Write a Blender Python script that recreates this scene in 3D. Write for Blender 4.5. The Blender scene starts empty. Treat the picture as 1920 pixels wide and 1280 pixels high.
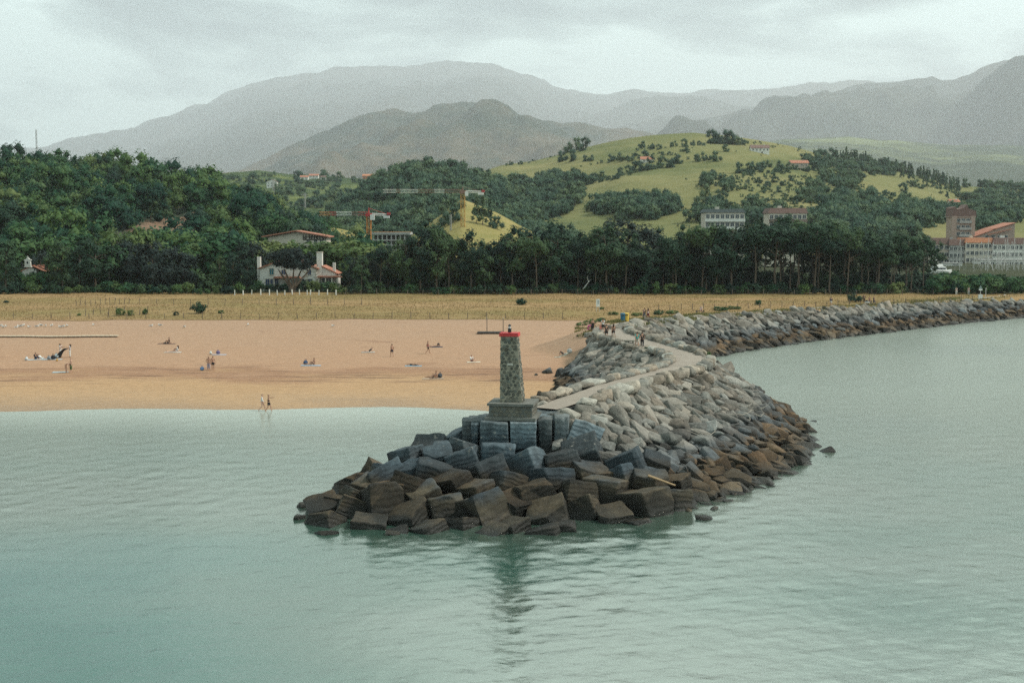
import bpy, bmesh, math, random
import numpy as np
from mathutils import Vector, Matrix, Euler, noise as mnoise

random.seed(7)
rng = np.random.default_rng(7)
scene = bpy.context.scene
col = scene.collection
RAD = math.radians

# ---------------------------------------------------------------- camera
FPX, CH, PITCH = 2400.0, 19.0, math.atan(210 / 2400)      # focal length in photo pixels, eye height, pitch
cam_data = bpy.data.cameras.new('camera')
cam_data.sensor_width = 36.0
cam_data.lens = 36.0 * FPX / 1920
cam_data.clip_start, cam_data.clip_end = 0.5, 60000
cam = bpy.data.objects.new('camera', cam_data)
col.objects.link(cam)
cam.location = (0, 0, CH)
cam.rotation_euler = (math.pi / 2 - PITCH, 0, 0)
scene.camera = cam

# ---------------------------------------------------------------- light
SUN_EL, SUN_AZ = RAD(48), RAD(90)          # azimuth from +Y (view direction) towards +X
world = bpy.data.worlds.new('World')
scene.world = world
world.use_nodes = True
sun_data = bpy.data.lights.new('sun', 'SUN')
sun_data.energy, sun_data.angle, sun_data.color = 4.3, RAD(9), (1.0, 0.93, 0.83)
sun = bpy.data.objects.new('sun', sun_data)
col.objects.link(sun)
sdir = Vector((math.sin(SUN_AZ) * math.cos(SUN_EL), math.cos(SUN_AZ) * math.cos(SUN_EL), math.sin(SUN_EL)))
sun.rotation_euler = sdir.to_track_quat('Z', 'Y').to_euler()
sun.location = sdir * 300
vs = scene.view_settings
vs.view_transform, vs.look, vs.exposure, vs.gamma = 'Standard', 'None', 0.0, 1.0
vs.use_curve_mapping = False
scene.cycles.volume_bounces = 2
scene.cycles.max_bounces = 8
scene.cycles.transparent_max_bounces = 8
scene.cycles.use_denoising = False
scene.cycles.denoising_input_passes = 'RGB_ALBEDO_NORMAL'
scene.cycles.denoising_prefilter = 'ACCURATE'


# ---------------------------------------------------------------- node helper
class NT:
    def __init__(self, tree):
        self.t = tree

    def n(self, typ, out=0, **kw):
        nd = self.t.nodes.new('ShaderNode' + typ)
        for k, v in kw.items():
            if k.startswith('_'):
                setattr(nd, k[1:], v)
                continue
            key = k.replace('__', ' ')
            if key[0] == 'i' and key[1:].isdigit():
                key = int(key[1:])
            self.put(nd.inputs[key], v)
        return nd.outputs[out]

    def put(self, sock, v):
        if isinstance(v, bpy.types.NodeSocket):
            self.t.links.new(v, sock)
        else:
            if sock.type == 'RGBA' and len(v) == 3:
                v = (*v, 1)
            sock.default_value = v

    def math(self, op, a, b=0.0, clamp=False):
        return self.n('Math', _operation=op, _use_clamp=clamp, i0=a, i1=b)

    def mix(self, fac, a, b, blend='MIX'):
        nd = self.t.nodes.new('ShaderNodeMix')
        nd.data_type, nd.blend_type = 'RGBA', blend
        self.put(nd.inputs[0], fac)
        self.put(nd.inputs[6], a)
        self.put(nd.inputs[7], b)
        return nd.outputs[2]

    def ramp(self, fac, stops, interp='LINEAR'):
        nd = self.t.nodes.new('ShaderNodeValToRGB')
        r = nd.color_ramp
        r.interpolation = interp
        while len(r.elements) < len(stops):
            r.elements.new(0.5)
        for e, (p, c) in zip(r.elements, stops):
            e.position = p
            e.color = (*c, 1) if not isinstance(c, (int, float)) else (c, c, c, 1)
        self.put(nd.inputs[0], fac)
        return nd.outputs[0]

    def rng(self, v, a, b, c=0.0, d=1.0):
        return self.n('MapRange', Value=v, From__Min=a, From__Max=b, To__Min=c, To__Max=d)

    def noise(self, vec, scale, detail=4, rough=0.55, out=0, dist=0.0):
        return self.n('TexNoise', out=out, Vector=vec, Scale=scale, Detail=detail, Roughness=rough, Distortion=dist)

    def scl(self, vec, s):
        return self.n('VectorMath', _operation='MULTIPLY', i0=vec, i1=s)


MATS = {}


def material(name):
    m = bpy.data.materials.new(name)
    m.use_nodes = True
    MATS[name] = m
    t = NT(m.node_tree)
    b = m.node_tree.nodes['Principled BSDF']
    return m, t, b


def plain(name, colr, rough=0.8, var=0.12, scale=3.0, bump=0.0, metal=0.0, spec=0.3):
    m, t, b = material(name)
    tc = t.n('TexCoord', out=3)
    nz = t.noise(tc, scale, 5)
    k = t.rng(nz, 0.25, 0.75, 1 - var, 1 + var)
    c = t.mix(1.0, colr, t.n('CombineColor', Red=k, Green=k, Blue=k), 'MULTIPLY')
    t.put(b.inputs['Base Color'], c)
    b.inputs['Roughness'].default_value = rough
    b.inputs['Metallic'].default_value = metal
    b.inputs['Specular IOR Level'].default_value = spec
    if bump:
        t.put(b.inputs['Normal'], t.n('Bump', Strength=bump, Distance=0.05, Height=t.noise(tc, scale * 4, 4)))
    return m


# world: Nishita sky behind a pale broken overcast
wt = NT(world.node_tree)
bg = world.node_tree.nodes['Background']
sky = wt.n('TexSky', _sky_type='NISHITA', _sun_disc=False, _sun_elevation=SUN_EL, _sun_rotation=SUN_AZ, _air_density=1.0, _dust_density=2.0)
gen = wt.n('TexCoord', out=0)
sv = wt.n('SeparateXYZ', Vector=gen)
zz = wt.t.nodes[-1].outputs[2]
den = wt.math('ADD', wt.math('MAXIMUM', zz, 0.0), 0.16)
plan = wt.n('VectorMath', _operation='DIVIDE', i0=gen, i1=wt.n('CombineXYZ', X=den, Y=den, Z=1.0))
n1 = wt.noise(plan, 0.75, 7, 0.55, dist=0.35)
n2 = wt.noise(wt.scl(gen, (3.0, 3.0, 9.0)), 1.7, 5, 0.5, dist=0.4)
cl = wt.math('ADD', wt.math('MULTIPLY', n1, 0.55), wt.math('MULTIPLY', n2, 0.45))
cloud = wt.ramp(cl, [(0.42, (3.4, 4.6, 4.9)), (0.47, (6.8, 8.9, 8.8)), (0.52, (13.2, 16.6, 15.8))])
cover = wt.rng(n1, 0.30, 0.44, 0.80, 1.0)
wt.put(bg.inputs['Color'], wt.mix(cover, sky, cloud))
bg.inputs['Strength'].default_value = 0.083


# ---------------------------------------------------------------- geometry helpers
def ray(px, py):
    u, v = (px - 960) / FPX, (640 - py) / FPX
    dy = math.cos(PITCH) + v * math.sin(PITCH)
    dz = -math.sin(PITCH) + v * math.cos(PITCH)
    return u / dy, dz / dy


def at_d(px, py, d):
    a, b = ray(px, py)
    return Vector((a * d, d, CH + b * d))


def at_z(px, py, z):
    a, b = ray(px, py)
    d = (z - CH) / b
    return Vector((a * d, d, z))


def link(o, parent=None):
    col.objects.link(o)
    if parent is not None:
        o.parent = parent
    return o


def tag(o, label=None, cat=None, group=None, kind=None):
    for k, v in (('label', label), ('category', cat), ('group', group), ('kind', kind)):
        if v:
            o[k] = v
    return o


def mesh_data(name, verts, faces, mats=(), smooth=False, midx=None):
    me = bpy.data.meshes.new(name)
    verts = np.asarray(verts, dtype=np.float32)
    if isinstance(faces, np.ndarray):
        nv, k = len(verts), faces.shape[1]
        me.vertices.add(nv)
        me.vertices.foreach_set('co', verts.ravel())
        me.loops.add(faces.size)
        me.loops.foreach_set('vertex_index', faces.astype(np.int32).ravel())
        me.polygons.add(len(faces))
        me.polygons.foreach_set('loop_start', np.arange(0, faces.size, k, dtype=np.int32))
        me.update(calc_edges=True)
    else:
        me.from_pydata(verts.tolist(), [], faces)
        me.update()
    for m in mats:
        me.materials.append(m)
    if midx is not None:
        me.polygons.foreach_set('material_index', np.asarray(midx, dtype=np.int32))
    if smooth:
        me.polygons.foreach_set('use_smooth', np.ones(len(me.polygons), dtype=bool))
    return me


def mesh_obj(name, verts, faces, mats=(), parent=None, smooth=False, midx=None):
    if not isinstance(mats, (list, tuple)):
        mats = [mats]
    return link(bpy.data.objects.new(name, mesh_data(name, verts, faces, mats, smooth, midx)), parent)


def inst(name, me, parent=None, loc=(0, 0, 0), rot=(0, 0, 0), scale=(1, 1, 1), mat=None):
    o = bpy.data.objects.new(name, me)
    if mat is not None:
        o.matrix_local = mat
    else:
        o.location, o.rotation_euler = loc, rot
        o.scale = (scale,) * 3 if isinstance(scale, (int, float)) else scale
    return link(o, parent)


def empty(name, loc=(0, 0, 0), rz=0.0, label=None, cat=None, group=None, kind=None):
    o = bpy.data.objects.new(name, None)
    o.empty_display_size = 0.2
    o.location, o.rotation_euler = loc, (0, 0, rz)
    link(o)
    return tag(o, label, cat, group, kind)


class MB:
    """collects shapes into one mesh"""
    def __init__(self):
        self.v, self.f, self.m = [], [], []
        self.mi = 0

    def add(self, vs, fs):
        b = len(self.v)
        self.v += [tuple(p) for p in vs]
        self.f += [tuple(i + b for i in f) for f in fs]
        self.m += [self.mi] * len(fs)
        return self

    def box(self, c, s, rz=0.0, top=1.0, R=None):
        cx, cy, cz = c
        hx, hy, hz = s[0] / 2, s[1] / 2, s[2] / 2
        P = []
        for z, k in ((-hz, 1.0), (hz, top)):
            for x, y in ((-1, -1), (1, -1), (1, 1), (-1, 1)):
                P.append(Vector((x * hx * k, y * hy * k, z)))
        if R is None:
            R = Matrix.Rotation(rz, 3, 'Z')
        P = [R @ p + Vector(c) for p in P]
        return self.add(P, [(3, 2, 1, 0), (4, 5, 6, 7), (0, 1, 5, 4), (1, 2, 6, 5), (2, 3, 7, 6), (3, 0, 4, 7)])

    def span(self, a, b):
        return self.box([(p + q) / 2 for p, q in zip(a, b)], [abs(q - p) for p, q in zip(a, b)])

    def tube(self, pts, rad, n=6, cap=True, sq=1.0):
        pts = [Vector(p) for p in pts]
        rad = [rad] * len(pts) if isinstance(rad, (int, float)) else rad
        vs, fs = [], []
        for i, p in enumerate(pts):
            d = (pts[min(i + 1, len(pts) - 1)] - pts[max(i - 1, 0)]).normalized()
            a = d.cross(Vector((0, 0, 1)) if abs(d.z) < 0.95 else Vector((1, 0, 0))).normalized()
            b = d.cross(a)
            for k in range(n):
                w = 2 * math.pi * k / n
                vs.append(p + (a * math.cos(w) + b * math.sin(w) * sq) * rad[i])
        for i in range(len(pts) - 1):
            for k in range(n):
                q = (k + 1) % n
                fs.append((i * n + k, i * n + q, (i + 1) * n + q, (i + 1) * n + k))
        if cap:
            fs.append(tuple(range(n - 1, -1, -1)))
            fs.append(tuple(range((len(pts) - 1) * n, len(pts) * n)))
        return self.add(vs, fs)

    def prism(self, poly, y0, y1):
        """polygon in XZ extruded along Y"""
        n = len(poly)
        vs = [(x, y0, z) for x, z in poly] + [(x, y1, z) for x, z in poly]
        fs = [tuple(range(n)), tuple(range(2 * n - 1, n - 1, -1))]
        fs += [(i + n, (i + 1) % n + n, (i + 1) % n, i) for i in range(n)]
        return self.add(vs, fs)

    def ball(self, c, r, seg=8, rings=5):
        r = (r, r, r) if isinstance(r, (int, float)) else r
        vs, fs = [(c[0], c[1], c[2] + r[2])], []
        for i in range(1, rings):
            a = math.pi * i / rings
            for k in range(seg):
                w = 2 * math.pi * k / seg
                vs.append((c[0] + r[0] * math.sin(a) * math.cos(w), c[1] + r[1] * math.sin(a) * math.sin(w), c[2] + r[2] * math.cos(a)))
        vs.append((c[0], c[1], c[2] - r[2]))
        e = len(vs) - 1
        for k in range(seg):
            q = (k + 1) % seg
            fs.append((0, 1 + k, 1 + q))
            for i in range(rings - 2):
                fs.append((1 + i * seg + k, 1 + (i + 1) * seg + k, 1 + (i + 1) * seg + q, 1 + i * seg + q))
            fs.append((1 + (rings - 2) * seg + k, e, 1 + (rings - 2) * seg + q))
        return self.add(vs, fs)

    def build(self, name, mats, parent=None, smooth=False):
        return mesh_obj(name, self.v, self.f, mats, parent, smooth, self.m)


def vnoise(x, y, seed=0, octaves=4, rough=0.5):
    """vectorised value noise, about -1..1"""
    r = np.random.default_rng(seed + 1000)
    tab = r.random((256, 256))
    out, amp, tot = np.zeros(np.broadcast(x, y).shape), 1.0, 0.0
    x, y = np.asarray(x, float) + 0 * np.asarray(y, float), np.asarray(y, float) + 0 * np.asarray(x, float)
    for o in range(octaves):
        fx, fy = x * 2 ** o + 17.3 * o, y * 2 ** o + 5.1 * o
        ix, iy = np.floor(fx).astype(int), np.floor(fy).astype(int)
        tx, ty = fx - ix, fy - iy
        tx, ty = tx * tx * (3 - 2 * tx), ty * ty * (3 - 2 * ty)
        g = lambda i, j: tab[i & 255, j & 255]
        v = (g(ix, iy) * (1 - tx) + g(ix + 1, iy) * tx) * (1 - ty) + (g(ix, iy + 1) * (1 - tx) + g(ix + 1, iy + 1) * tx) * ty
        out += amp * (v * 2 - 1)
        tot += amp
        amp *= rough
    return out / tot


def seg_dist(P, line):
    """distance of points P (n,2) to a polyline, and index+parameter of the nearest spot"""
    L = np.asarray(line, float)[:, :2]
    best = np.full(len(P), 1e9)
    idx = np.zeros(len(P))
    for i in range(len(L) - 1):
        a, d = L[i], L[i + 1] - L[i]
        t = np.clip(((P - a) @ d) / (d @ d), 0, 1)
        q = np.hypot(*(P - a - t[:, None] * d).T)
        m = q < best
        best[m], idx[m] = q[m], (i + t)[m]
    return best, idx


def inside(P, poly):
    poly = np.asarray(poly, float)[:, :2]
    r = np.zeros(len(P), bool)
    j = len(poly) - 1
    for i in range(len(poly)):
        xi, yi, xj, yj = *poly[i], *poly[j]
        c = (yi > P[:, 1]) != (yj > P[:, 1])
        with np.errstate(divide='ignore', invalid='ignore'):
            r ^= c & (P[:, 0] < (xj - xi) * (P[:, 1] - yi) / (yj - yi) + xi)
        j = i
    return r


def grid_mesh(X, Y, Z, keep=None):
    r, c = X.shape
    V = np.stack([X, Y, Z], -1).reshape(-1, 3)
    i = np.arange(r * c).reshape(r, c)
    F = np.stack([i[:-1, :-1], i[:-1, 1:], i[1:, 1:], i[1:, :-1]], -1).reshape(-1, 4)
    if keep is not None:
        k = keep.reshape(-1)
        F = F[k[F].all(1)]
        used = np.unique(F)
        remap = np.zeros(len(V), int)
        remap[used] = np.arange(len(used))
        V, F = V[used], remap[F]
    return V, F
# ---------------------------------------------------------------- layout of the shore (metres; camera looks along +Y)
CREST = np.array([(-6.6, 92.6, 2.3), (0.3, 95.6, 3.2), (3.4, 98.6, 5.4), (8.5, 107.5, 5.8), (13.0, 115.5, 5.8), (16.4, 122.0, 5.8), (18.0, 128.0, 5.8), (18.2, 134.0, 5.8),
                  (17.2, 141.0, 5.8), (15.2, 151.0, 5.8), (13.2, 162.0, 5.8), (13.2, 170.0, 5.8), (15.5, 179.0, 5.7), (19.0, 187.0, 5.6), (24.5, 196.0, 5.3),
                  (32.0, 207.0, 5.0), (40.0, 219.0, 4.7), (52.0, 231.0, 4.5), (65.0, 243.0, 4.4), (79.0, 257.0, 4.0), (96.0, 273.0, 3.6),
                  (114.0, 286.0, 3.3), (170.0, 330.0, 3.0), (260.0, 400.0, 3.0)])
OUTER = np.array([(255, 390), (165, 318), (109, 273), (89.7, 256), (74, 240), (60, 225.7), (47.7, 212), (36, 198), (29, 186), (28.2, 172), (28.4, 158),
                  (29.0, 146), (29.6, 134), (29.6, 124), (28.2, 113), (24.6, 102), (19.5, 93), (14, 86), (8, 82), (1, 80.3), (-6, 80.4), (-11.5, 82), (-15.2, 85.8)], float)
INNER = np.array([(-15.2, 85.8), (-14.8, 91), (-12.5, 98), (-8.0, 107), (-3.6, 116), (0, 126), (2.9, 139), (4.6, 150), (6.0, 158), (8.2, 168), (9.6, 176)], float)
JET = 11                                                  # crest index where the jetty joins the land
BZ_Y = [60, 120, 134, 156, 231, 246, 300, 420, 700, 6000]
BZ_Z = [-3, -1.0, 0.02, 1.1, 2.6, 3.2, 4.0, 4.5, 6.0, 12.0]


def crest_z(idx):
    return np.interp(idx, np.arange(len(CREST)), CREST[:, 2])


RIVER = np.vstack([CREST[JET:, :2], [(700, 400), (700, -200), (60, -200), (22, 60)]])


def gz(x, y):
    x, y = np.atleast_1d(np.asarray(x, float)), np.atleast_1d(np.asarray(y, float))
    P = np.stack([x.ravel(), y.ravel()], 1)
    shore = 1.6 * np.sin(P[:, 0] / 11.0) + 1.1 * np.sin(P[:, 0] / 4.7 + 1) + 0.035 * (P[:, 0] + 10)
    w = np.clip((P[:, 1] - 170) / 60, 0, 1)
    z = np.interp(P[:, 1] + shore * (1 - w), BZ_Y, BZ_Z)
    z += np.where(P[:, 1] > 150, 0.10, 0.02) * vnoise(P[:, 0] / 6, P[:, 1] / 5, 3, 3)
    far = P[:, 1] > 228
    z += np.where(far, 0.25 * vnoise(P[:, 0] / 14, P[:, 1] / 9, 5, 3), 0)
    d, i = seg_dist(P, CREST)
    zc = crest_z(i)
    land = i >= JET - 1.5
    mound = zc - 0.1 - np.maximum(0, d - 3.6) * 0.34 - 5.0 * np.clip((JET + 1.2 - i) / 1.6, 0, 1) + 0.15 * vnoise(P[:, 0] / 3, P[:, 1] / 3, 9, 2)
    z = np.where(land, np.maximum(z, mound), z)
    riv = inside(P, RIVER)
    z = np.where(riv, np.minimum(zc - 0.6 - d * 0.95, z), z)
    z = np.where(riv, np.maximum(z, -4), z)
    return z.reshape(np.shape(x))


def G(px, py):
    """point where the ray through a photo pixel meets the ground"""
    a, b = ray(px, py)
    d = np.linspace(100, 420, 2600)
    h = gz(a * d, d)
    k = np.argmax(CH + b * d <= h)
    return Vector((a * d[k], d[k], float(h[k])))


def gpt(x, y):
    return Vector((x, y, float(gz(x, y)[0])))


JPOLY = np.vstack([OUTER, INNER[1:], CREST[JET:, :2]])
HW = 1.45


def jz(x, y):
    """height of the rock mound, its mask, nearest crest index, and side (+1 outer, -1 inner)"""
    P = np.stack([np.ravel(x), np.ravel(y)], 1)
    dc, i = seg_dist(P, CREST)
    do, _ = seg_dist(P, OUTER)
    di, ii = seg_dist(P, INNER)
    jet = i < JET
    inner = (di < do) & jet
    # side by the crest's left/right
    k = np.clip(i.astype(int), 0, len(CREST) - 2)
    dv = CREST[k + 1, :2] - CREST[k, :2]
    cr = dv[:, 0] * (P[:, 1] - CREST[k, 1]) - dv[:, 1] * (P[:, 0] - CREST[k, 0])
    inner = (cr > 0) & jet & (i > 0.0)
    inner = np.where((i <= 0.0), (P[:, 0] < -6) & (P[:, 1] > 88), inner)
    dt = np.where(inner, di, do)
    hw = np.where(jet, np.where(i < 1.4, 2.6, HW), 0.3)
    dd = np.maximum(0, dc - hw)
    t = dd / np.maximum(dd + dt, 1e-6)
    toe = np.where(inner, np.interp(P[:, 1], BZ_Y, BZ_Z) - 0.3, -0.7)
    toe = np.where(inner & (P[:, 1] < 133), -0.7, toe)
    t = np.where(i < 1.4, t ** 1.35, t)
    h = crest_z(i) * (1 - t) + toe * t
    h += np.where(inner, 0.25, 0.0) * 4 * t * (1 - t) * np.where(P[:, 1] > 112, 1, 0)      # inner slope bellies out
    return h, inside(P, JPOLY), i, np.where(inner, -1, 1), t


# ---------------------------------------------------------------- materials of the ground
def sand_material():
    m, t, b = material('sand')
    pos = t.n('NewGeometry')
    t.n('SeparateXYZ', Vector=pos)
    z = t.t.nodes[-1].outputs[2]
    big = t.noise(t.scl(pos, (0.05, 0.09, 0.05)), 1.0, 5)
    fine = t.noise(t.scl(pos, (1.0, 1.6, 1.0)), 1.2, 8, 0.7)
    zz = t.math('ADD', z, t.rng(big, 0.2, 0.8, -0.30, 0.30))
    c = t.ramp(t.rng(zz, -0.2, 2.9), [(0.02, (0.22, 0.13, 0.066)), (0.17, (0.345, 0.213, 0.112)), (0.34, (0.36, 0.222, 0.12)), (0.425, (0.265, 0.145, 0.084)),
                                     (0.47, (0.335, 0.198, 0.120)), (0.70, (0.325, 0.200, 0.126)), (1.0, (0.315, 0.200, 0.130))])
    # strand lines of weed and footprints
    st = t.noise(t.scl(pos, (0.11, 1.0, 0.3)), 1.0, 6, 0.62)
    weed = t.math('MULTIPLY', t.rng(st, 0.55, 0.66), t.rng(t.math('ABSOLUTE', t.math('SUBTRACT', zz, 1.02)), 0.05, 0.34, 1, 0), True)
    patch = t.math('MULTIPLY', t.rng(t.noise(t.scl(pos, (0.16, 0.5, 0.3)), 0.8, 7, 0.6), 0.63, 0.70), t.rng(z, 0.25, 0.6), True)
    c = t.mix(weed, c, (0.13, 0.07, 0.045))
    c = t.mix(t.math('MULTIPLY', patch, 0.65), c, (0.22, 0.12, 0.075))
    k = t.rng(fine, 0.25, 0.75, 0.78, 1.22)
    c = t.mix(1.0, c, t.n('CombineColor', Red=k, Green=k, Blue=k), 'MULTIPLY')
    t.put(b.inputs['Base Color'], c)
    t.put(b.inputs['Roughness'], t.rng(zz, -0.1, 0.75, 0.35, 0.95))
    b.inputs['Specular IOR Level'].default_value = 0.25
    t.put(b.inputs['Normal'], t.n('Bump', Strength=0.9, Distance=0.14, Height=t.noise(t.scl(pos, (1.0, 1.4, 1.0)), 0.8, 8, 0.72)))
    return m


def grass_material(name, cols, s=1.0):
    m, t, b = material(name)
    pos = t.n('NewGeometry')
    a = t.noise(t.scl(pos, (0.02, 0.06, 0.05)), s, 6, 0.6)
    f = t.noise(t.scl(pos, (0.5, 0.9, 0.9)), s, 8, 0.75)
    mixv = t.math('ADD', t.math('MULTIPLY', a, 0.62), t.math('MULTIPLY', f, 0.38))
    c = t.ramp(mixv, [(0.30, cols[0]), (0.45, cols[1]), (0.55, cols[2]), (0.68, cols[3])])
    t.put(b.inputs['Base Color'], c)
    b.inputs['Roughness'].default_value = 0.95
    b.inputs['Specular IOR Level'].default_value = 0.1
    t.put(b.inputs['Normal'], t.n('Bump', Strength=0.8, Distance=0.3, Height=f))
    return m


SAND = sand_material()
MEADOW = grass_material('dry_meadow', [(0.165, 0.138, 0.052), (0.225, 0.162, 0.070), (0.28, 0.18, 0.088), (0.31, 0.205, 0.105)])
PATHM = plain('path_concrete', (0.25, 0.212, 0.175), 0.95, 0.16, 0.8, 0.3)

# ---------------------------------------------------------------- ground: beach, meadow, land out to the hills
xs = np.concatenate([np.linspace(-420, -85, 30), np.linspace(-80, 120, 260), np.linspace(124, 420, 36)])
ys = np.concatenate([np.linspace(96, 236, 240)])
X, Y = np.meshgrid(xs, ys)
V, F = grid_mesh(X, Y, gz(X, Y))
tag(mesh_obj('beach', V, F, SAND, smooth=True), kind='structure')
xs = np.concatenate([np.linspace(-620, -150, 40), np.linspace(-145, 130, 240), np.linspace(135, 620, 40)])
edge = 231.5 + 1.2 * vnoise(xs / 7, xs * 0, 21, 4)
ys = np.linspace(0, 1, 110) ** 1.2 * 72
Y = edge[None, :] + ys[:, None]
X = np.broadcast_to(xs, Y.shape)
Z = gz(X, Y) + 0.05
V, F = grid_mesh(X, Y, Z)
tag(mesh_obj('meadow', V, F, MEADOW, smooth=True), kind='structure')
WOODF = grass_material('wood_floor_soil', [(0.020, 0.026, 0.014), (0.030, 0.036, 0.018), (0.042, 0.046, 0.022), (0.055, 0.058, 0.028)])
xs = np.linspace(-9000, 9000, 181)
xs = np.sign(xs) * np.abs(xs / 9000) ** 2.3 * 24500
ys = np.concatenate([np.linspace(300, 420, 24), np.linspace(440, 900, 20), np.linspace(1000, 38500, 28)])
X, Y = np.meshgrid(xs, ys)
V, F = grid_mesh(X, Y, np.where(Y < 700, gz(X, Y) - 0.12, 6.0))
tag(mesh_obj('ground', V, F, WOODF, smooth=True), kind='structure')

# ---------------------------------------------------------------- sea: one sheet with real ripples where the eye can see them
rows = [34.0]
while rows[-1] < 330:
    rows.append(rows[-1] + max(0.11, rows[-1] ** 2 / (19 * 1280) * 0.95))
rows = np.array(rows)
s = np.linspace(-1, 1, 420)
Y = np.repeat(rows[:, None], len(s), 1)
X = s[None, :] * (0.46 * rows[:, None] + 6)
Z = np.zeros_like(X)
wr = np.random.default_rng(12)
drow = np.maximum(0.11, rows ** 2 / (19 * 1280))[:, None]
gust = (0.80 + 0.55 * vnoise(X / 26, Y / 34, 31, 3)) * np.interp(Y, [40, 66, 82, 100, 115], [1.05, 1.05, 1.0, 0.75, 0.55])
for k in range(70):
    lam = 0.36 * (12 ** wr.random() ** 1.25)
    ang = RAD(90 + wr.normal() * 55) if k % 3 else RAD(wr.random() * 180)
    kx, ky = math.cos(ang) * 2 * math.pi / lam, math.sin(ang) * 2 * math.pi / lam
    amp = 0.0016 * lam ** 0.55 * (0.6 + 0.8 * wr.random())
    fade = np.clip(lam / (abs(math.sin(ang)) * drow * 2.6 + 0.02) - 0.6, 0, 1)
    Z += amp * fade * gust * np.sin(kx * X + ky * Y + wr.random() * 6.28)
Z += 0.012 * vnoise(X / 1.1, Y / 0.8, 44, 3) * np.clip(1.4 - Y / 120, 0, 1)
calm = np.clip((Y - 40) / 8, 0, 1) * np.clip((1 - np.abs(s))[None, :] * 20, 0, 1)
Z *= calm
# coarse skirt: the sea goes on outside the frame
V, F = grid_mesh(X, Y, Z)
nr, nc = X.shape
ix = np.arange(nr * nc).reshape(nr, nc)
sk_v, sk_f = [], []
base = len(V)
for side, cidx in ((-1, 0), (1, nc - 1)):
    o = base + len(sk_v)
    for r in range(0, nr):
        sk_v.append((side * 3000.0, rows[r] if r else 34.0, 0.0))
    for r in range(nr - 1):
        q = (ix[r, cidx], ix[r + 1, cidx], o + r + 1, o + r)
        sk_f.append(q if side < 0 else q[::-1])
o = base + len(sk_v)
sk_v += [(-3000.0, -3000.0, 0.0), (3000.0, -3000.0, 0.0)]
V = np.vstack([V, np.array(sk_v)])
near = np.array([[ix[0, c], ix[0, c + 1]] for c in range(nc - 1)])
tri = [(o, o + 1, b, a) if False else (o + 1, b, a, a) for a, b in near]
F = np.vstack([F, np.array(sk_f)])
m, t, b = material('sea_water')
pos = t.n('NewGeometry')
dp = t.noise(t.scl(pos, (0.022, 0.030, 0.0)), 1.0, 3, 0.5)
t.n('SeparateXYZ', Vector=pos)
sepx = t.t.nodes[-1]
t.put(b.inputs['Roughness'], t.rng(sepx.outputs[1], 60, 150, 0.045, 0.27))      # ripples too fine to build, blurred by distance
shoal = t.rng(sepx.outputs[1], 66, 132)                      # the bottom rises towards the beach: paler, sandier water
chan = t.math('MULTIPLY', t.rng(sepx.outputs[0], 4, -30), t.rng(sepx.outputs[1], 88, 54), True)      # deeper channel, with the weaker reflection of ruffled water put into it
t.put(b.inputs['IOR'], t.rng(t.math('ADD', chan, t.rng(dp, 0.35, 0.65, 0.25, -0.25)), 0.05, 0.75, 4.9, 1.8))
b.inputs['Specular Tint'].default_value = (0.95, 0.945, 0.875, 1)
dp2 = t.math('SUBTRACT', dp, t.math('MULTIPLY', chan, 0.34))
c = t.mix(shoal, t.ramp(dp2, [(0.28, (0.003, 0.066, 0.050)), (0.42, (0.010, 0.052, 0.038)), (0.56, (0.026, 0.048, 0.036))]), (0.085, 0.105, 0.082))
c = t.mix(t.math('MULTIPLY', t.rng(sepx.outputs[1], 118, 133), t.rng(sepx.outputs[0], 8, 0)), c, (0.24, 0.27, 0.235))
t.put(b.inputs['Base Color'], c)
rip = t.noise(t.scl(pos, (1.5, 3.0, 1.0)), 1.8, 6, 0.62)
t.put(b.inputs['Normal'], t.n('Bump', Strength=0.25, Distance=0.05, Height=rip))
sea_v = V
mb_faces = [tuple(int(i) for i in q) for q in F]
mb_faces.append(tuple([o, o + 1] + [int(base + nr)] + [int(i) for i in ix[0, ::-1]] + [int(base)]))
SEA = mesh_obj('sea', sea_v, mb_faces, m, smooth=True)
tag(SEA, kind='structure')
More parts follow.
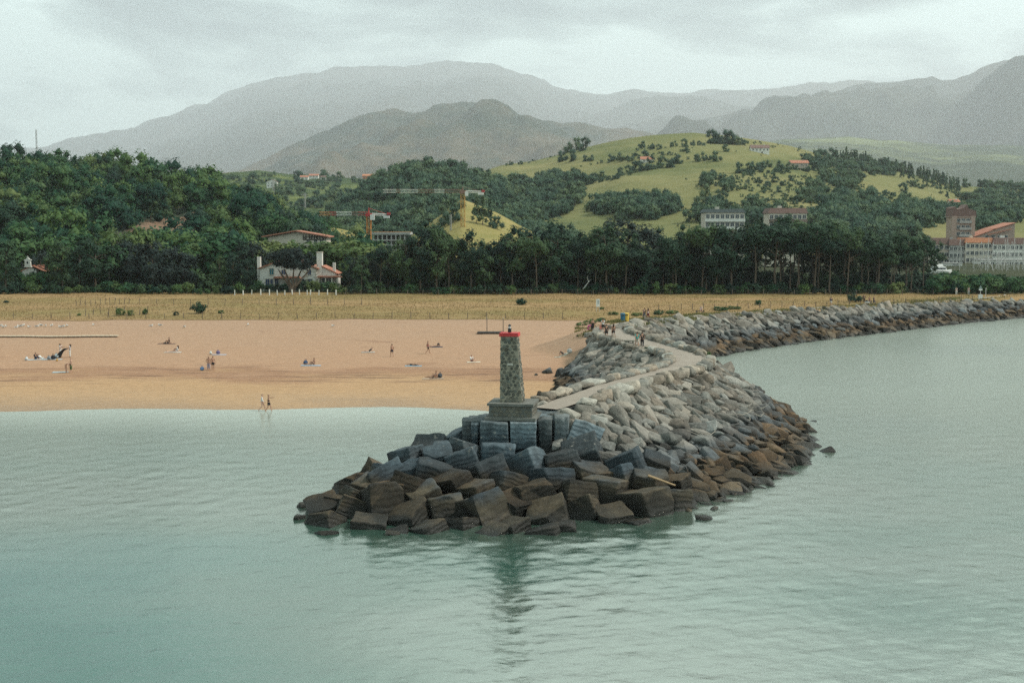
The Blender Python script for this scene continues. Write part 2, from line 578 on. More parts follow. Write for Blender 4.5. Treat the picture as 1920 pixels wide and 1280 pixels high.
# ---------------------------------------------------------------- rock materials
def rock_material(name, stops, stripes=False, zshift=0.0):
    m, t, b = material(name)
    pos = t.n('NewGeometry')
    t.n('SeparateXYZ', Vector=pos)
    z = t.t.nodes[-1].outputs[2]
    oi = t.t.nodes.new('ShaderNodeObjectInfo').outputs['Random']
    at = t.t.nodes.new('ShaderNodeAttribute')
    at.attribute_name = 'rnd'
    r = t.math('FRACT', t.math('ADD', oi, at.outputs['Fac']))
    r2 = t.math('FRACT', t.math('MULTIPLY', r, 7.31))
    big = t.noise(pos, 0.35, 3)
    zz = t.math('ADD', t.math('ADD', z, zshift), t.math('ADD', t.rng(big, 0.2, 0.8, -0.7, 0.7), t.rng(r, 0, 1, -0.45, 0.45)))
    c = t.ramp(t.rng(zz, -0.5, 6.5), stops)
    k = t.rng(r2, 0, 1, 0.50, 1.28)
    c = t.mix(1.0, c, t.n('CombineColor', Red=k, Green=k, Blue=k), 'MULTIPLY')
    warm = t.mix(r, (1.10, 0.98, 0.88), (0.88, 0.99, 1.06))
    c = t.mix(0.85, c, warm, 'MULTIPLY')
    tc = t.n('TexCoord', out=3)
    n1 = t.noise(tc, 1.6, 8, 0.68)
    n2 = t.noise(pos, 5.0, 6, 0.7)
    kk = t.math('MULTIPLY', t.rng(n1, 0.28, 0.72, 0.35 if stripes else 0.55, 1.6 if stripes else 1.42), t.rng(n2, 0.25, 0.75, 0.70, 1.30))
    c = t.mix(1.0, c, t.n('CombineColor', Red=kk, Green=kk, Blue=kk), 'MULTIPLY')
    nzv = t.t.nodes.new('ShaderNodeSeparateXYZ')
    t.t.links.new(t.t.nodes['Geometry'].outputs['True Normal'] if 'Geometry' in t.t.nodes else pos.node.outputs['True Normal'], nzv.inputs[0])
    steep_shade = t.math('MULTIPLY', t.rng(nzv.outputs[2], 0.72, 0.25), t.rng(zz, 2.6, 1.3), True)      # shade painted into the colour of steep faces near the water
    c = t.mix(t.math('MULTIPLY', steep_shade, 0.88), c, (0.012, 0.012, 0.010))
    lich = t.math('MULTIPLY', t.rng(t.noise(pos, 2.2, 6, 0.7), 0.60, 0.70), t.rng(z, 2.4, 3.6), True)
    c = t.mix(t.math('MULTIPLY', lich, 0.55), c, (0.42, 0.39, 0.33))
    t.put(b.inputs['Base Color'], c)
    t.put(b.inputs['Roughness'], t.rng(z, 0.1, 0.9, 0.38, 0.9))
    b.inputs['Specular IOR Level'].default_value = 0.25
    h = t.math('ADD', t.noise(tc, 3.0, 9, 0.7), t.math('MULTIPLY', t.noise(tc, 0.9, 3), 0.8))
    if stripes:
        wv = t.n('TexWave', _wave_type='BANDS', _bands_direction='Z', Vector=tc, Scale=1.7, Distortion=5.0, Detail=4.0, Detail__Scale=1.5)
        h = t.math('ADD', t.math('MULTIPLY', h, 0.7), t.math('MULTIPLY', wv, 0.16))
    t.put(b.inputs['Normal'], t.n('Bump', Strength=1.0, Distance=0.24 if stripes else 0.20, Height=h))
    return m


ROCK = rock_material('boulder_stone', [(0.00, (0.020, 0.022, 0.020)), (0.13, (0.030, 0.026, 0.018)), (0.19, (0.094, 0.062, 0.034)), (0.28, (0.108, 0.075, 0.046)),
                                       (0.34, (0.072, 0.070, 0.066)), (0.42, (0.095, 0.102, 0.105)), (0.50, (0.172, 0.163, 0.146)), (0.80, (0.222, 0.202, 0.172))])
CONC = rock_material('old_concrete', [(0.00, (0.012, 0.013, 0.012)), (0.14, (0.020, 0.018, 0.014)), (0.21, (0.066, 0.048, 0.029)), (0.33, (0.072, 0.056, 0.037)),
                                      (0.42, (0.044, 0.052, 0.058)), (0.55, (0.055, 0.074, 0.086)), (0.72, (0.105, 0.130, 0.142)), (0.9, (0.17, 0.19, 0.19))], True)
KERB = rock_material('pale_kerb_stone', [(0.0, (0.19, 0.172, 0.146)), (1.0, (0.265, 0.24, 0.20))])
CORE = plain('rubble_core', (0.022, 0.022, 0.021), 1.0, 0.4, 1.2, 0.6)  # near-black: shade of the gaps between stones is put into this colour
OLIVE = plain('algae_dark', (0.02, 0.03, 0.02), 0.8)


def hull_rock(seed, n=18, box=0.6, bev=0.06, flat=1.0):
    """angular stone: hull of scattered points with knocked-off edges, fits a unit cube"""
    r = random.Random(seed)
    bm = bmesh.new()
    for _ in range(n):
        v = Vector((r.uniform(-1, 1), r.uniform(-1, 1), r.uniform(-1, 1)))
        v = v / max(abs(v.x), abs(v.y), abs(v.z)) * box + v.normalized() * (1 - box)
        bm.verts.new(v * 0.55)
    bmesh.ops.convex_hull(bm, input=bm.verts)
    lone = [v for v in bm.verts if not v.link_faces]
    bmesh.ops.delete(bm, geom=lone, context='VERTS')
    bmesh.ops.dissolve_limit(bm, angle_limit=RAD(14), verts=bm.verts, edges=bm.edges)
    if bev:
        bmesh.ops.bevel(bm, geom=bm.edges[:], offset=bev, segments=1, affect='EDGES', clamp_overlap=True)
    bmesh.ops.triangulate(bm, faces=bm.faces)
    V = np.array([v.co[:] for v in bm.verts])
    F = [tuple(v.index for v in f.verts) for f in bm.faces]
    bm.verts.index_update()
    F = np.array([[v.index for v in f.verts] for f in bm.faces])
    bm.free()
    return V, F


def cube_rock(seed, jit=0.075, bev=0.055):
    """weathered cast cube with chipped corners"""
    r = random.Random(seed)
    bm = bmesh.new()
    bmesh.ops.create_cube(bm, size=1.0)
    for v in bm.verts:
        v.co += Vector((r.uniform(-1, 1), r.uniform(-1, 1), r.uniform(-1, 1))) * jit
    for _ in range(r.choice((1, 2, 3))):                    # broken corners and edges
        nrm = Vector((r.choice((-1, 1)) * r.uniform(0.3, 1), r.choice((-1, 1)) * r.uniform(0.3, 1), r.choice((-1, 1)) * r.uniform(0.0, 1))).normalized()
        far = max(v.co.dot(nrm) for v in bm.verts)
        cut = bmesh.ops.bisect_plane(bm, geom=bm.verts[:] + bm.edges[:] + bm.faces[:], plane_co=nrm * (far - r.uniform(0.08, 0.2)), plane_no=nrm, clear_outer=True)
        bmesh.ops.holes_fill(bm, edges=[e for e in bm.edges if e.is_boundary])
    bmesh.ops.bevel(bm, geom=bm.edges[:], offset=bev, segments=2, affect='EDGES', profile=0.6, clamp_overlap=True)
    bmesh.ops.subdivide_edges(bm, edges=[e for e in bm.edges if e.calc_length() > 0.5], cuts=4, use_grid_fill=True)
    for v in bm.verts:
        q = mnoise.noise(v.co * 2.4 + Vector((seed, 0, 0))) * 0.05 + mnoise.noise(v.co * 7 + Vector((0, seed, 0))) * 0.04
        v.co += v.co.normalized() * q
    bmesh.ops.triangulate(bm, faces=bm.faces)
    bm.verts.index_update()
    V = np.array([v.co[:] for v in bm.verts])
    F = np.array([[v.index for v in f.verts] for f in bm.faces])
    bm.free()
    return V, F


def weighted(me):
    return me


ROCKS = [hull_rock(100 + i, 14 + i % 6, 0.55 + 0.05 * (i % 6), 0.022) for i in range(20)]
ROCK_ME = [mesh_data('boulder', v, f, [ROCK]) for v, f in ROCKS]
KERB_ME = [mesh_data('kerb_stone', *hull_rock(300 + i, 22, 0.5, 0.10), [KERB], smooth=False) for i in range(8)]
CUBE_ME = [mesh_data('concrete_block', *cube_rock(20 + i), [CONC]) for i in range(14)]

# ---------------------------------------------------------------- jetty and sea wall
BREAK = empty('breakwater', (0, 95, 0), 0, 'curving rock breakwater with a footpath on top running out to the small stone beacon', 'breakwater')
WALL = empty('rock_revetment', (60, 230, 0), 0, 'long sloping rock sea wall along the river below the dry meadow', 'sea wall')
bpy.context.view_layer.update()

step = 0.7
xs, ys = np.arange(-18, 190, step), np.arange(77, 345, step)
X, Y = np.meshgrid(xs, ys)
h, msk, ci, side, tt = jz(X, Y)
h = h - 0.45 + 0.18 * vnoise(X.ravel() * 0.9, Y.ravel() * 0.9, 77, 3)
onpath = (seg_dist(np.stack([X.ravel(), Y.ravel()], 1), CREST)[0] < HW) & (ci < JET)
h = np.where(onpath, crest_z(ci) - 0.12, h)
msk = msk & ~((Y.ravel() > 163) & (X.ravel() < 11.4))
hm, mm = h.reshape(X.shape), msk.reshape(X.shape)
jetm = (ci < JET + 2).reshape(X.shape)
for par, keep in ((BREAK, mm & jetm), (WALL, mm & ~(ci < JET + 1.6).reshape(X.shape))):
    V, F = grid_mesh(X, Y, hm, keep)
    o = mesh_obj('core', V - np.array(par.location), F, CORE, par)


def slope_frames(P):
    e = 0.35
    g = [jz(P[:, 0] + dx, P[:, 1] + dy)[0] for dx, dy in ((e, 0), (-e, 0), (0, e), (0, -e))]
    gx, gy = (g[0] - g[1]) / (2 * e), (g[2] - g[3]) / (2 * e)
    out = []
    for a, b in zip(gx, gy):
        n = Vector((-a, -b, 1)).normalized()
        dn = Vector((-a, -b, -(a * a + b * b)))
        out.append((n, dn.normalized() if dn.length > 1e-3 else Vector((0, -1, 0))))
    return out


def poisson(xmin, xmax, ymin, ymax, rad, ok, seed, tries):
    r = np.random.default_rng(seed)
    P = np.stack([r.uniform(xmin, xmax, tries), r.uniform(ymin, ymax, tries)], 1)
    P = P[ok(P)]
    out, cell, grid = [], rad, {}
    for p in P:
        k = (int(p[0] // cell), int(p[1] // cell))
        bad = False
        for i in (-1, 0, 1):
            for j in (-1, 0, 1):
                for q in grid.get((k[0] + i, k[1] + j), ()):
                    if (q[0] - p[0]) ** 2 + (q[1] - p[1]) ** 2 < rad * rad:
                        bad = True
        if not bad:
            grid.setdefault(k, []).append(p)
            out.append(p)
    return np.array(out)


# the cast cubes at the head: photo position, width in photo pixels
BLOCKS = [(765, 850, 46), (802, 836, 54), (825, 852, 56), (860, 820, 52), (868, 858, 56), (870, 838, 46), (876, 802, 34), (922, 880, 66), (986, 866, 62), (774, 876, 54),
          (808, 884, 60), (721, 888, 58), (765, 912, 62), (849, 904, 60), (800, 927, 58), (890, 916, 62), (660, 922, 46), (606, 950, 60), (655, 950, 54), (716, 934, 74),
          (610, 980, 56), (692, 983, 62), (765, 968, 62), (835, 944, 62), (806, 993, 52), (864, 984, 58), (908, 952, 76), (879, 948, 50), (963, 990, 56), (1021, 997, 52),
          (1033, 960, 70), (957, 942, 56), (992, 924, 62), (1036, 892, 62), (1052, 862, 62), (1098, 846, 68), (1094, 808, 52), (1094, 948, 60), (1151, 968, 58), (1133, 912, 66),
          (1082, 920, 58), (1010, 922, 58), (1205, 945, 84), (1258, 936, 60), (1218, 897, 62), (1178, 868, 64), (1168, 888, 54), (1226, 862, 48), (1196, 978, 40), (1272, 902, 48),
          (930, 846, 56), (840, 838, 48), (735, 915, 50), (690, 905, 44), (640, 935, 46), (1060, 990, 50), (930, 996, 46), (745, 996, 36), (1110, 882, 56), (950, 900, 54)]
bl = []
rr = random.Random(5)
for (px, py, w) in BLOCKS:
    a, b = ray(px, py)
    d = np.linspace(78, 112, 900)
    hh, mk, _, _, _ = jz(a * d, d)
    hh = np.where(mk, hh + 0.55, 0.1)
    gapz = CH + b * d - hh
    k = int(np.argmax(gapz <= 0)) if (gapz <= 0).any() else int(np.argmin(np.where(d < 100, gapz, 99)))
    y = d[k]
    size = min(3.4, w * y / FPX * 1.04)
    bl.append((a * y, y + 0.3, hh[k] - 0.35, size))
for i, (x, y, z, s) in enumerate(bl):
    R = Euler((rr.uniform(-0.5, 0.15), rr.uniform(-0.45, 0.45), rr.uniform(0, 3.14)), 'XYZ').to_matrix().to_4x4()
    M = Matrix.Translation(Vector((x, y, z - 0.2)) - BREAK.location) @ R @ Matrix.Diagonal((s * rr.uniform(0.95, 1.15), s * rr.uniform(0.9, 1.05), s * rr.uniform(0.82, 1.0), 1))
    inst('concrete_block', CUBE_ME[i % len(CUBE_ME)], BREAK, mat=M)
blxy = np.array([(x, y, s) for x, y, z, s in bl])


def ok_fill(P):
    h, mk, i, sd, t = jz(P[:, 0], P[:, 1])
    good = mk & (((P[:, 0] < 4.6 + (92 - P[:, 1]) * 1.1) & (P[:, 1] < 92.2)) | ((P[:, 0] < -3.4) & (P[:, 1] < 104)))
    for x, y, s in blxy:
        good &= (np.hypot(P[:, 0] - x, P[:, 1] - y) > 0.42 * s)
    return good


FILL = True
# upright cubes that carry the beacon
RZ = -0.14
for (px0, px1, pt, pb, z1, dy, tint) in [(884, 900, 798, 832, 4.75, 0.9, 0), (901, 954, 787, 832, 5.0, 0.0, 1), (956, 1006, 784, 828, 5.05, -0.05, 2), (1010, 1037, 784, 838, 5.0, 0.6, 3), (1038, 1068, 781, 842, 5.1, 0.9, 4),
                                         (905, 950, 832, 862, 3.0, 0.2, 5), (962, 1010, 830, 860, 3.05, 0.5, 6), (1015, 1060, 838, 862, 2.9, 1.2, 0)]:
    p0, p1 = at_d(px0, pt, 92.6 + dy), at_d(px1, pb, 92.6 + dy)
    w, hgt = p1.x - p0.x, max(1.9, p0.z - p1.z + 0.3)
    M = Matrix.Translation(Vector(((p0.x + p1.x) / 2, 92.6 + dy + 1.05, z1 - hgt / 2)) - BREAK.location) @ Matrix.Rotation(RZ * 0.5 + 0.06 * math.sin(tint * 2.1), 4, 'Z') @ Matrix.Diagonal((w * 1.0, 2.1, hgt, 1))
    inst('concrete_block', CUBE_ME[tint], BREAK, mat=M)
for (x, y, z) in [(-2.6, 95.2, 4.0), (0.0, 95.4, 4.05), (2.5, 95.6, 4.0), (-2.2, 97.4, 3.8), (0.3, 97.6, 3.8), (2.7, 97.7, 4.15), (4.2, 98.3, 4.2)]:
    M = Matrix.Translation(Vector((x, y, z)) - BREAK.location) @ Matrix.Rotation(RZ, 4, 'Z') @ Matrix.Diagonal((2.3, 2.1, 2.0, 1))
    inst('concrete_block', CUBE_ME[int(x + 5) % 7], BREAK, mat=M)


fp = poisson(-16, 16, 79, 104, 1.75, ok_fill, 6, 9000)
fh = jz(fp[:, 0], fp[:, 1])[0]
for i, (x, y) in enumerate(fp):
    sz = rr.uniform(1.5, 1.9)
    R = Euler((rr.uniform(-0.5, 0.5), rr.uniform(-0.5, 0.5), rr.uniform(0, 3.14)), 'XYZ').to_matrix().to_4x4()
    M = Matrix.Translation(Vector((x, y, fh[i] - 1.05)) - BREAK.location) @ R @ Matrix.Diagonal((sz * 1.1, sz, sz * 0.9, 1))
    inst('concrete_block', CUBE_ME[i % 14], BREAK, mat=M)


def ok_pts(P):
    h, mk, i, sd, t = jz(P[:, 0], P[:, 1])
    dc, _ = seg_dist(P, CREST)
    good = mk & (dc > np.where(i < JET, HW + 0.5, 0.5))
    for x, y, s in blxy:
        good &= (np.hypot(P[:, 0] - x, P[:, 1] - y) > 0.5 * s)
    good &= ~((P[:, 0] < 4.3 + (92 - P[:, 1]) * 1.1) & (P[:, 1] < 98.5))
    good &= ~((P[:, 0] < -4) & (P[:, 1] < 103))
    good &= ~((P[:, 1] > 166) & (P[:, 0] < 10.6))
    good &= ~((P[:, 0] > -3.5) & (P[:, 0] < 3.2) & (P[:, 1] > 91.5) & (P[:, 1] < 98.5))
    return good


def scatter(pts, par, seed, size):
    r = random.Random(seed)
    pts = pts[np.argsort(pts[:, 1])]
    h, mk, ci, sd, t = jz(pts[:, 0], pts[:, 1])
    rec = []
    frames = slope_frames(pts)
    for k, (x, y) in enumerate(pts):
        n, dn = frames[k]
        ang = r.gauss(0.0, 0.5)
        ax = Matrix.Rotation(ang, 3, n) @ dn
        ay = n.cross(ax).normalized()
        R = Matrix((ax, ay, n)).transposed()
        R = R @ Euler((r.gauss(0, 0.32), r.gauss(-0.12, 0.28), 0)).to_matrix()
        s = size * r.choice((0.55, 0.7, 0.85, 1.0, 1.0, 1.15, 1.3, 1.5))
        S = (s * r.uniform(1.2, 2.1), s * r.uniform(0.8, 1.25), s * r.uniform(0.5, 0.9))
        z = h[k] - 0.12 + r.uniform(-0.16, 0.12) - (0.22 if sd[k] < 0 else 0)
        M = Matrix.Translation(Vector((x, y, z)) - par.location) @ R.to_4x4() @ Matrix.Diagonal((*S, 1))
        vis = (sd[k] > 0 and y < 135) * 1000 - y + (300 if (par is WALL) else 0) + (200 if y > 118 and sd[k] < 0 else 0) + 8 * s
        rec.append((vis, M, r.randrange(len(ROCKS))))
    rec.sort(key=lambda q: -q[0])
    for vis, M, k in rec[:300]:
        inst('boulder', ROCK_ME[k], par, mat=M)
    VV, FF, AA, nb = [], [], [], 0
    for vis, M, k in rec[300:]:
        v, f = ROCKS[k]
        A = np.array(M)
        VV.append(v @ A[:3, :3].T + A[:3, 3])
        FF.append(f + nb)
        AA.append(np.full(len(v), r.random()))
        nb += len(v)
    if VV:
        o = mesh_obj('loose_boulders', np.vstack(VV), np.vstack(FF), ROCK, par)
        at = o.data.attributes.new('rnd', 'FLOAT', 'POINT')
        at.data.foreach_set('value', np.concatenate(AA).astype(np.float32))
        tag(o, kind='stuff')


pts = poisson(-17, 32, 79, 190, 0.70, ok_pts, 3, 90000)
_, pi_ = seg_dist(pts, CREST)
scatter(pts[pi_ < JET + 1.8], BREAK, 1, 0.98)
pts2 = poisson(16, 130, 168, 300, 0.80, ok_pts, 4, 160000)
_, pi_ = seg_dist(pts2, CREST)
scatter(pts2[pi_ >= JET + 1.8], WALL, 2, 1.10)

for k, (x, y, z, s, me) in enumerate([(3.3, 95.8, 4.75, 1.3, KERB_ME[0]), (4.5, 96.4, 4.75, 1.5, KERB_ME[1]), (2.7, 96.4, 4.5, 1.1, KERB_ME[2]), (5.6, 97.6, 4.9, 1.5, KERB_ME[3]), (4.0, 97.2, 4.8, 1.2, KERB_ME[4]), (4.9, 95.2, 4.2, 1.5, ROCK_ME[3]), (6.2, 96.2, 4.2, 1.6, ROCK_ME[5]), (3.9, 94.5, 4.0, 1.3, ROCK_ME[7])]):
    inst('kerb_stone' if me in KERB_ME else 'boulder', me, BREAK, Vector((x, y, z)) - BREAK.location, (0.2 * math.sin(k), 0.2 * math.cos(k), k), (s * 1.2, s, s * 0.9))

# ---------------------------------------------------------------- footpath on the crest and along the shore
def ribbon(line, w, lift, name, mat, n=160, par=None, edge=0.12, seed=1):
    L = np.asarray(line, float)
    s = np.concatenate([[0], np.cumsum(np.hypot(*np.diff(L[:, :2], axis=0).T))])
    # smooth the corners
    q = np.linspace(0, s[-1], n)
    C = np.stack([np.interp(q, s, L[:, k]) for k in range(L.shape[1])], 1)
    for _ in range(int(n / 26)):
        C[1:-1] = (C[:-2] + 2 * C[1:-1] + C[2:]) / 4
    T = np.gradient(C[:, :2], axis=0)
    T /= np.hypot(*T.T)[:, None]
    N = np.stack([-T[:, 1], T[:, 0]], 1)
    ww = np.interp(q / s[-1], np.linspace(0, 1, len(w)), w) if not isinstance(w, (int, float)) else np.full(n, w)
    cols = np.linspace(-1, 1, 9)
    jit = edge * vnoise(q[:, None] / 1.3, np.array([0.0, 50.0])[None, :], seed, 3)
    X = np.zeros((n, 9)); Y = X.copy(); Z = X.copy()
    for k, cc in enumerate(cols):
        off = cc * ww + (jit[:, 0] if cc < 0 else jit[:, 1]) * abs(cc)
        X[:, k], Y[:, k] = C[:, 0] + N[:, 0] * off, C[:, 1] + N[:, 1] * off
        Z[:, k] = (C[:, 2] if C.shape[1] > 2 else gz(X[:, k], Y[:, k])) + lift
    V, F = grid_mesh(X, Y, Z)
    return mesh_obj(name, V, F[:, ::-1], mat, par, smooth=True), C


pth, PC = ribbon(np.vstack([[(2.6, 97.4, 5.3)], CREST[2:JET + 2]]), [1.05, 1.35, 1.5, 1.6, 1.65, 1.6, 1.55, 1.5], 0.03, 'footpath', PATHM, 150)
tag(pth, kind='structure')
shore = np.array([(14.2, 176), (16.8, 182.5), (19.0, 187.5), (23.0, 196), (28.0, 204), (34.0, 213.5), (46, 228), (59, 240.5), (73, 254), (90, 271), (108, 286)])
P2, _ = ribbon(shore, [1.5, 1.5, 1.3, 0.7, 0.45, 0.4, 0.4, 0.5, 0.7], 0.07, 'footpath', PATHM, 150, seed=4)
tag(P2, kind='structure')

# pale kerb stones on both edges of the jetty path
T = np.gradient(PC[:, :2], axis=0)
T /= np.hypot(*T.T)[:, None]
arc = np.concatenate([[0], np.cumsum(np.hypot(*np.diff(PC[:, :2], axis=0).T))])
kr = random.Random(9)
for sd in (-1, 1):
    a = 1.8
    while a < arc[-1] - 6:
        w = kr.uniform(1.1, 2.1)
        c = Vector([np.interp(a + w / 2, arc, PC[:, k]) for k in range(3)])
        tx, ty = np.interp(a + w / 2, arc, T[:, 0]), np.interp(a + w / 2, arc, T[:, 1])
        off = (HW + 0.55) * sd
        px = c + Vector((ty * off, -tx * off, 0))
        gap = sd > 0 and 33 < a < 40
        low = 0.42 if (sd < 0 and a > 46) else 0.0
        if not gap:
            M = Matrix.Translation(px + Vector((0, 0, 0.12 - low)) - BREAK.location) @ Matrix.Rotation(math.atan2(ty, tx) + kr.uniform(-0.2, 0.2), 4, 'Z') \
                @ Euler((kr.uniform(-0.2, 0.2), kr.uniform(-0.15, 0.15), 0)).to_matrix().to_4x4() @ Matrix.Diagonal((w * 1.12, kr.uniform(1.0, 1.4), kr.uniform(0.8, 1.2) * (0.72 if sd < 0 else 1.0), 1))
            inst('kerb_stone', KERB_ME[kr.randrange(8)], BREAK, mat=M)
        a += w * 0.93
# ---------------------------------------------------------------- the stone beacon on the jetty head
STONE = rock_material('beacon_stone', [(0.0, (0.095, 0.10, 0.088)), (1.0, (0.145, 0.145, 0.122))])
PLINTHM = plain('dark_mortar', (0.10, 0.105, 0.095), 0.95, 0.35, 2.0, 0.5)
MORTAR = plain('old_mortar', (0.235, 0.215, 0.165), 0.95, 0.30, 2.5, 0.5)
REDP = plain('red_paint', (0.42, 0.035, 0.035), 0.6, 0.15, 2.0)
BLACKP = plain('black_metal', (0.015, 0.017, 0.02), 0.5)
SLAB = plain('weathered_slab', (0.125, 0.125, 0.11), 0.9, 0.35, 1.5, 0.5)
BC = Vector((0.1, 95.0, 5.0))
beacon = empty('stone_beacon', BC, -0.15, 'tapering stone beacon with a red cap and small black lamp on the jetty head', 'beacon')
bm_ = MB().box((0, 0, 0.10), (3.8, 3.6, 0.2)); bm_.build('footing', SLAB, beacon)
MB().box((0, 0, 0.62), (3.2, 3.0, 0.84)).build('plinth', PLINTHM, beacon)
MB().box((0, 0, 1.13), (3.45, 3.25, 0.18)).build('plinth_slab', SLAB, beacon)
Z0, Z1 = 1.22, 6.10
# section corners (x, y) at foot and head: the seaward and left faces stand nearly upright, the others lean in
FOOT = [(-0.90, -0.78), (0.78, -0.78), (0.78, 0.70), (-0.90, 0.70)]
HEAD = [(-0.86, -0.56), (0.34, -0.56), (0.34, 0.44), (-0.86, 0.44)]


def shaft_pt(side, s, z, out=0.0):
    k = (z - Z0) / (Z1 - Z0)
    a = Vector(FOOT[side]).lerp(Vector(HEAD[side]), k)
    b = Vector(FOOT[(side + 1) % 4]).lerp(Vector(HEAD[(side + 1) % 4]), k)
    p = a.lerp(b, s)
    n = Vector((b.y - a.y, -(b.x - a.x))).normalized()
    p = p + n * out
    return Vector((p.x, p.y, z))


sv_, sf_ = [], []
for z in np.linspace(Z0, Z1, 7):
    for sd in range(4):
        sv_.append(shaft_pt(sd, 0, z))
for i in range(6):
    for k in range(4):
        sf_.append((i * 4 + k, i * 4 + (k + 1) % 4, i * 4 + 4 + (k + 1) % 4, i * 4 + 4 + k))
sf_.append((24, 25, 26, 27))
mesh_obj('shaft', sv_, sf_, MORTAR, beacon)


def wall_stones(par, pt, width_at, z0, z1, side, rad, seed, joined=None, thick=0.035):
    """rubble facing: each stone its own small polygon set proud of the mortar"""
    r = random.Random(seed)
    z = z0 + rad * 0.6
    row = 0
    while z < z1 - rad * 0.4:
        w = width_at(z)
        n = max(2, int(round(w / (rad * 2.0))))
        for i in range(n):
            cx = (i + 0.5 + (0.25 if row % 2 else -0.25) + r.uniform(-0.16, 0.16)) / n
            if not 0.04 < cx < 0.96:
                continue
            cz = z + r.uniform(-0.25, 0.25) * rad
            k = r.choice((5, 6, 6, 7))
            rx, rz = rad * r.uniform(0.72, 1.05), rad * r.uniform(0.6, 0.9)
            a0 = r.uniform(0, 6.28)
            ring = []
            for q in range(k):
                an = a0 + 6.283 * q / k + r.uniform(-0.2, 0.2)
                ring.append((min(0.99, max(0.01, cx + rx * math.cos(an) / w)), min(z1, max(z0, cz + rz * math.sin(an)))))
            vs = [pt(side, s, zz, 0.002) for s, zz in ring] + [pt(side, cx + (s - cx) * 0.82, cz + (zz - cz) * 0.82, thick * r.uniform(0.7, 1.4)) for s, zz in ring]
            fs = [tuple(range(k, 2 * k))] + [(j, (j + 1) % k, (j + 1) % k + k, j + k) for j in range(k)]
            if joined is None:
                mesh_obj('stone', vs, fs, STONE, par)
            else:
                joined.add(vs, fs)
        z += rad * 1.45
        row += 1


for sd in (0, 1):
    wall_stones(beacon, shaft_pt, lambda z, sd=sd: (shaft_pt(sd, 1, z) - shaft_pt(sd, 0, z)).length, Z0, Z1, sd, 0.165, 40 + sd)
back = MB()
for sd in (2, 3):
    wall_stones(beacon, shaft_pt, lambda z, sd=sd: (shaft_pt(sd, 1, z) - shaft_pt(sd, 0, z)).length, Z0, Z1, sd, 0.20, 50 + sd, back)
tag(back.build('rear_stones', STONE, beacon), kind='stuff')


def plinth_pt(side, s, z, out=0.0):
    c = [(-1.6, -1.5), (1.6, -1.5), (1.6, 1.5), (-1.6, 1.5)]
    a, b = Vector(c[side]), Vector(c[(side + 1) % 4])
    n = Vector((b.y - a.y, -(b.x - a.x))).normalized()
    p = a.lerp(b, s) + n * out
    return Vector((p.x, p.y, z))


pj = MB()
for sd in range(4):
    wall_stones(beacon, plinth_pt, lambda z: 3.3, 0.24, 1.0, sd, 0.19, 60 + sd, pj, 0.02)
tag(pj.build('plinth_stones', STONE, beacon), kind='stuff')
capm = MB()
capm.add([(-0.97, -0.68, 6.10), (0.45, -0.68, 6.10), (0.45, 0.56, 6.10), (-0.97, 0.56, 6.10), (-0.95, -0.66, 6.36), (0.43, -0.66, 6.36), (0.43, 0.54, 6.36), (-0.95, 0.54, 6.36)],
         [(3, 2, 1, 0), (4, 5, 6, 7), (0, 1, 5, 4), (1, 2, 6, 5), (2, 3, 7, 6), (3, 0, 4, 7)])
cap = capm.build('cap', REDP, beacon)
lamp = MB().tube([(-0.28, 0, 6.36), (-0.28, 0, 6.62)], 0.13, 10).tube([(-0.28, 0, 6.62), (-0.28, 0, 6.66)], 0.16, 10).build('lamp', BLACKP, beacon)
MB().tube([(-0.28, 0, 6.66), (-0.28, 0, 6.84)], 0.09, 10).build('lens', plain('lamp_glass', (0.45, 0.47, 0.46), 0.25), lamp)
MB().tube([(-0.28, 0, 6.84), (-0.28, 0, 6.90), (-0.28, 0, 6.97)], [0.13, 0.12, 0.03], 10).build('lamp_roof', BLACKP, lamp)
q = shaft_pt(0, 0.52, 4.05, 0.03)
MB().box((q.x, q.y - 0.02, q.z), (0.42, 0.06, 0.16)).build('plaque', plain('pale_plaque', (0.40, 0.38, 0.33), 0.8), beacon)

# ---------------------------------------------------------------- hills and mountains
HILLS = {}


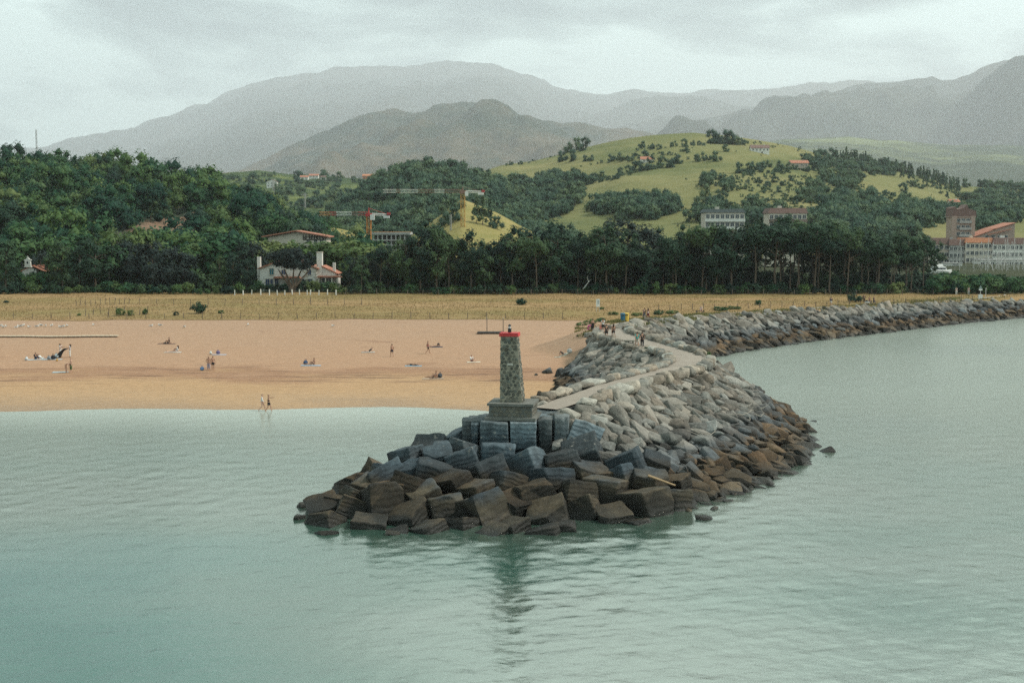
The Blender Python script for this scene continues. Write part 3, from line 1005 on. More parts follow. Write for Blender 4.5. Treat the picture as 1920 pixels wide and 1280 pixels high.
class Hill:
    def __init__(s, name, sil, d0, z0, dr, db, mat, prof=1.0, ncol=220, nrow=50, gul=0.0, gscale=120, rough=0.0, seed=0, ridge_curve=None):
        s.sil = np.array(sil, float)
        s.d0, s.dr, s.z0, s.prof, s.seed, s.gul, s.gscale, s.rough = d0, dr, z0, prof, seed, gul, gscale, rough
        s.rc = ridge_curve
        px = np.linspace(s.sil[0, 0], s.sil[-1, 0], ncol)
        t = np.linspace(0, 1, nrow)
        X, Y, Z = s.eval(px[None, :], t[:, None])
        tb = np.linspace(0.03, 1, 14)[:, None]
        Xr, Yr, Zr = X[-1:], Y[-1:], Z[-1:]
        Yb = Yr + (db - dr) * tb
        Xb = Xr * (1 + 0 * tb)
        Zb = Zr - (Zr - z0) * tb ** 1.4 + s.rough * vnoise(Xb / (s.gscale / 5), Yb / (s.gscale / 5), seed + 5, 3) * np.minimum(1, tb * 5)
        V, F = grid_mesh(np.vstack([X, Xb]), np.vstack([Y, Yb]), np.vstack([Z, Zb]))
        s.o = mesh_obj(name, V, F, mat, smooth=True)
        tag(s.o, kind='structure')

    def eval(s, px, t):
        px, t = np.broadcast_arrays(np.asarray(px, float), np.asarray(t, float))
        py = np.interp(px, s.sil[:, 0], s.sil[:, 1])
        v = (640 - py) / FPX
        b = (-math.sin(PITCH) + v * math.cos(PITCH)) / (math.cos(PITCH) + v * math.sin(PITCH))
        a = (px - 960) / FPX / (math.cos(PITCH) + v * math.sin(PITCH))
        dr = s.dr * (1 + (0 if s.rc is None else np.interp(px, s.rc[0], s.rc[1])))
        zr = CH + b * dr
        d = s.d0 + (dr - s.d0) * t
        x = a * d
        z = s.z0 + (zr - s.z0) * t ** s.prof
        w = np.sin(np.pi * np.clip(t, 0, 1)) ** 0.7
        if s.gul:
            z = z + s.gul * w * vnoise(x / s.gscale, d / (s.gscale * 1.6), s.seed, 5, 0.52) * np.clip((zr - s.z0) / 30, 0.1, 1.5)
        if s.rough:
            z = z + s.rough * vnoise(x / (s.gscale / 5), d / (s.gscale / 5), s.seed + 5, 3)
        return x, d, z

    def at(s, px, py):
        """spot on the visible slope behind a photo pixel"""
        t = np.linspace(0, 1, 160)
        x, d, z = s.eval(np.full(160, px), t)
        _, b = ray(px, py)
        k = int(np.argmax((z - CH) / d >= b)) if ((z - CH) / d >= b).any() else 159
        return Vector((x[k], d[k], z[k]))


def slope_material(name, cols, s, bump=1.0, rough2=0.6, stretch=(1, 1, 1)):
    m, t, b = material(name)
    pos = t.n('NewGeometry')
    p = t.scl(pos, stretch)
    a = t.noise(p, s, 7, rough2, dist=0.4)
    f = t.noise(pos, s * 9, 6, 0.65)
    mixv = t.math('ADD', t.math('MULTIPLY', a, 0.7), t.math('MULTIPLY', f, 0.3))
    n = len(cols)
    c = t.ramp(mixv, [(0.34 + 0.30 * i / (n - 1), cc) for i, cc in enumerate(cols)])
    t.put(b.inputs['Base Color'], c)
    b.inputs['Roughness'].default_value = 1.0
    b.inputs['Specular IOR Level'].default_value = 0.05
    t.put(b.inputs['Normal'], t.n('Bump', Strength=bump, Distance=0.25 / s / 9, Height=f))
    return m


MT_FAR = slope_material('far_mountain', [(0.020, 0.030, 0.022), (0.035, 0.042, 0.030), (0.055, 0.055, 0.040)], 0.0008)
MT_MID = slope_material('heath_mountain', [(0.018, 0.032, 0.022), (0.030, 0.042, 0.026), (0.085, 0.070, 0.042), (0.125, 0.095, 0.060)], 0.0007, stretch=(0.8, 0.8, 2.6))
WOODG = slope_material('wood_floor', [(0.020, 0.035, 0.020), (0.035, 0.055, 0.028)], 0.05)
FARM = slope_material('farmland', [(0.082, 0.098, 0.044), (0.126, 0.134, 0.056), (0.168, 0.160, 0.070), (0.205, 0.183, 0.084)], 0.010, 0.5, 0.5, (0.7, 0.55, 3.5))
PALE = slope_material('far_fields', [(0.030, 0.045, 0.028), (0.05, 0.065, 0.04), (0.16, 0.18, 0.085)], 0.0009, stretch=(0.7, 1.2, 2.0))
YEL = slope_material('yellow_field', [(0.16, 0.155, 0.05), (0.23, 0.195, 0.075), (0.27, 0.215, 0.09)], 0.05, 0.4)

HILLS['back'] = Hill('mountain', [(-900, 330), (-300, 310), (60, 283), (120, 272), (200, 258), (235, 252), (255, 245), (300, 222), (345, 208), (390, 196), (450, 170), (500, 152), (560, 141), (620, 134), (680, 131),
                                  (740, 128), (800, 123), (850, 121), (900, 120), (940, 126), (980, 137), (1020, 152), (1060, 166), (1120, 172), (1250, 172), (1400, 170), (1540, 166), (1700, 175), (2300, 190), (2900, 260)],
                     9500, 30, 32000, 38000, MT_FAR, 1.1, 460, 110, 620, 3000, 150, 61)
HILLS['right'] = Hill('mountain', [(1180, 330), (1260, 282), (1340, 252), (1390, 234), (1440, 216), (1500, 196), (1545, 180), (1600, 164), (1640, 158), (1700, 155), (1735, 150), (1748, 145), (1765, 153), (1790, 152), (1815, 145), (1840, 127),
                                   (1880, 114), (1920, 106), (2050, 88), (2300, 110), (2800, 240)], 7600, 30, 18500, 23500, MT_FAR, 1.1, 340, 110, 800, 1900, 85, 62)
HILLS['mid'] = Hill('mountain', [(280, 345), (440, 326), (490, 306), (530, 284), (560, 268), (600, 250), (650, 229), (680, 217), (715, 211), (760, 210), (800, 207), (830, 199), (870, 195), (905, 197), (925, 206), (960, 219), (1000, 228), (1040, 225), (1090, 233),
                                 (1130, 240), (1200, 247), (1300, 262), (1450, 285), (1600, 320)], 5200, 26, 11000, 14000, MT_MID, 1.05, 380, 120, 300, 1000, 48, 63)
HILLS['fields'] = Hill('hill', [(1230, 300), (1380, 268), (1480, 260), (1540, 257), (1590, 255), (1650, 262), (1720, 268), (1790, 273), (1840, 271), (1920, 274), (2300, 270)], 4200, 24, 8200, 10000, PALE, 1.0, 200, 50, 70, 880, 12, 64)
HILLS['valley'] = Hill('hill', [(260, 360), (380, 332), (440, 322), (480, 318), (540, 326), (600, 330), (660, 334), (700, 336), (800, 345), (900, 360), (1000, 380)], 850, 12, 1750, 2100, slope_material('valley_side', [(0.025, 0.045, 0.025), (0.05, 0.075, 0.035), (0.13, 0.15, 0.05)], 0.012), 1.0, 160, 40, 10, 150, 2, 65)
HILLS['farm'] = Hill('hill', [(640, 420), (760, 392), (850, 345), (900, 322), (940, 310), (1000, 302), (1050, 290), (1110, 274), (1180, 258), (1240, 252), (1300, 249), (1360, 254), (1420, 262), (1480, 273), (1540, 290), (1620, 304), (1700, 325), (1760, 340), (1800, 349), (1860, 352), (1920, 356), (2100, 370), (2400, 420)],
                     560, 7, 1350, 1700, FARM, 0.95, 260, 70, 13, 210, 0.8, 66)
HILLS['wood'] = Hill('hill', [(560, 440), (620, 408), (680, 366), (720, 336), (760, 320), (800, 318), (840, 320), (880, 328), (920, 339), (960, 358), (1000, 385), (1060, 418), (1100, 440)], 600, 7, 960, 1250, WOODG, 0.9, 120, 40, 6, 110, 1.5, 67)
HILLS['knoll'] = Hill('hill', [(770, 440), (820, 408), (850, 384), (866, 374), (890, 382), (930, 398), (970, 420), (1010, 440)], 480, 6, 640, 760, YEL, 1.0, 60, 30, 1.5, 60, 0.3, 68)
HILLS['strip'] = Hill('hill', [(560, 450), (610, 424), (640, 430), (680, 438), (720, 446), (760, 452)], 470, 7, 560, 640, YEL, 1.0, 40, 20, 0.5, 60, 0.3, 69)


def scar_material():
    m, t, b = material('wooded_slope_with_scar')
    pos = t.n('NewGeometry')
    f = t.noise(pos, 0.5, 7, 0.7)
    c0 = t.ramp(f, [(0.35, (0.020, 0.034, 0.018)), (0.65, (0.045, 0.060, 0.028))])
    c1 = t.ramp(t.noise(t.scl(pos, (1, 1, 0.35)), 0.45, 7, 0.7), [(0.35, (0.07, 0.055, 0.035)), (0.55, (0.22, 0.125, 0.075)), (0.7, (0.30, 0.18, 0.11))])
    return m, t, b, pos, c0, c1


m, t, b, pos, c0, c1 = scar_material()
LEFT_SIL = [(-700, 330), (-300, 300), (-100, 310), (0, 316), (70, 316), (130, 324), (200, 324), (270, 334), (310, 348), (330, 364), (350, 356), (390, 360), (440, 378), (480, 394), (520, 422), (560, 444), (600, 462), (640, 474), (680, 482)]
HILLS['left'] = Hill('hill', LEFT_SIL, 345, 5, 600, 800, m, 0.85, 160, 70, 4, 70, 1.0, 70)
sc0 = HILLS['left'].at(335, 432)
SCAR = (sc0.x, sc0.y)
dv = t.n('VectorMath', _operation='SUBTRACT', i0=pos, i1=tuple(sc0))
dv = t.n('VectorMath', out=1, _operation='LENGTH', i0=t.scl(dv, (0.060, 0.024, 0.06)))
t.put(b.inputs['Base Color'], t.mix(t.rng(t.math('ADD', dv, t.rng(t.noise(pos, 0.12, 4), 0.3, 0.7, -0.3, 0.3)), 0.85, 1.05), c1, c0))
b.inputs['Roughness'].default_value = 1.0
t.put(b.inputs['Normal'], t.n('Bump', Strength=1.0, Distance=1.0, Height=t.noise(pos, 0.6, 6, 0.7)))
# ---------------------------------------------------------------- foliage
def leaf_material(name, dark, mid, light, trans=0.25):
    m, t, b = material(name)
    pos = t.n('NewGeometry')
    tc = t.n('TexCoord', out=3)
    oi = t.t.nodes.new('ShaderNodeObjectInfo').outputs['Random']
    at = t.t.nodes.new('ShaderNodeAttribute')
    at.attribute_name = 'rnd'
    r = t.math('FRACT', t.math('ADD', oi, at.outputs['Fac']))
    nz = t.noise(pos, 0.30, 3)
    nf = t.noise(pos, 1.7, 3)
    f = t.math('ADD', t.math('MULTIPLY', nz, 0.35), t.math('ADD', t.math('MULTIPLY', nf, 0.25), t.math('MULTIPLY', r, 0.42)))
    c = t.ramp(f, [(0.30, dark), (0.52, mid), (0.78, light)])
    t.put(b.inputs['Base Color'], c)
    b.inputs['Roughness'].default_value = 0.75
    b.inputs['Specular IOR Level'].default_value = 0.2
    tr = t.n('BsdfTranslucent', Color=c)
    ms = t.n('MixShader', i0=trans, i1=b.outputs[0], i2=tr)
    t.t.links.new(ms, t.t.nodes['Material Output'].inputs['Surface'])
    return m


PINE = leaf_material('pine_needles', (0.008, 0.026, 0.019), (0.021, 0.051, 0.028), (0.072, 0.116, 0.044), 0.15)
DARKC = leaf_material('cypress_needles', (0.009, 0.018, 0.017), (0.014, 0.027, 0.024), (0.022, 0.036, 0.028), 0.08)
BROAD = leaf_material('broad_leaves', (0.007, 0.038, 0.025), (0.022, 0.072, 0.032), (0.098, 0.155, 0.042))
BRIGHT = leaf_material('light_leaves', (0.050, 0.092, 0.034), (0.090, 0.140, 0.048), (0.16, 0.19, 0.068), 0.3)
FARL = leaf_material('haze_tinted_leaves', (0.034, 0.074, 0.052), (0.058, 0.106, 0.064), (0.108, 0.150, 0.072))  # paler and bluer: distance haze is put into the leaf colour
BARK = plain('pine_bark', (0.10, 0.075, 0.055), 0.95, 0.35, 4.0, 0.6)
PALEB = plain('pale_bark', (0.26, 0.24, 0.21), 0.95, 0.3, 4.0, 0.4)


def leaves(clumps, per, leaf, seed, up=0.25, aspect=0.6, core=0.55):
    """leaf-sized faces spread over many clumps (n,4: centre, radius), with a dark knot inside each"""
    r = np.random.default_rng(seed)
    C = np.repeat(np.asarray(clumps, float), per, 0)
    n = len(C)
    u = r.normal(size=(n, 3))
    u[:, 2] += up
    u /= np.linalg.norm(u, axis=1)[:, None]
    P = C[:, :3] + u * (C[:, 3] * r.uniform(0.62, 1.08, n) ** 1.0)[:, None]
    ctr = np.asarray(clumps, float)[:, :3].mean(0) - np.array([0, 0, 0.8])
    w = P - ctr
    w /= np.linalg.norm(w, axis=1)[:, None] + 1e-6
    N = 0.55 * u + 0.65 * w + 0.36 * r.normal(size=(n, 3))
    N /= np.linalg.norm(N, axis=1)[:, None]
    A = np.cross(N, r.normal(size=(n, 3)))
    A /= np.linalg.norm(A, axis=1)[:, None]
    B = np.cross(N, A)
    s = (leaf * r.uniform(0.6, 1.4, n))[:, None]
    A, B = A * s, B * s * aspect
    V = np.stack([P - A, P + B * 0.9 - A * 0.1, P + A, P - B], 1).reshape(-1, 3)
    F = np.arange(4 * n).reshape(n, 4)
    if core:
        oc = np.array([(1, 0, 0), (0, 1, 0), (-1, 0, 0), (0, -1, 0), (0, 0, 1), (0, 0, -1)], float)
        of = [(0, 1, 4, 4), (1, 2, 4, 4), (2, 3, 4, 4), (3, 0, 4, 4), (1, 0, 5, 5), (2, 1, 5, 5), (3, 2, 5, 5), (0, 3, 5, 5)]
        cl = np.asarray(clumps, float)
        V2 = (cl[:, None, :3] + oc[None] * (cl[:, 3] * core)[:, None, None]).reshape(-1, 3)
        fs = [[tuple(dict.fromkeys(f)) for f in of]]
        F2 = np.concatenate([np.array([f[:3] for f in of]) + 6 * i for i in range(len(cl))])
        # quads with a doubled corner are not allowed: split into thin quads instead
        mids = (V2[F2[:, 0]] + V2[F2[:, 1]]) / 2
        base = len(V) + len(V2)
        F2q = np.stack([F2[:, 0], np.arange(len(F2)) + len(V2), F2[:, 1], F2[:, 2]], 1) + len(V)
        V = np.vstack([V, V2, mids])
        F = np.vstack([F, F2q])
    return V, F


def clumps_dome(seed, n, rx, z0, z1, cr, flat=0.5, hollow=0.35):
    """clump centres filling a dome from z0 to z1"""
    r = np.random.default_rng(seed)
    out = []
    while len(out) < n:
        p = r.uniform(-1, 1, 3)
        q = p[0] ** 2 + p[1] ** 2 + (p[2] ** 2 if p[2] > 0 else (abs(p[2]) / max(flat, 0.05)) ** 2 * 0.35)
        if q > 1 or q < hollow:
            continue
        z = (z0 + z1) / 2 + p[2] * (z1 - z0) / 2
        out.append((p[0] * rx, p[1] * rx, z, cr * r.uniform(0.7, 1.25)))
    return np.array(out)


def clumps_cone(seed, n, r0, z0, z1, cr):
    r = np.random.default_rng(seed)
    out = []
    for i in range(n):
        t = r.random() ** 1.3
        rad = r0 * (1 - t) * r.uniform(0.45, 1.0)
        a = r.uniform(0, 6.28)
        out.append((rad * math.cos(a), rad * math.sin(a), z0 + (z1 - z0) * t, cr * (1 - 0.55 * t) * r.uniform(0.7, 1.2)))
    return np.array(out)


def trunk_mesh(seed, h, r0, limbs, bend=0.3, top=None, mat=BARK):
    r = random.Random(seed)
    mb = MB()
    pts = [Vector((0, 0, -0.6))]
    x = y = 0.0
    for i in range(1, 7):
        x += r.uniform(-bend, bend); y += r.uniform(-bend, bend)
        pts.append(Vector((x, y, h * i / 6)))
    mb.tube(pts, [r0 * (1 - 0.13 * i) for i in range(7)], 7)
    for k in range(limbs):
        t = r.uniform(0.42, 0.97)
        p = pts[0].lerp(pts[-1], t)
        i = min(5, int(t * 6))
        p = pts[i].lerp(pts[i + 1], t * 6 - i)
        a = r.uniform(0, 6.28)
        L = h * r.uniform(0.14, 0.26) * (1.2 - t * 0.5)
        e = p + Vector((math.cos(a) * L, math.sin(a) * L, L * r.uniform(0.15, 0.7)))
        mb.tube([p, p.lerp(e, 0.5) + Vector((0, 0, 0.1 * L)), e], [r0 * 0.33, r0 * 0.22, r0 * 0.08], 5)
    return mesh_data('trunk', mb.v, mb.f, [mat])


PINE_C = [mesh_data('crown', *leaves(clumps_dome(k, 46, 3.4 + 0.4 * (k % 3), 3.2 + 0.8 * (k % 2), 13.6, 1.1, 0.75, 0.22), 46, 0.30, k, 0.5, 0.45), [PINE]) for k in range(7)]
PINE_T = [trunk_mesh(k, 12.0, 0.24, 9, 0.28) for k in range(4)]
UMB_C = [mesh_data('crown', *leaves(clumps_dome(20 + k, 34, 4.2, 8.6, 13.4, 1.0, 0.35, 0.2), 48, 0.30, 20 + k, 0.6, 0.45), [PINE]) for k in range(3)]
BROAD_V = [leaves(clumps_dome(40 + k, 30, 4.0, 1.8, 10.0, 1.55, 0.9, 0.35), 26, 0.52, 40 + k, 0.3, 0.7) for k in range(6)]
BROAD_C = [mesh_data('crown', v, f, [BROAD]) for v, f in BROAD_V]
BRIGHT_C = [mesh_data('crown', v, f, [BRIGHT]) for v, f in BROAD_V[:3]]
BROAD_T = [trunk_mesh(60 + k, 7.5, 0.26, 8, 0.2, mat=PALEB) for k in range(3)]
DARK_C = [mesh_data('crown', *leaves(clumps_dome(70 + k, 60, 5.6, 1.2, 12.6, 1.35, 0.9, 0.25), 52, 0.36, 70 + k, 0.3, 0.4), [DARKC]) for k in range(2)]
SHRUB_V = [leaves(clumps_dome(80 + k, 16, 1.15, 0.15, 1.9, 0.5, 0.9, 0.25), 34, 0.16, 80 + k, 0.3, 0.6) for k in range(5)]
SHRUB_D = [mesh_data('foliage', v, f, [PINE]) for v, f in SHRUB_V]
SHRUB_B = [mesh_data('foliage', v, f, [BROAD]) for v, f in SHRUB_V]
SHRUB_L = [mesh_data('foliage', v, f, [BRIGHT]) for v, f in SHRUB_V]


def copse_tree(seed, n, rx, z0, z1, cr, per, leaf, mat, cone=False):
    """small tree as one mesh: crown and a stub of trunk"""
    V, F = leaves(clumps_cone(seed, n, rx, z0, z1, cr) if cone else clumps_dome(seed, n, rx, z0, z1, cr, 0.9, 0.3), per, leaf, seed, 0.3, 0.7, 0.72)
    mb = MB().tube([(0, 0, -1.5), (0, 0, z0 + 1.5)], [0.3, 0.2], 4, cap=False)
    F = np.vstack([F, np.array(mb.f) + len(V)])
    V = np.vstack([V, np.array(mb.v)])
    return V, F, len(mb.f)


HT_V = [copse_tree(120 + k, 14, 4.6, 0.5, 8.2 + (k % 3), 2.1, 64, 0.34, FARL) for k in range(6)]
LT_V = [copse_tree(140 + k, 10, 4.6, 0.5, 8.5, 2.2, 36, 0.50, FARL) for k in range(5)]
CT_V = [copse_tree(160 + k, 16, 2.7, 0.8, 12.5, 1.3, 14, 0.7, FARL, True) for k in range(3)]


def tree_me(name, rec, leafm):
    V, F, nt = rec
    mi = np.zeros(len(F), int)
    mi[-nt:] = 1
    return mesh_data(name, V, F, [leafm, BARK], midx=mi)


HT_ME = [tree_me('broadleaf_tree', r, (BROAD, BROAD, BROAD, BROAD, BRIGHT, PINE)[k % 6]) for k, r in enumerate(HT_V + HT_V[::-1])]
FT_ME = [tree_me('field_tree', r, FARL) for r in HT_V[:4]]
CT_ME = [tree_me('conifer', r, FARL) for r in CT_V]


def merge_trees(name, recs, placing, mat, seed, label, cat):
    r = np.random.default_rng(seed)
    VV, FF, AA, MI, nb = [], [], [], [], 0
    for (p, s, kx) in placing:
        V, F, nt = recs[kx % len(recs)]
        a = r.uniform(0, 6.28)
        R = np.array([[math.cos(a), -math.sin(a), 0], [math.sin(a), math.cos(a), 0], [0, 0, r.uniform(0.85, 1.15)]]) * s
        VV.append(V @ R.T + np.array(p))
        FF.append(F + nb)
        AA.append(np.full(len(V), r.random()))
        q = np.zeros(len(F), int); q[-nt:] = 1
        MI.append(q)
        nb += len(V)
    o = mesh_obj(name, np.vstack(VV), np.vstack(FF), [mat, BARK], midx=np.concatenate(MI))
    at = o.data.attributes.new('rnd', 'FLOAT', 'POINT')
    at.data.foreach_set('value', np.concatenate(AA).astype(np.float32))
    return tag(o, label, cat, kind='stuff')


def tree(name, loc, crown, trunk, s, label, cat='tree', group=None, rz=None, sz=1.0):
    e = empty(name, loc, random.uniform(0, 6.28) if rz is None else rz, label, cat, group)
    wd_ = random.uniform(0.82, 1.28)
    e.scale = (s * wd_, s * wd_, s * sz)
    inst('trunk', trunk, e)
    inst('crown', crown, e)
    return e


def where(px):
    for lim, txt in ((90, 'by the bell gable'), (215, 'right of the bell gable'), (345, 'below the bare earth scar'), (480, 'between the earth scar and the villa'), (645, 'around the white villa'), (760, 'right of the white villa'),
                     (860, 'below the yellow crane mast'), (960, 'right of the crane masts'), (1090, 'left of the bleached dead trunk'), (1180, 'right of the bleached dead trunk'), (1260, 'behind the two small saplings'),
                     (1400, 'below the cream apartment block'), (1520, 'below the brown apartment block'), (1600, 'left of the dome shaped bush'), (1690, 'behind the dome shaped bush'), (1960, 'at the marina end')):
        if px < lim:
            return txt
    return 'at the marina end'


# wood on the near left hill
hr = np.random.default_rng(77)
H = HILLS['left']
plc = []
for k in range(5200):
    px, t_ = hr.uniform(-260, 690), hr.random() ** 1.1
    x, d, z = H.eval(px, t_)
    p = np.array([float(x), float(d), float(z)])
    plc.append(p)
plc = np.array(plc)
keep, grid = [], {}
for p in plc:
    k = (int(p[0] // 8), int(p[1] // 8))
    if any((q[0] - p[0]) ** 2 + (q[1] - p[1]) ** 2 < 62 for i in (-1, 0, 1) for j in (-1, 0, 1) for q in grid.get((k[0] + i, k[1] + j), ())):
        continue
    pxx = 960 + FPX * p[0] / p[1]
    if abs(p[0] - SCAR[0]) < 13 and -90 < p[1] - SCAR[1] < 42:
        continue
    if 486 < pxx < 622 and p[1] < 396:
        continue
    grid.setdefault(k, []).append(p)
    keep.append(p)
keep = np.array(keep)
inv = [p for p in keep if -10 < 960 + FPX * p[0] / p[1] < 660]
inv.sort(key=lambda p: p[1])
mid = [p for p in inv if p[1] > 400]
sel = set(map(tuple, mid[:300]))
for p in mid[:300]:
    s = hr.uniform(0.85, 1.6)
    o = inst('broadleaf_tree', HT_ME[hr.integers(12)], None, (p[0], p[1], p[2] - 1.0), (0, 0, hr.uniform(0, 6.28)), (s, s, s * hr.uniform(0.8, 1.05)))
    pxx, hgt = 960 + FPX * p[0] / p[1], (p[1] - 400) / 130
    reg = 'above the bell gable' if pxx < 110 else 'left of the bare earth scar' if pxx < 260 else 'around the bare earth scar' if pxx < 400 else 'above the timbered house' if pxx < 540 else 'near the red crane'
    tag(o, 'rounded tree in the %s of the hill wood, %s' % ('lowest rows' if hgt < 0.33 else 'middle rows' if hgt < 0.66 else 'upper rows', reg), 'tree', 'trees of the wood on the near hill')
merge_trees('woods', LT_V, [((p[0], p[1], p[2] - 1.0), hr.uniform(0.85, 1.5), int(hr.integers(9))) for p in keep if tuple(p) not in sel], BROAD, 5, 'dense green wood covering the near rounded hill', 'wood')

# wood on the central hill
H = HILLS['wood']
pl = []
for k in range(900):
    px, t_ = hr.uniform(600, 1080), hr.random()
    x, d, z = H.eval(px, t_)
    pl.append(((float(x), float(d), float(z) - 1.5), hr.uniform(0.75, 1.3), int(hr.integers(9))))
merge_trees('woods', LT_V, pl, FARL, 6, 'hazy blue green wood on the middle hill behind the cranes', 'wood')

# valley woods far behind the cranes
H = HILLS['valley']
pl = []
for k in range(250):
    px, t_ = hr.uniform(400, 800), hr.random()
    if vnoise(np.array([px / 60]), np.array([t_ * 6]), 3, 2)[0] < -0.15:
        continue
    x, d, z = H.eval(px, t_)
    pl.append(((float(x), float(d), float(z) - 1.5), hr.uniform(0.7, 1.3), int(hr.integers(9))))
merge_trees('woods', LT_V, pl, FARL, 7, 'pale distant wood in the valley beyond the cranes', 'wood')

# farmland hill: masses of wood, then hedgerow trees one by one
H = HILLS['farm']
pl = []


def mass(cx, cy, rx, ry, n, smin=0.7, smax=1.2):
    for k in range(n):
        a, q = hr.uniform(0, 6.28), math.sqrt(hr.random())
        p = H.at(cx + rx * q * math.cos(a), cy + ry * q * math.sin(a))
        pl.append(((p.x, p.y, p.z - 1.0), hr.uniform(smin, smax), int(hr.integers(9))))


for a in [(1010, 372, 85, 38, 170), (1060, 348, 46, 20, 44), (1190, 395, 80, 18, 110), (1250, 392, 22, 14, 24), (960, 410, 60, 18, 60), (1600, 400, 60, 30, 80), (1690, 410, 90, 20, 110), (1580, 330, 40, 30, 50), (1540, 305, 28, 18, 24),
          (1640, 316, 60, 16, 60), (1850, 400, 70, 34, 120), (1880, 365, 60, 26, 90), (1560, 420, 50, 12, 30), (1345, 350, 26, 16, 8), (1330, 395, 20, 12, 7), (1370, 420, 80, 8, 30), (1490, 425, 60, 8, 20), (1440, 405, 30, 6, 6), (1530, 372, 24, 18, 16), (1640, 447, 80, 10, 90), (1600, 440, 60, 8, 50)]:
    mass(*a)
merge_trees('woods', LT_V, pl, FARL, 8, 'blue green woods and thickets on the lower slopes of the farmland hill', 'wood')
pl = []
for k in range(150):
    f = hr.random()
    px, py = 1570 + 232 * f + hr.normal() * 6, 284 + 58 * f ** 1.25 + abs(hr.normal()) * 9
    p = H.at(px, py + 6)
    pl.append(((p.x, p.y, p.z - 0.5), hr.uniform(0.65, 1.0), int(hr.integers(3))))
merge_trees('conifer_woods', CT_V, pl, FARL, 9, 'dark conifer plantation along the right shoulder of the farmland hill', 'wood')
pl = []
for (x0, y0, x1, y1, n_, sc) in [(1105, 308, 1300, 284, 26, 0.30), (1160, 333, 1290, 300, 26, 0.34), (1060, 352, 1165, 333, 24, 0.34), (1385, 330, 1500, 318, 30, 0.34), (1300, 352, 1420, 340, 18, 0.28), (1400, 385, 1540, 372, 30, 0.30), (1330, 405, 1420, 380, 20, 0.34), (1195, 282, 1320, 272, 26, 0.28), (1400, 268, 1500, 283, 20, 0.22), (1600, 352, 1690, 372, 22, 0.30), (1650, 375, 1760, 392, 26, 0.3), (1700, 350, 1800, 356, 18, 0.28), (940, 312, 1050, 296, 14, 0.22)]:
    for k in range(n_):
        f = hr.random()
        p = H.at(x0 + (x1 - x0) * f + hr.normal() * 2, y0 + (y1 - y0) * f + hr.normal() * 1.6)
        pl.append(((p.x, p.y, p.z - 0.6), sc * hr.uniform(0.6, 1.5), int(hr.integers(9))))
for k in range(170):
    p = H.at(hr.uniform(1380, 1560), hr.uniform(318, 405))
    pl.append(((p.x, p.y, p.z - 0.6), hr.uniform(0.12, 0.36), int(hr.integers(9))))
for k in range(90):
    p = H.at(hr.uniform(960, 1700), hr.uniform(268, 400))
    pl.append(((p.x, p.y, p.z - 0.4), hr.uniform(0.08, 0.2), int(hr.integers(9))))
merge_trees('hedgerows', LT_V, pl, FARL, 10, 'low hedges and scrub dividing the fields of the green hill', 'hedge')
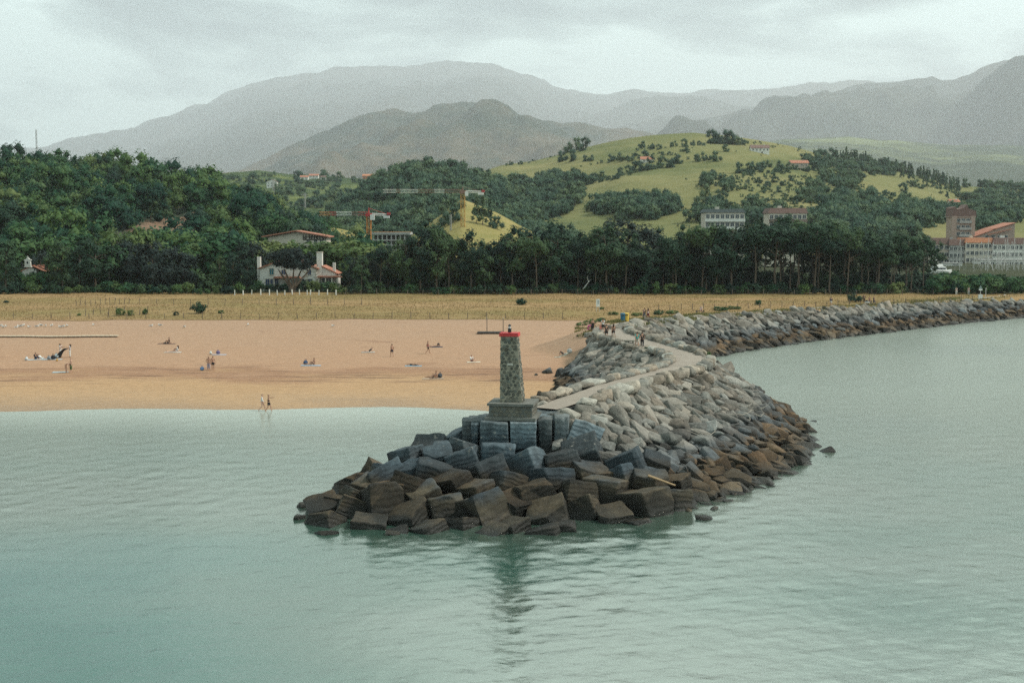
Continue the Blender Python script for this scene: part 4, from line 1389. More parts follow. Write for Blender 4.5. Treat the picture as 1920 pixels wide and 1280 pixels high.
FIELD = [  # photo position of the foot, scale, what it stands by
    (1338, 270, 1.55, 'of the large clump on the hilltop'), (1352, 270, 1.7, 'of the large clump on the hilltop'), (1366, 271, 1.6, 'of the large clump on the hilltop'), (1380, 272, 1.3, 'of the large clump on the hilltop'), (1393, 272, 0.8, 'of the large clump on the hilltop'),
    (1062, 284, 1.3, 'of the dark skyline clump above the middle wood'), (1078, 283, 1.45, 'of the dark skyline clump above the middle wood'), (1094, 283, 1.3, 'of the dark skyline clump above the middle wood'), (1054, 303, 1.1, 'just below the skyline clump'), (1069, 304, 1.2, 'just below the skyline clump'),
    (1098, 303, 0.65, 'in the short row on the upper field'), (1108, 303, 0.65, 'in the short row on the upper field'), (1147, 304, 0.8, 'in the short row on the upper field'), (1165, 303, 0.85, 'in the short row on the upper field'), (1182, 303, 0.75, 'in the short row on the upper field'),
    (1204, 278, 0.75, 'in the top hedgerow'), (1222, 281, 0.55, 'in the top hedgerow'), (1236, 281, 0.55, 'in the top hedgerow'), (1264, 275, 0.7, 'in the top hedgerow'), (1282, 274, 0.75, 'in the top hedgerow'), (1298, 273, 0.6, 'in the top hedgerow'), (1312, 273, 0.5, 'in the top hedgerow'),
    (1206, 304, 0.9, 'beside the red roof on the hill'), (1222, 306, 0.7, 'beside the red roof on the hill'), (1242, 315, 0.95, 'beside the red roof on the hill'), (1258, 314, 0.9, 'beside the red roof on the hill'), (1275, 308, 0.8, 'beside the red roof on the hill'),
    (1190, 320, 0.8, 'in the slanting hedgerow'), (1178, 326, 0.7, 'in the slanting hedgerow'), (1200, 322, 0.85, 'in the slanting hedgerow'), (1214, 320, 0.75, 'in the slanting hedgerow'), (1166, 330, 0.6, 'in the slanting hedgerow'), (1128, 336, 0.8, 'in the slanting hedgerow'), (1116, 340, 0.6, 'in the slanting hedgerow'),
    (1314, 303, 0.95, 'standing apart on the open field'), (1328, 302, 0.6, 'standing apart on the open field'), (1346, 303, 0.9, 'near the tree standing apart on the open field'), (1363, 285, 0.7, 'below the hilltop clump'),
    (1388, 326, 0.85, 'in the hedgerow left of the farmhouse'), (1402, 325, 0.7, 'in the hedgerow left of the farmhouse'), (1416, 320, 0.8, 'in the hedgerow left of the farmhouse'), (1430, 316, 0.8, 'in the hedgerow left of the farmhouse'), (1444, 314, 0.7, 'in the hedgerow left of the farmhouse'), (1466, 318, 0.8, 'in the hedgerow left of the farmhouse'), (1480, 318, 0.75, 'in the hedgerow left of the farmhouse'),
    (1524, 310, 1.25, 'right of the farmhouse'), (1512, 322, 0.7, 'right of the farmhouse'), (1322, 340, 0.75, 'in the rough pasture'), (1338, 338, 0.8, 'in the rough pasture'), (1372, 346, 0.6, 'in the rough pasture'), (1395, 356, 0.55, 'in the rough pasture'), (1424, 345, 0.5, 'in the orchard on the slope'), (1440, 352, 0.5, 'in the orchard on the slope'),
    (1455, 342, 0.5, 'in the orchard on the slope'), (1470, 350, 0.5, 'in the orchard on the slope'), (1448, 334, 0.5, 'in the orchard on the slope'), (1484, 340, 0.5, 'in the orchard on the slope'), (1432, 362, 0.5, 'in the orchard on the slope'), (1462, 362, 0.5, 'in the orchard on the slope'), (1410, 392, 0.9, 'just above the cream apartment block'), (1418, 384, 0.8, 'just above the cream apartment block'),
    (1360, 390, 0.9, 'just above the cream apartment block'), (1320, 372, 0.9, 'in the rough pasture'), (1230, 412, 0.7, 'at the foot of the open field'), (1694, 362, 0.9, 'on the small field below the conifers'), (1716, 350, 0.95, 'on the small field below the conifers'), (1727, 354, 0.6, 'on the small field below the conifers'), (1700, 400, 1.0, 'below the small scrubby field'),
    (958, 310, 0.55, 'on the skyline left of the green hill'), (976, 309, 0.6, 'on the skyline left of the green hill'), (1813, 352, 1.0, 'at the end of the conifer ridge'), (860, 392, 0.9, 'on the yellow knoll'), (1500, 275, 0.35, 'on the skyline right of the hilltop clump')]
for px, py, s, txt in FIELD:
    hh = HILLS['knoll'] if 'knoll' in txt else H
    p = hh.at(px, py)
    o = inst('field_tree', FT_ME[hr.integers(4)], None, (p.x, p.y, p.z - 0.6), (0, 0, hr.uniform(0, 6.28)), (s, s, s * hr.uniform(0.9, 1.1)))
    tag(o, '@round tree from left ' + txt, 'tree', 'scattered trees on the farmland hill')
for px, py, s in [(838, 400, 0.8), (850, 418, 0.85), (893, 420, 1.0), (905, 422, 1.05), (918, 424, 1.0), (932, 430, 0.7), (830, 425, 0.8)]:
    p = HILLS['knoll'].at(px, py)
    o = inst('conifer' if 885 < px < 930 else 'field_tree', CT_ME[0] if 885 < px < 930 else FT_ME[1], None, (p.x, p.y, p.z - 0.5), (0, 0, px), s)
    tag(o, 'dark conifer on the yellow knoll right of the crane mast' if 885 < px < 930 else 'tree on the yellow knoll beside the crane mast', 'tree', 'trees on the yellow knoll')

# belt of pines behind the meadow
pr = random.Random(31)
prof_x = [-40, 60, 150, 240, 330, 420, 470, 640, 700, 760, 800, 850, 950, 1010, 1060, 1130, 1230, 1270, 1320, 1400, 1470, 1520, 1570, 1620, 1660, 1695, 1730]
prof_y = [440, 455, 450, 470, 480, 455, 480, 460, 470, 440, 418, 438, 430, 424, 428, 420, 428, 410, 408, 414, 416, 408, 426, 432, 450, 428, 450]
px = 690
while px < 1745:
    for row, dd in enumerate((302, 311, 322) if px < 1380 else (302, 311, 322, 338)):
        x_ = px + pr.uniform(-12, 12) + row * 9
        if x_ > 1738:
            continue
        d = dd + pr.uniform(-3, 3)
        loc = gpt((x_ - 960) / FPX * d, d)
        top = np.interp(x_, prof_x, prof_y) + pr.uniform(-10, 38) + (6 if row == 0 else 0)
        s = (at_d(x_, top, d).z - loc.z) / 13.9
        k = pr.randrange(7)
        tree('pine_tree', loc, PINE_C[k] if pr.random() < (0.8 if x_ < 1400 or row == 3 else 0.15) else UMB_C[k % 3], PINE_T[k % 4], s, '@pine from left in the belt %s, %s' % (('front row', 'middle row', 'back row', 'rearmost row')[row], where(x_)), 'pine tree', 'pines of the dark belt behind the meadow', sz=1.0)
    px += pr.uniform(24, 36)
p = gpt((1175 - 960) / FPX * 318, 318)
tree('pine_tree', p, DARK_C[0], PINE_T[1], (at_d(1175, 410, 318).z - p.z) / 12.8 * 1.0, 'very dark flat topped conifer rising just above the pine belt, right of the dead trunk', 'conifer', None, sz=1.0)

# mixed trees on the left
for (px, top, d, kind, sz, txt) in [
        (10, 452, 306, 'pine', 1, 'tall shaggy pine at the edge by the bell gable'), (-22, 440, 320, 'pine', 1, 'tall pine half out of view left of the bell gable'), (78, 470, 316, 'dark', 1, 'dark conifer just right of the bell gable'), (118, 452, 304, 'pine', 1, 'tall pine with a long pale trunk right of the bell gable'), (150, 462, 303, 'pine', 1, 'second tall pine right of the bell gable'),
        (178, 440, 305, 'pine', 1, 'tall bright topped pine with a straight pale trunk'), (205, 455, 312, 'broad', 1, 'leafy tree beside the straight pale trunk'), (240, 448, 316, 'dark', 1, 'dark conifer left of the great dark conifer'), (288, 452, 306, 'dark', 1.0, 'great dark conifer below the bare earth scar'), (330, 462, 310, 'dark', 1.0, 'dark conifer leaning on the great dark conifer'),
        (262, 424, 330, 'bright', 1, 'light green tree below the scar'), (215, 428, 332, 'bright', 1, 'light green tree left of the scar'), (300, 456, 340, 'bright', 1, 'light green tree right under the scar'), (352, 460, 318, 'broad', 1, 'ivy green tree right of the great dark conifer'), (372, 452, 326, 'bright', 1, 'blue green willow like tree right of the scar'), (398, 458, 330, 'bright', 1, 'pale tree right of the scar foot'),
        (424, 432, 322, 'broad', 1, 'tall round topped tree left of the villa'), (446, 448, 316, 'pine', 1, 'pine just left of the villa chimney'), (412, 480, 304, 'pine', 1, 'bushy pine at the meadow edge left of the villa'), (438, 482, 303, 'pine', 1, 'second bushy pine at the meadow edge left of the villa'), (462, 488, 302, 'pine', 1, 'third bushy pine close to the villa wall'), (476, 452, 322, 'dark', 1, 'dark conifer behind the villa chimney'),
        (500, 448, 336, 'bright', 1, 'light green tree behind the villa roof'), (528, 446, 338, 'bright', 1, 'light green tree behind the flat dark tree'), (556, 452, 336, 'bright', 1, 'second light green tree behind the flat dark tree'), (590, 455, 338, 'broad', 1, 'green tree below the timbered house'), (618, 448, 334, 'bright', 1, 'leafy tree right of the timbered house'), (642, 446, 336, 'bright', 1, 'tall leafy tree right of the villa'), (668, 450, 330, 'bright', 1, 'leafy tree below the red crane'),
        (655, 480, 312, 'pine', 1, 'dark pine right of the villa terrace'), (680, 478, 306, 'dark', 1, 'dark low conifer right of the villa terrace'), (712, 458, 318, 'bright', 1, 'leafy tree in front of the half built block'), (742, 462, 320, 'bright', 1, 'second leafy tree in front of the half built block'), (802, 413, 316, 'pine', 1, 'tallest pine of the belt rising beside the half built block'), (45, 440, 335, 'broad', 1, 'green tree above the bell gable'), (47, 510, 304, 'broad', 1, 'small leafy tree hiding the chapel wall'), (62, 514, 303, 'broad', 1, 'second small leafy tree hiding the chapel wall'), (76, 506, 304, 'broad', 1, 'small leafy tree at the chapel corner'), (100, 438, 335, 'broad', 1, 'green tree behind the pines right of the bell gable'), (150, 434, 338, 'broad', 1, 'green tree behind the second tall pine'), (-10, 430, 338, 'broad', 1, 'green tree at the foot of the near hill')]:
    loc = gpt((px - 960) / FPX * d, d)
    hgt = at_d(px, top, d).z - loc.z
    if kind == 'pine':
        tree('pine_tree', loc, PINE_C[pr.randrange(7)], PINE_T[pr.randrange(4)], hgt / 13.9, txt, 'pine tree', 'trees at the meadow edge near the villa')
    elif kind == 'dark':
        tree('dark_conifer', loc, DARK_C[pr.randrange(2)], PINE_T[pr.randrange(4)], hgt / 12.9, txt, 'conifer', 'trees at the meadow edge near the villa')
    else:
        tree('leafy_tree', loc, (BROAD_C if kind == 'broad' else BRIGHT_C)[pr.randrange(3)], BROAD_T[pr.randrange(3)], hgt / 10.8, txt, 'tree', 'trees at the meadow edge near the villa')

# flat-topped dark tree in front of the villa, several stems
loc = gpt((548 - 960) / FPX * 303, 303)
e = empty('flat_topped_tree', loc, 0, 'black green flat topped tree with several stems in front of the white villa', 'tree')
tm = MB()
for (a, b_) in [(-1.0, -0.6), (0.2, 0.4), (1.3, 0.9), (2.6, 0.5), (-2.2, 0.7)]:
    tm.tube([(0.1 * a, 0, -0.4), (0.3 * a, 0.2 * b_, 1.6), (1.1 * a, b_, 4.0), (1.6 * a, 1.5 * b_, 5.6)], [0.42, 0.34, 0.22, 0.1], 6)
tm.build('trunk', BARK, e)
cc = clumps_dome(500, 74, 5.9, 3.9, 10.2, 0.95, 0.25, 0.05)
cc[:, 1] *= 0.7
cc[:, 2] = np.where(cc[:, 2] < 5.4, cc[:, 2] + 0.3 * np.abs(cc[:, 0]) * 0.6, cc[:, 2])
mesh_obj('crown', *leaves(cc, 60, 0.34, 501, 0.2, 0.32), DARKC, e)

# undergrowth along the foot of the belt
px = -15
while px < 1925:
    d = pr.uniform(297.5, 301.5)
    kindl = pr.random()
    gap = 1770 < px
    dd = d + (8 if 480 < px < 640 else 0)
    loc = gpt((px - 960) / FPX * dd, dd)
    s = pr.uniform(0.7, 1.45)
    me = (SHRUB_D if kindl < 0.5 else SHRUB_B if kindl < 0.85 else SHRUB_L)[pr.randrange(5)]
    if px > 1740:
        me, s = SHRUB_B[pr.randrange(5)], pr.uniform(1.6, 2.6)
    o = inst('shrub', me, None, loc, (0, 0, pr.uniform(0, 6.28)), (s * pr.uniform(1, 1.5), s, s))
    tag(o, '@low shrub from left at the tree foot, ' + where(px), 'shrub', 'undergrowth along the meadow edge')
    px += pr.uniform(11, 22)
for k in range(46):
    px = 1735 + 200 * pr.random()
    d = pr.uniform(303, 330)
    loc = gpt((px - 960) / FPX * d, d)
    s = pr.uniform(1.5, 2.4) * (0.7 if px > 1860 else 1.0)
    o = inst('shrub', SHRUB_B[pr.randrange(5)], None, loc, (0, 0, pr.uniform(0, 6.28)), (s * 1.3, s, s * 0.95))
    tag(o, 'green bush in the thicket in front of the moored boats', 'shrub', 'thicket in front of the marina')

pl = []
UND_V = [(v, np.vstack([f, f[:1]]), 1) for v, f in SHRUB_V]
for k in range(430):
    d = pr.uniform(312, 336)
    px = pr.uniform(-40, 1740)
    if (470 < px < 660 and d < 325) or (px > 1390 and pr.random() < 0.3):
        continue
    loc = gpt((px - 960) / FPX * d, d)
    pl.append(((loc.x, loc.y, loc.z - 0.2), pr.uniform(1.5, 2.6), pr.randrange(5)))
merge_trees('undergrowth', UND_V, pl, PINE, 18, 'dark undergrowth filling the shade beneath the belt of pines', 'undergrowth')

# bushes and saplings in the meadow, and weeds on the dunes
for (px, py, w, kind, sq, txt) in [(373, 588, 34, 'D', 1.0, 'largest dark bush standing alone in the meadow'), (330, 592, 13, 'D', 1, 'small dark bush left of the largest meadow bush'), (414, 588, 14, 'B', 0.8, 'low scrap of green right of the largest meadow bush'), (12, 568, 16, 'D', 0.5, 'low dark bush at the meadow edge'),
                               (226, 592, 20, 'L', 1.2, 'tall pale green weeds among the meadow posts'), (244, 592, 16, 'L', 1.1, 'pale green weeds right of the tallest weeds'), (272, 590, 14, 'L', 1.2, 'thin pale weeds among the leaning posts'), (148, 592, 10, 'L', 0.9, 'single weed left of the posts'), (977, 572, 24, 'B', 0.8, 'green bush in the meadow above the beacon'),
                               (1421, 572, 17, 'B', 1, 'small bush in the meadow right of the seated walker'), (1603, 567, 32, 'D', 0.8, 'grey green bush beside the path walkers'), (1662, 546, 26, 'D', 0.85, 'dome shaped clipped bush at the edge of the pines'), (1520, 546, 14, 'L', 1.3, 'pale young shoot at the edge of the pines'), (1186, 552, 8, 'L', 1.2, 'tiny sapling left of the two saplings'),
                               (1128, 580, 12, 'B', 0.7, 'small green bush behind the white notice board'), (1235, 590, 24, 'D', 0.6, 'dark low bush right of the couple on the path'), (1099, 630, 14, 'D', 0.8, 'dark little bush on the sand beside the jetty root'), (1083, 630, 8, 'B', 0.7, 'tiny bush on the sand left of the jetty root'), (1117, 632, 10, 'L', 0.8, 'pale little bush on the stones at the jetty root'),
                               (1108, 607, 30, 'L', 0.5, 'grassy green mound on the dune below the notice board'), (1090, 610, 26, 'L', 0.4, 'grassy tuft on the dune edge'), (1127, 603, 26, 'B', 0.45, 'grassy mound beside the sandy gap'), (1150, 590, 24, 'L', 0.4, 'grassy hump behind the bins'), (1195, 592, 26, 'L', 0.4, 'grassy hump left of the couple'), (1260, 588, 30, 'L', 0.35, 'grassy hump right of the dark low bush'),
                               (1350, 582, 34, 'B', 0.35, 'green tussock right of the seated walker'), (1375, 580, 30, 'L', 0.35, 'second green tussock right of the seated walker'), (1175, 618, 22, 'B', 0.4, 'green tussock at the top of the rocks by the bins'), (1200, 612, 26, 'B', 0.35, 'green tussock on the bank below the path'), (1225, 607, 24, 'L', 0.35, 'pale tussock on the bank below the path'), (1160, 622, 14, 'B', 0.5, 'small tussock beside the path'),
                               (1285, 600, 24, 'L', 0.3, 'yellowish tussock at the top of the sea wall'), (1788, 562, 12, 'L', 0.5, 'dry tuft near the warning sign')]:
    loc = G(px, py)
    s = w * loc.y / FPX / 2.9
    me = {'D': SHRUB_D, 'B': SHRUB_B, 'L': SHRUB_L}[kind][int(px) % 5]
    o = inst('bush', me, None, loc - Vector((0, 0, 0.08)), (0, 0, px), (s, s, s * sq))
    tag(o, txt, 'bush')
for (px, base, top, w, txt) in [(1207, 555, 514, 27, 'taller of the two small saplings in the meadow'), (1230, 554, 524, 19, 'shorter of the two small saplings in the meadow')]:
    loc = G(px, base)
    hgt = (base - top) * loc.y / FPX
    e = empty('sapling', loc, 0, txt, 'sapling')
    MB().tube([(0, 0, -0.2), (0.03, 0, hgt * 0.5)], [0.09, 0.05], 5).build('trunk', BARK, e)
    mesh_obj('crown', *leaves(clumps_dome(px, 20, w * loc.y / FPX / 2 * 0.8, hgt * 0.12, hgt * 0.95, 0.42, 0.9, 0.1), 40, 0.16, px, 0.3, 0.5), BROAD, e)
# green growth on the sea side where wall and jetty meet, and tufts among the kerb stones
for (px, py, w, sq, txt) in [(1325, 668, 18, 1.0, 'bright green tuft in the corner between jetty and sea wall'), (1215, 652, 16, 0.5, 'green growth at the foot of the far kerb stones'), (1235, 657, 16, 0.5, 'green growth beside the far kerb stones'), (1305, 694, 16, 0.6, 'green patch below the outer kerb stones'), (1110, 770, 12, 0.5, 'small tuft among the near kerb stones')]:
    a_, b_ = ray(px, py)
    d = np.linspace(90, 190, 1200)
    hh = jz(a_ * d, d)[0]
    k = int(np.argmax(CH + b_ * d <= hh + 0.2))
    s = w * d[k] / FPX / 2.9
    o = inst('tuft', SHRUB_B[px % 5], None, (a_ * d[k], d[k], hh[k]), (0, 0, px), (s, s, s * sq))
    tag(o, txt, 'plant')

# dry grass standing over the meadow and marram on the dune, too fine to count
gr = np.random.default_rng(5)


def blades(name, P, h, w, mat, label, seed):
    r = np.random.default_rng(seed)
    n = len(P)
    a = r.uniform(0, 6.28, n)
    hh = h * r.uniform(0.5, 1.5, n)
    dx, dy = np.cos(a) * w, np.sin(a) * w
    lean = r.normal(size=(n, 2)) * 0.25 * hh[:, None]
    V = np.stack([P - np.stack([dx, dy, 0 * a], 1), P + np.stack([dx, dy, 0 * a], 1), P + np.stack([lean[:, 0], lean[:, 1], hh], 1)], 1).reshape(-1, 3)
    o = mesh_obj(name, V, np.arange(3 * n).reshape(n, 3), mat)
    at = o.data.attributes.new('rnd', 'FLOAT', 'POINT')
    at.data.foreach_set('value', np.repeat(r.random(n), 3).astype(np.float32))
    return tag(o, label, 'grass', kind='stuff')


n = 70000
dd = 232 + 68 * gr.random(n) ** 1.1
xx = (gr.uniform(-0.42, 0.42, n)) * dd
zz_ = gz(xx, dd)
ok = ~inside(np.stack([xx, dd], 1), RIVER) & (vnoise(xx / 9, dd / 5, 8, 3) > -0.35)
d0, _ = seg_dist(np.stack([xx, dd], 1), shore)
ok &= d0 > 1.3
DRYG = leaf_material('dry_grass', (0.17, 0.13, 0.055), (0.245, 0.168, 0.08), (0.32, 0.215, 0.115), 0.2)
blades('dry_grass', np.stack([xx, dd, zz_], 1)[ok], 0.20, 0.08, DRYG, 'straw coloured dry grass standing over the meadow', 3)
n = 26000
u_, w_ = gr.uniform(0, len(shore) - 1.001, n), gr.normal(size=n) * 2.6
sx, sy = np.interp(u_, np.arange(len(shore)), shore[:, 0]), np.interp(u_, np.arange(len(shore)), shore[:, 1])
xx, dd = sx + w_ * 0.8 - 1.0, sy - w_ * 0.6 + 0.6
P_ = np.stack([xx, dd], 1)
d0, _ = seg_dist(P_, shore)
dc, ic = seg_dist(P_, CREST)
ok = (d0 > np.interp(u_, [0, 3, 6, 10], [1.7, 0.9, 0.7, 0.8])) & (ic > JET + 0.8) & (vnoise(xx / 2.5, dd / 2.5, 15, 2) > -0.2) & (~inside(P_, RIVER) | (dc < 1.4))
zz_ = np.where(inside(P_, RIVER), crest_z(ic) - 0.3 * dc, gz(xx, dd))
MARR = leaf_material('marram_grass', (0.085, 0.095, 0.03), (0.15, 0.145, 0.05), (0.25, 0.21, 0.09), 0.2)
blades('dune_grass', np.stack([xx, dd, zz_], 1)[ok], 0.36, 0.07, MARR, 'green and straw dune grass along the shore path', 4)
n = 9000
xx, dd = gr.uniform(8, 22, n), gr.uniform(192, 216, n)
P_ = np.stack([xx, dd], 1)
d0, _ = seg_dist(P_, shore)
ok = (d0 > 2.0) & ~inside(P_, RIVER) & (vnoise(xx / 3, dd / 3, 16, 2) > -0.05) & (960 + FPX * xx / dd > 1078) & (960 + FPX * xx / dd < 1160)
blades('dune_grass', np.stack([xx, dd, gz(xx, dd)], 1)[ok], 0.38, 0.07, MARR, 'grass on the low dune between beach and path', 6)
# ---------------------------------------------------------------- buildings
WHITE = plain('white_render', (0.62, 0.60, 0.55), 0.9, 0.08, 0.6)
CREAM = plain('cream_render', (0.52, 0.46, 0.38), 0.9, 0.08, 0.4)
BEIGE = plain('beige_render', (0.40, 0.33, 0.27), 0.9, 0.08, 0.4)
BRICK = plain('red_brown_brick', (0.33, 0.245, 0.20), 0.9, 0.12, 0.5)
BROWNC = plain('brown_cladding', (0.20, 0.145, 0.12), 0.9, 0.10, 0.5)
GREYC = plain('grey_concrete', (0.34, 0.33, 0.31), 0.9, 0.12, 0.5)
TILE = plain('red_roof_tile', (0.34, 0.145, 0.095), 0.9, 0.18, 1.2, 0.4)
TILEB = plain('brown_roof_tile', (0.16, 0.10, 0.085), 0.9, 0.18, 1.0, 0.4)
ORTILE = plain('orange_roof_tile', (0.42, 0.18, 0.10), 0.9, 0.15, 1.0, 0.4)
SLATE = plain('dark_roof', (0.05, 0.065, 0.065), 0.8, 0.15, 1.0)
GLASS = plain('window_glass', (0.025, 0.032, 0.04), 0.15, 0.1, 1.0, spec=0.5)
SHUT = plain('teal_shutter', (0.03, 0.13, 0.16), 0.7, 0.08)
SHUTB = plain('blue_shutter', (0.025, 0.05, 0.11), 0.7, 0.08)
TIMBER = plain('dark_timber', (0.045, 0.035, 0.03), 0.8, 0.15)
ORANGE = plain('orange_steel', (0.50, 0.20, 0.055), 0.6, 0.1)
REDS = plain('red_steel', (0.40, 0.045, 0.045), 0.6, 0.1)
WHITES = plain('white_steel', (0.62, 0.60, 0.56), 0.6, 0.08)
RUST = plain('faded_steel', (0.22, 0.12, 0.09), 0.7, 0.1)
YELS = plain('yellow_steel', (0.46, 0.26, 0.075), 0.6, 0.1)


def win_mesh(w, h):
    """window: pane set back in a pale frame with a sill"""
    return w, h


def windows(par, xs, z, y, w, h, glass=GLASS, frame=WHITE, sill=True, name='window'):
    pm = mesh_data('window', *_mb(MB().box((0, -0.03, h / 2), (w, 0.06, h))), [glass])
    fm = MB()
    t = 0.09
    fm.box((-w / 2 - t / 2, -0.06, h / 2), (t, 0.12, h + 2 * t)).box((w / 2 + t / 2, -0.06, h / 2), (t, 0.12, h + 2 * t)).box((0, -0.06, h + t / 2), (w, 0.12, t)).box((0, -0.05, h / 2), (0.06, 0.10, h))
    fmd = mesh_data('frame', fm.v, fm.f, [frame])
    sm = mesh_data('sill', *_mb(MB().box((0, -0.12, -t / 2), (w + 0.16, 0.24, t))), [frame])
    for x in xs:
        o = inst(name, pm, par, (x, y, z))
        inst('frame', fmd, o)
        if sill:
            inst('sill', sm, o)


def _mb(mb):
    return mb.v, mb.f


def gable_roof(par, x0, x1, y0, y1, z, rise, mat, over=0.4, along='x', th=0.22, name='roof'):
    mb = MB()
    if along == 'x':
        ym = (y0 + y1) / 2
        a, b = y0 - over, y1 + over
        zo = z - over * rise / ((y1 - y0) / 2)
        for (ya, za, yb, zb) in ((a, zo, ym, z + rise), (b, zo, ym, z + rise)):
            mb.add([(x0 - over, ya, za), (x1 + over, ya, za), (x1 + over, yb, zb), (x0 - over, yb, zb), (x0 - over, ya, za + th), (x1 + over, ya, za + th), (x1 + over, yb, zb + th), (x0 - over, yb, zb + th)],
                   [(3, 2, 1, 0), (4, 5, 6, 7), (0, 1, 5, 4), (1, 2, 6, 5), (2, 3, 7, 6), (3, 0, 4, 7)])
    else:
        xm = (x0 + x1) / 2
        a, b = x0 - over, x1 + over
        zo = z - over * rise / ((x1 - x0) / 2)
        for (xa, za, xb, zb) in ((a, zo, xm, z + rise), (b, zo, xm, z + rise)):
            mb.add([(xa, y0 - over, za), (xa, y1 + over, za), (xb, y1 + over, zb), (xb, y0 - over, zb), (xa, y0 - over, za + th), (xa, y1 + over, za + th), (xb, y1 + over, zb + th), (xb, y0 - over, zb + th)],
                   [(0, 1, 2, 3), (7, 6, 5, 4), (4, 5, 1, 0), (5, 6, 2, 1), (6, 7, 3, 2), (7, 4, 0, 3)])
    return mb.build(name, mat, par)


def gable_walls(par, x0, x1, y0, y1, z0, z, rise, mat, along='x', name='wall'):
    mb = MB()
    if along == 'x':
        ym = (y0 + y1) / 2
        prof = [(y0, z0), (y1, z0), (y1, z), (ym, z + rise), (y0, z)]
        n = 5
        vs = [(x0, y, zz) for y, zz in prof] + [(x1, y, zz) for y, zz in prof]
        mb.add(vs, [tuple(range(n - 1, -1, -1)), tuple(range(n, 2 * n))] + [(i, (i + 1) % n, (i + 1) % n + n, i + n) for i in range(n)])
    else:
        xm = (x0 + x1) / 2
        mb.prism([(x0, z0), (x1, z0), (x1, z), (xm, z + rise), (x0, z)], y0, y1)
    return mb.build(name, mat, par)


# --- white villa
VD = 313.0
S = VD / FPX
v0 = at_d(540, 545, VD)
v0.z = float(gz(v0.x, VD)[0])
villa = empty('villa', v0, 0, 'white villa with red tile roofs, blue shutters and three chimneys at the meadow edge', 'villa')
X_ = lambda px: (px - 540) * S
Zv = lambda py: at_d(540, py, VD).z - v0.z
gable_walls(villa, X_(488), X_(594), 0, 9, -0.5, Zv(503), Zv(484) - Zv(503), WHITE, 'y')
gable_roof(villa, X_(488), X_(594), 0, 9, Zv(503), Zv(484) - Zv(503), TILE, 0.6, 'y')
MB().span((X_(479), 2.5, Zv(540)), (X_(485.5), 3.4, Zv(482))).build('chimney', WHITE, villa)
tw = MB().span((X_(593), 1.2, -0.3), (X_(603), 3.0, Zv(474))).build('chimney', WHITE, villa)
MB().span((X_(592.3), 1.1, Zv(474)), (X_(603.7), 3.1, Zv(472.6))).build('cornice', CREAM, tw)
wing = MB()
wing.prism([(X_(600), -0.5), (X_(630), -0.5), (X_(630), Zv(514)), (X_(604), Zv(501)), (X_(600), Zv(501))], 1.5, 8.5)
wing.build('wing_wall', WHITE, villa)
wr_ = MB()
wr_.prism([(X_(602), Zv(499.5)), (X_(633), Zv(514.5)), (X_(633), Zv(513)), (X_(602), Zv(498))][::-1], 1.0, 9.0)
wr_.build('wing_roof', TILE, villa)
MB().span((X_(622), 2.2, Zv(514)), (X_(627), 3.0, Zv(493))).build('chimney', WHITE, villa)
pr_ = MB()
pr_.prism([(X_(596), Zv(520)), (X_(641), Zv(520)), (X_(638), Zv(517)), (X_(598), Zv(517))], -1.6, 1.4).prism([(X_(514), Zv(521)), (X_(567), Zv(521)), (X_(563), Zv(518)), (X_(518), Zv(518))], -1.8, 0.0)
pr_.build('porch_roof', TILE, villa)
bal = MB()
for k in range(14):
    bal.box((X_(602 + k * 1.9), 0.2, Zv(515.3)), (0.12, 0.12, 0.42))
bal.box((X_(614), 0.2, Zv(513.5)), (X_(627) - X_(601), 0.2, 0.14)).box((X_(614), 0.2, Zv(517)), (X_(627) - X_(601), 0.2, 0.14))
for k in range(10):
    bal.box((X_(529 + k * 1.4), -0.35, Zv(516)), (0.1, 0.12, 0.4))
bal.box((X_(535.5), -0.35, Zv(514.6)), (2.2, 0.16, 0.1))
bal.build('balustrade', WHITE, villa)
for px in (599, 612, 624, 634, 516, 540, 565):
    inst('column', mesh_data('column', *_mb(MB().span((-0.16, -0.16, -0.4), (0.16, 0.16, Zv(520)))), [CREAM]), villa, (X_(px), -1.3, 0))
windows(villa, [X_(510)], Zv(515), 0, 1.0, 1.5, SHUT, CREAM)
windows(villa, [X_(532.5), X_(580)], Zv(515), 0, 1.0, 1.2, SHUTB, CREAM)
windows(villa, [X_(502), X_(511), X_(519), X_(567), X_(582)], Zv(536), 0, 0.95, 1.7, SHUTB, CREAM)
windows(villa, [X_(608), X_(620)], Zv(534), 1.5, 1.0, 1.7, GLASS, CREAM)
st = MB()
for k in range(9):
    for sx in (X_(592.6), X_(574)):
        st.box((sx + (0.15 if k % 2 else 0), -0.02, Zv(538) + 0.62 * k), (0.55 if k % 2 else 0.85, 0.12, 0.34))
tag(st.build('corner_stones', CREAM, villa), kind='stuff')

# --- timbered house above the villa
TD = 385.0
S2 = TD / FPX
t0 = at_d(553, 462, TD)
t0.z -= 3
th_ = empty('timbered_house', t0, 0, 'broad timbered house with a low red roof under the wooded hill', 'house')
X_ = lambda px: (px - 553) * S2
Zt = lambda py: at_d(553, py, TD).z - t0.z
gable_walls(th_, X_(503), X_(612), 0, 9, -4, Zt(445), Zt(435) - Zt(445), CREAM, 'y')
gable_roof(th_, X_(498), X_(612), -0.6, 9.5, Zt(444), Zt(434) - Zt(444), TILE, 0.9, 'y', 0.35)
tb = MB()
for k, px in enumerate((569, 574, 580, 585, 590, 595, 600, 606, 611)):
    tb.box((X_(px), -0.06, (Zt(440) + Zt(449)) / 2), (0.26, 0.12, Zt(440) - Zt(449)))
tb.box((X_(590), -0.075, Zt(449)), (X_(612) - X_(568), 0.15, 0.3)).box((X_(590), -0.075, Zt(444.5)), (X_(612) - X_(568), 0.15, 0.22))
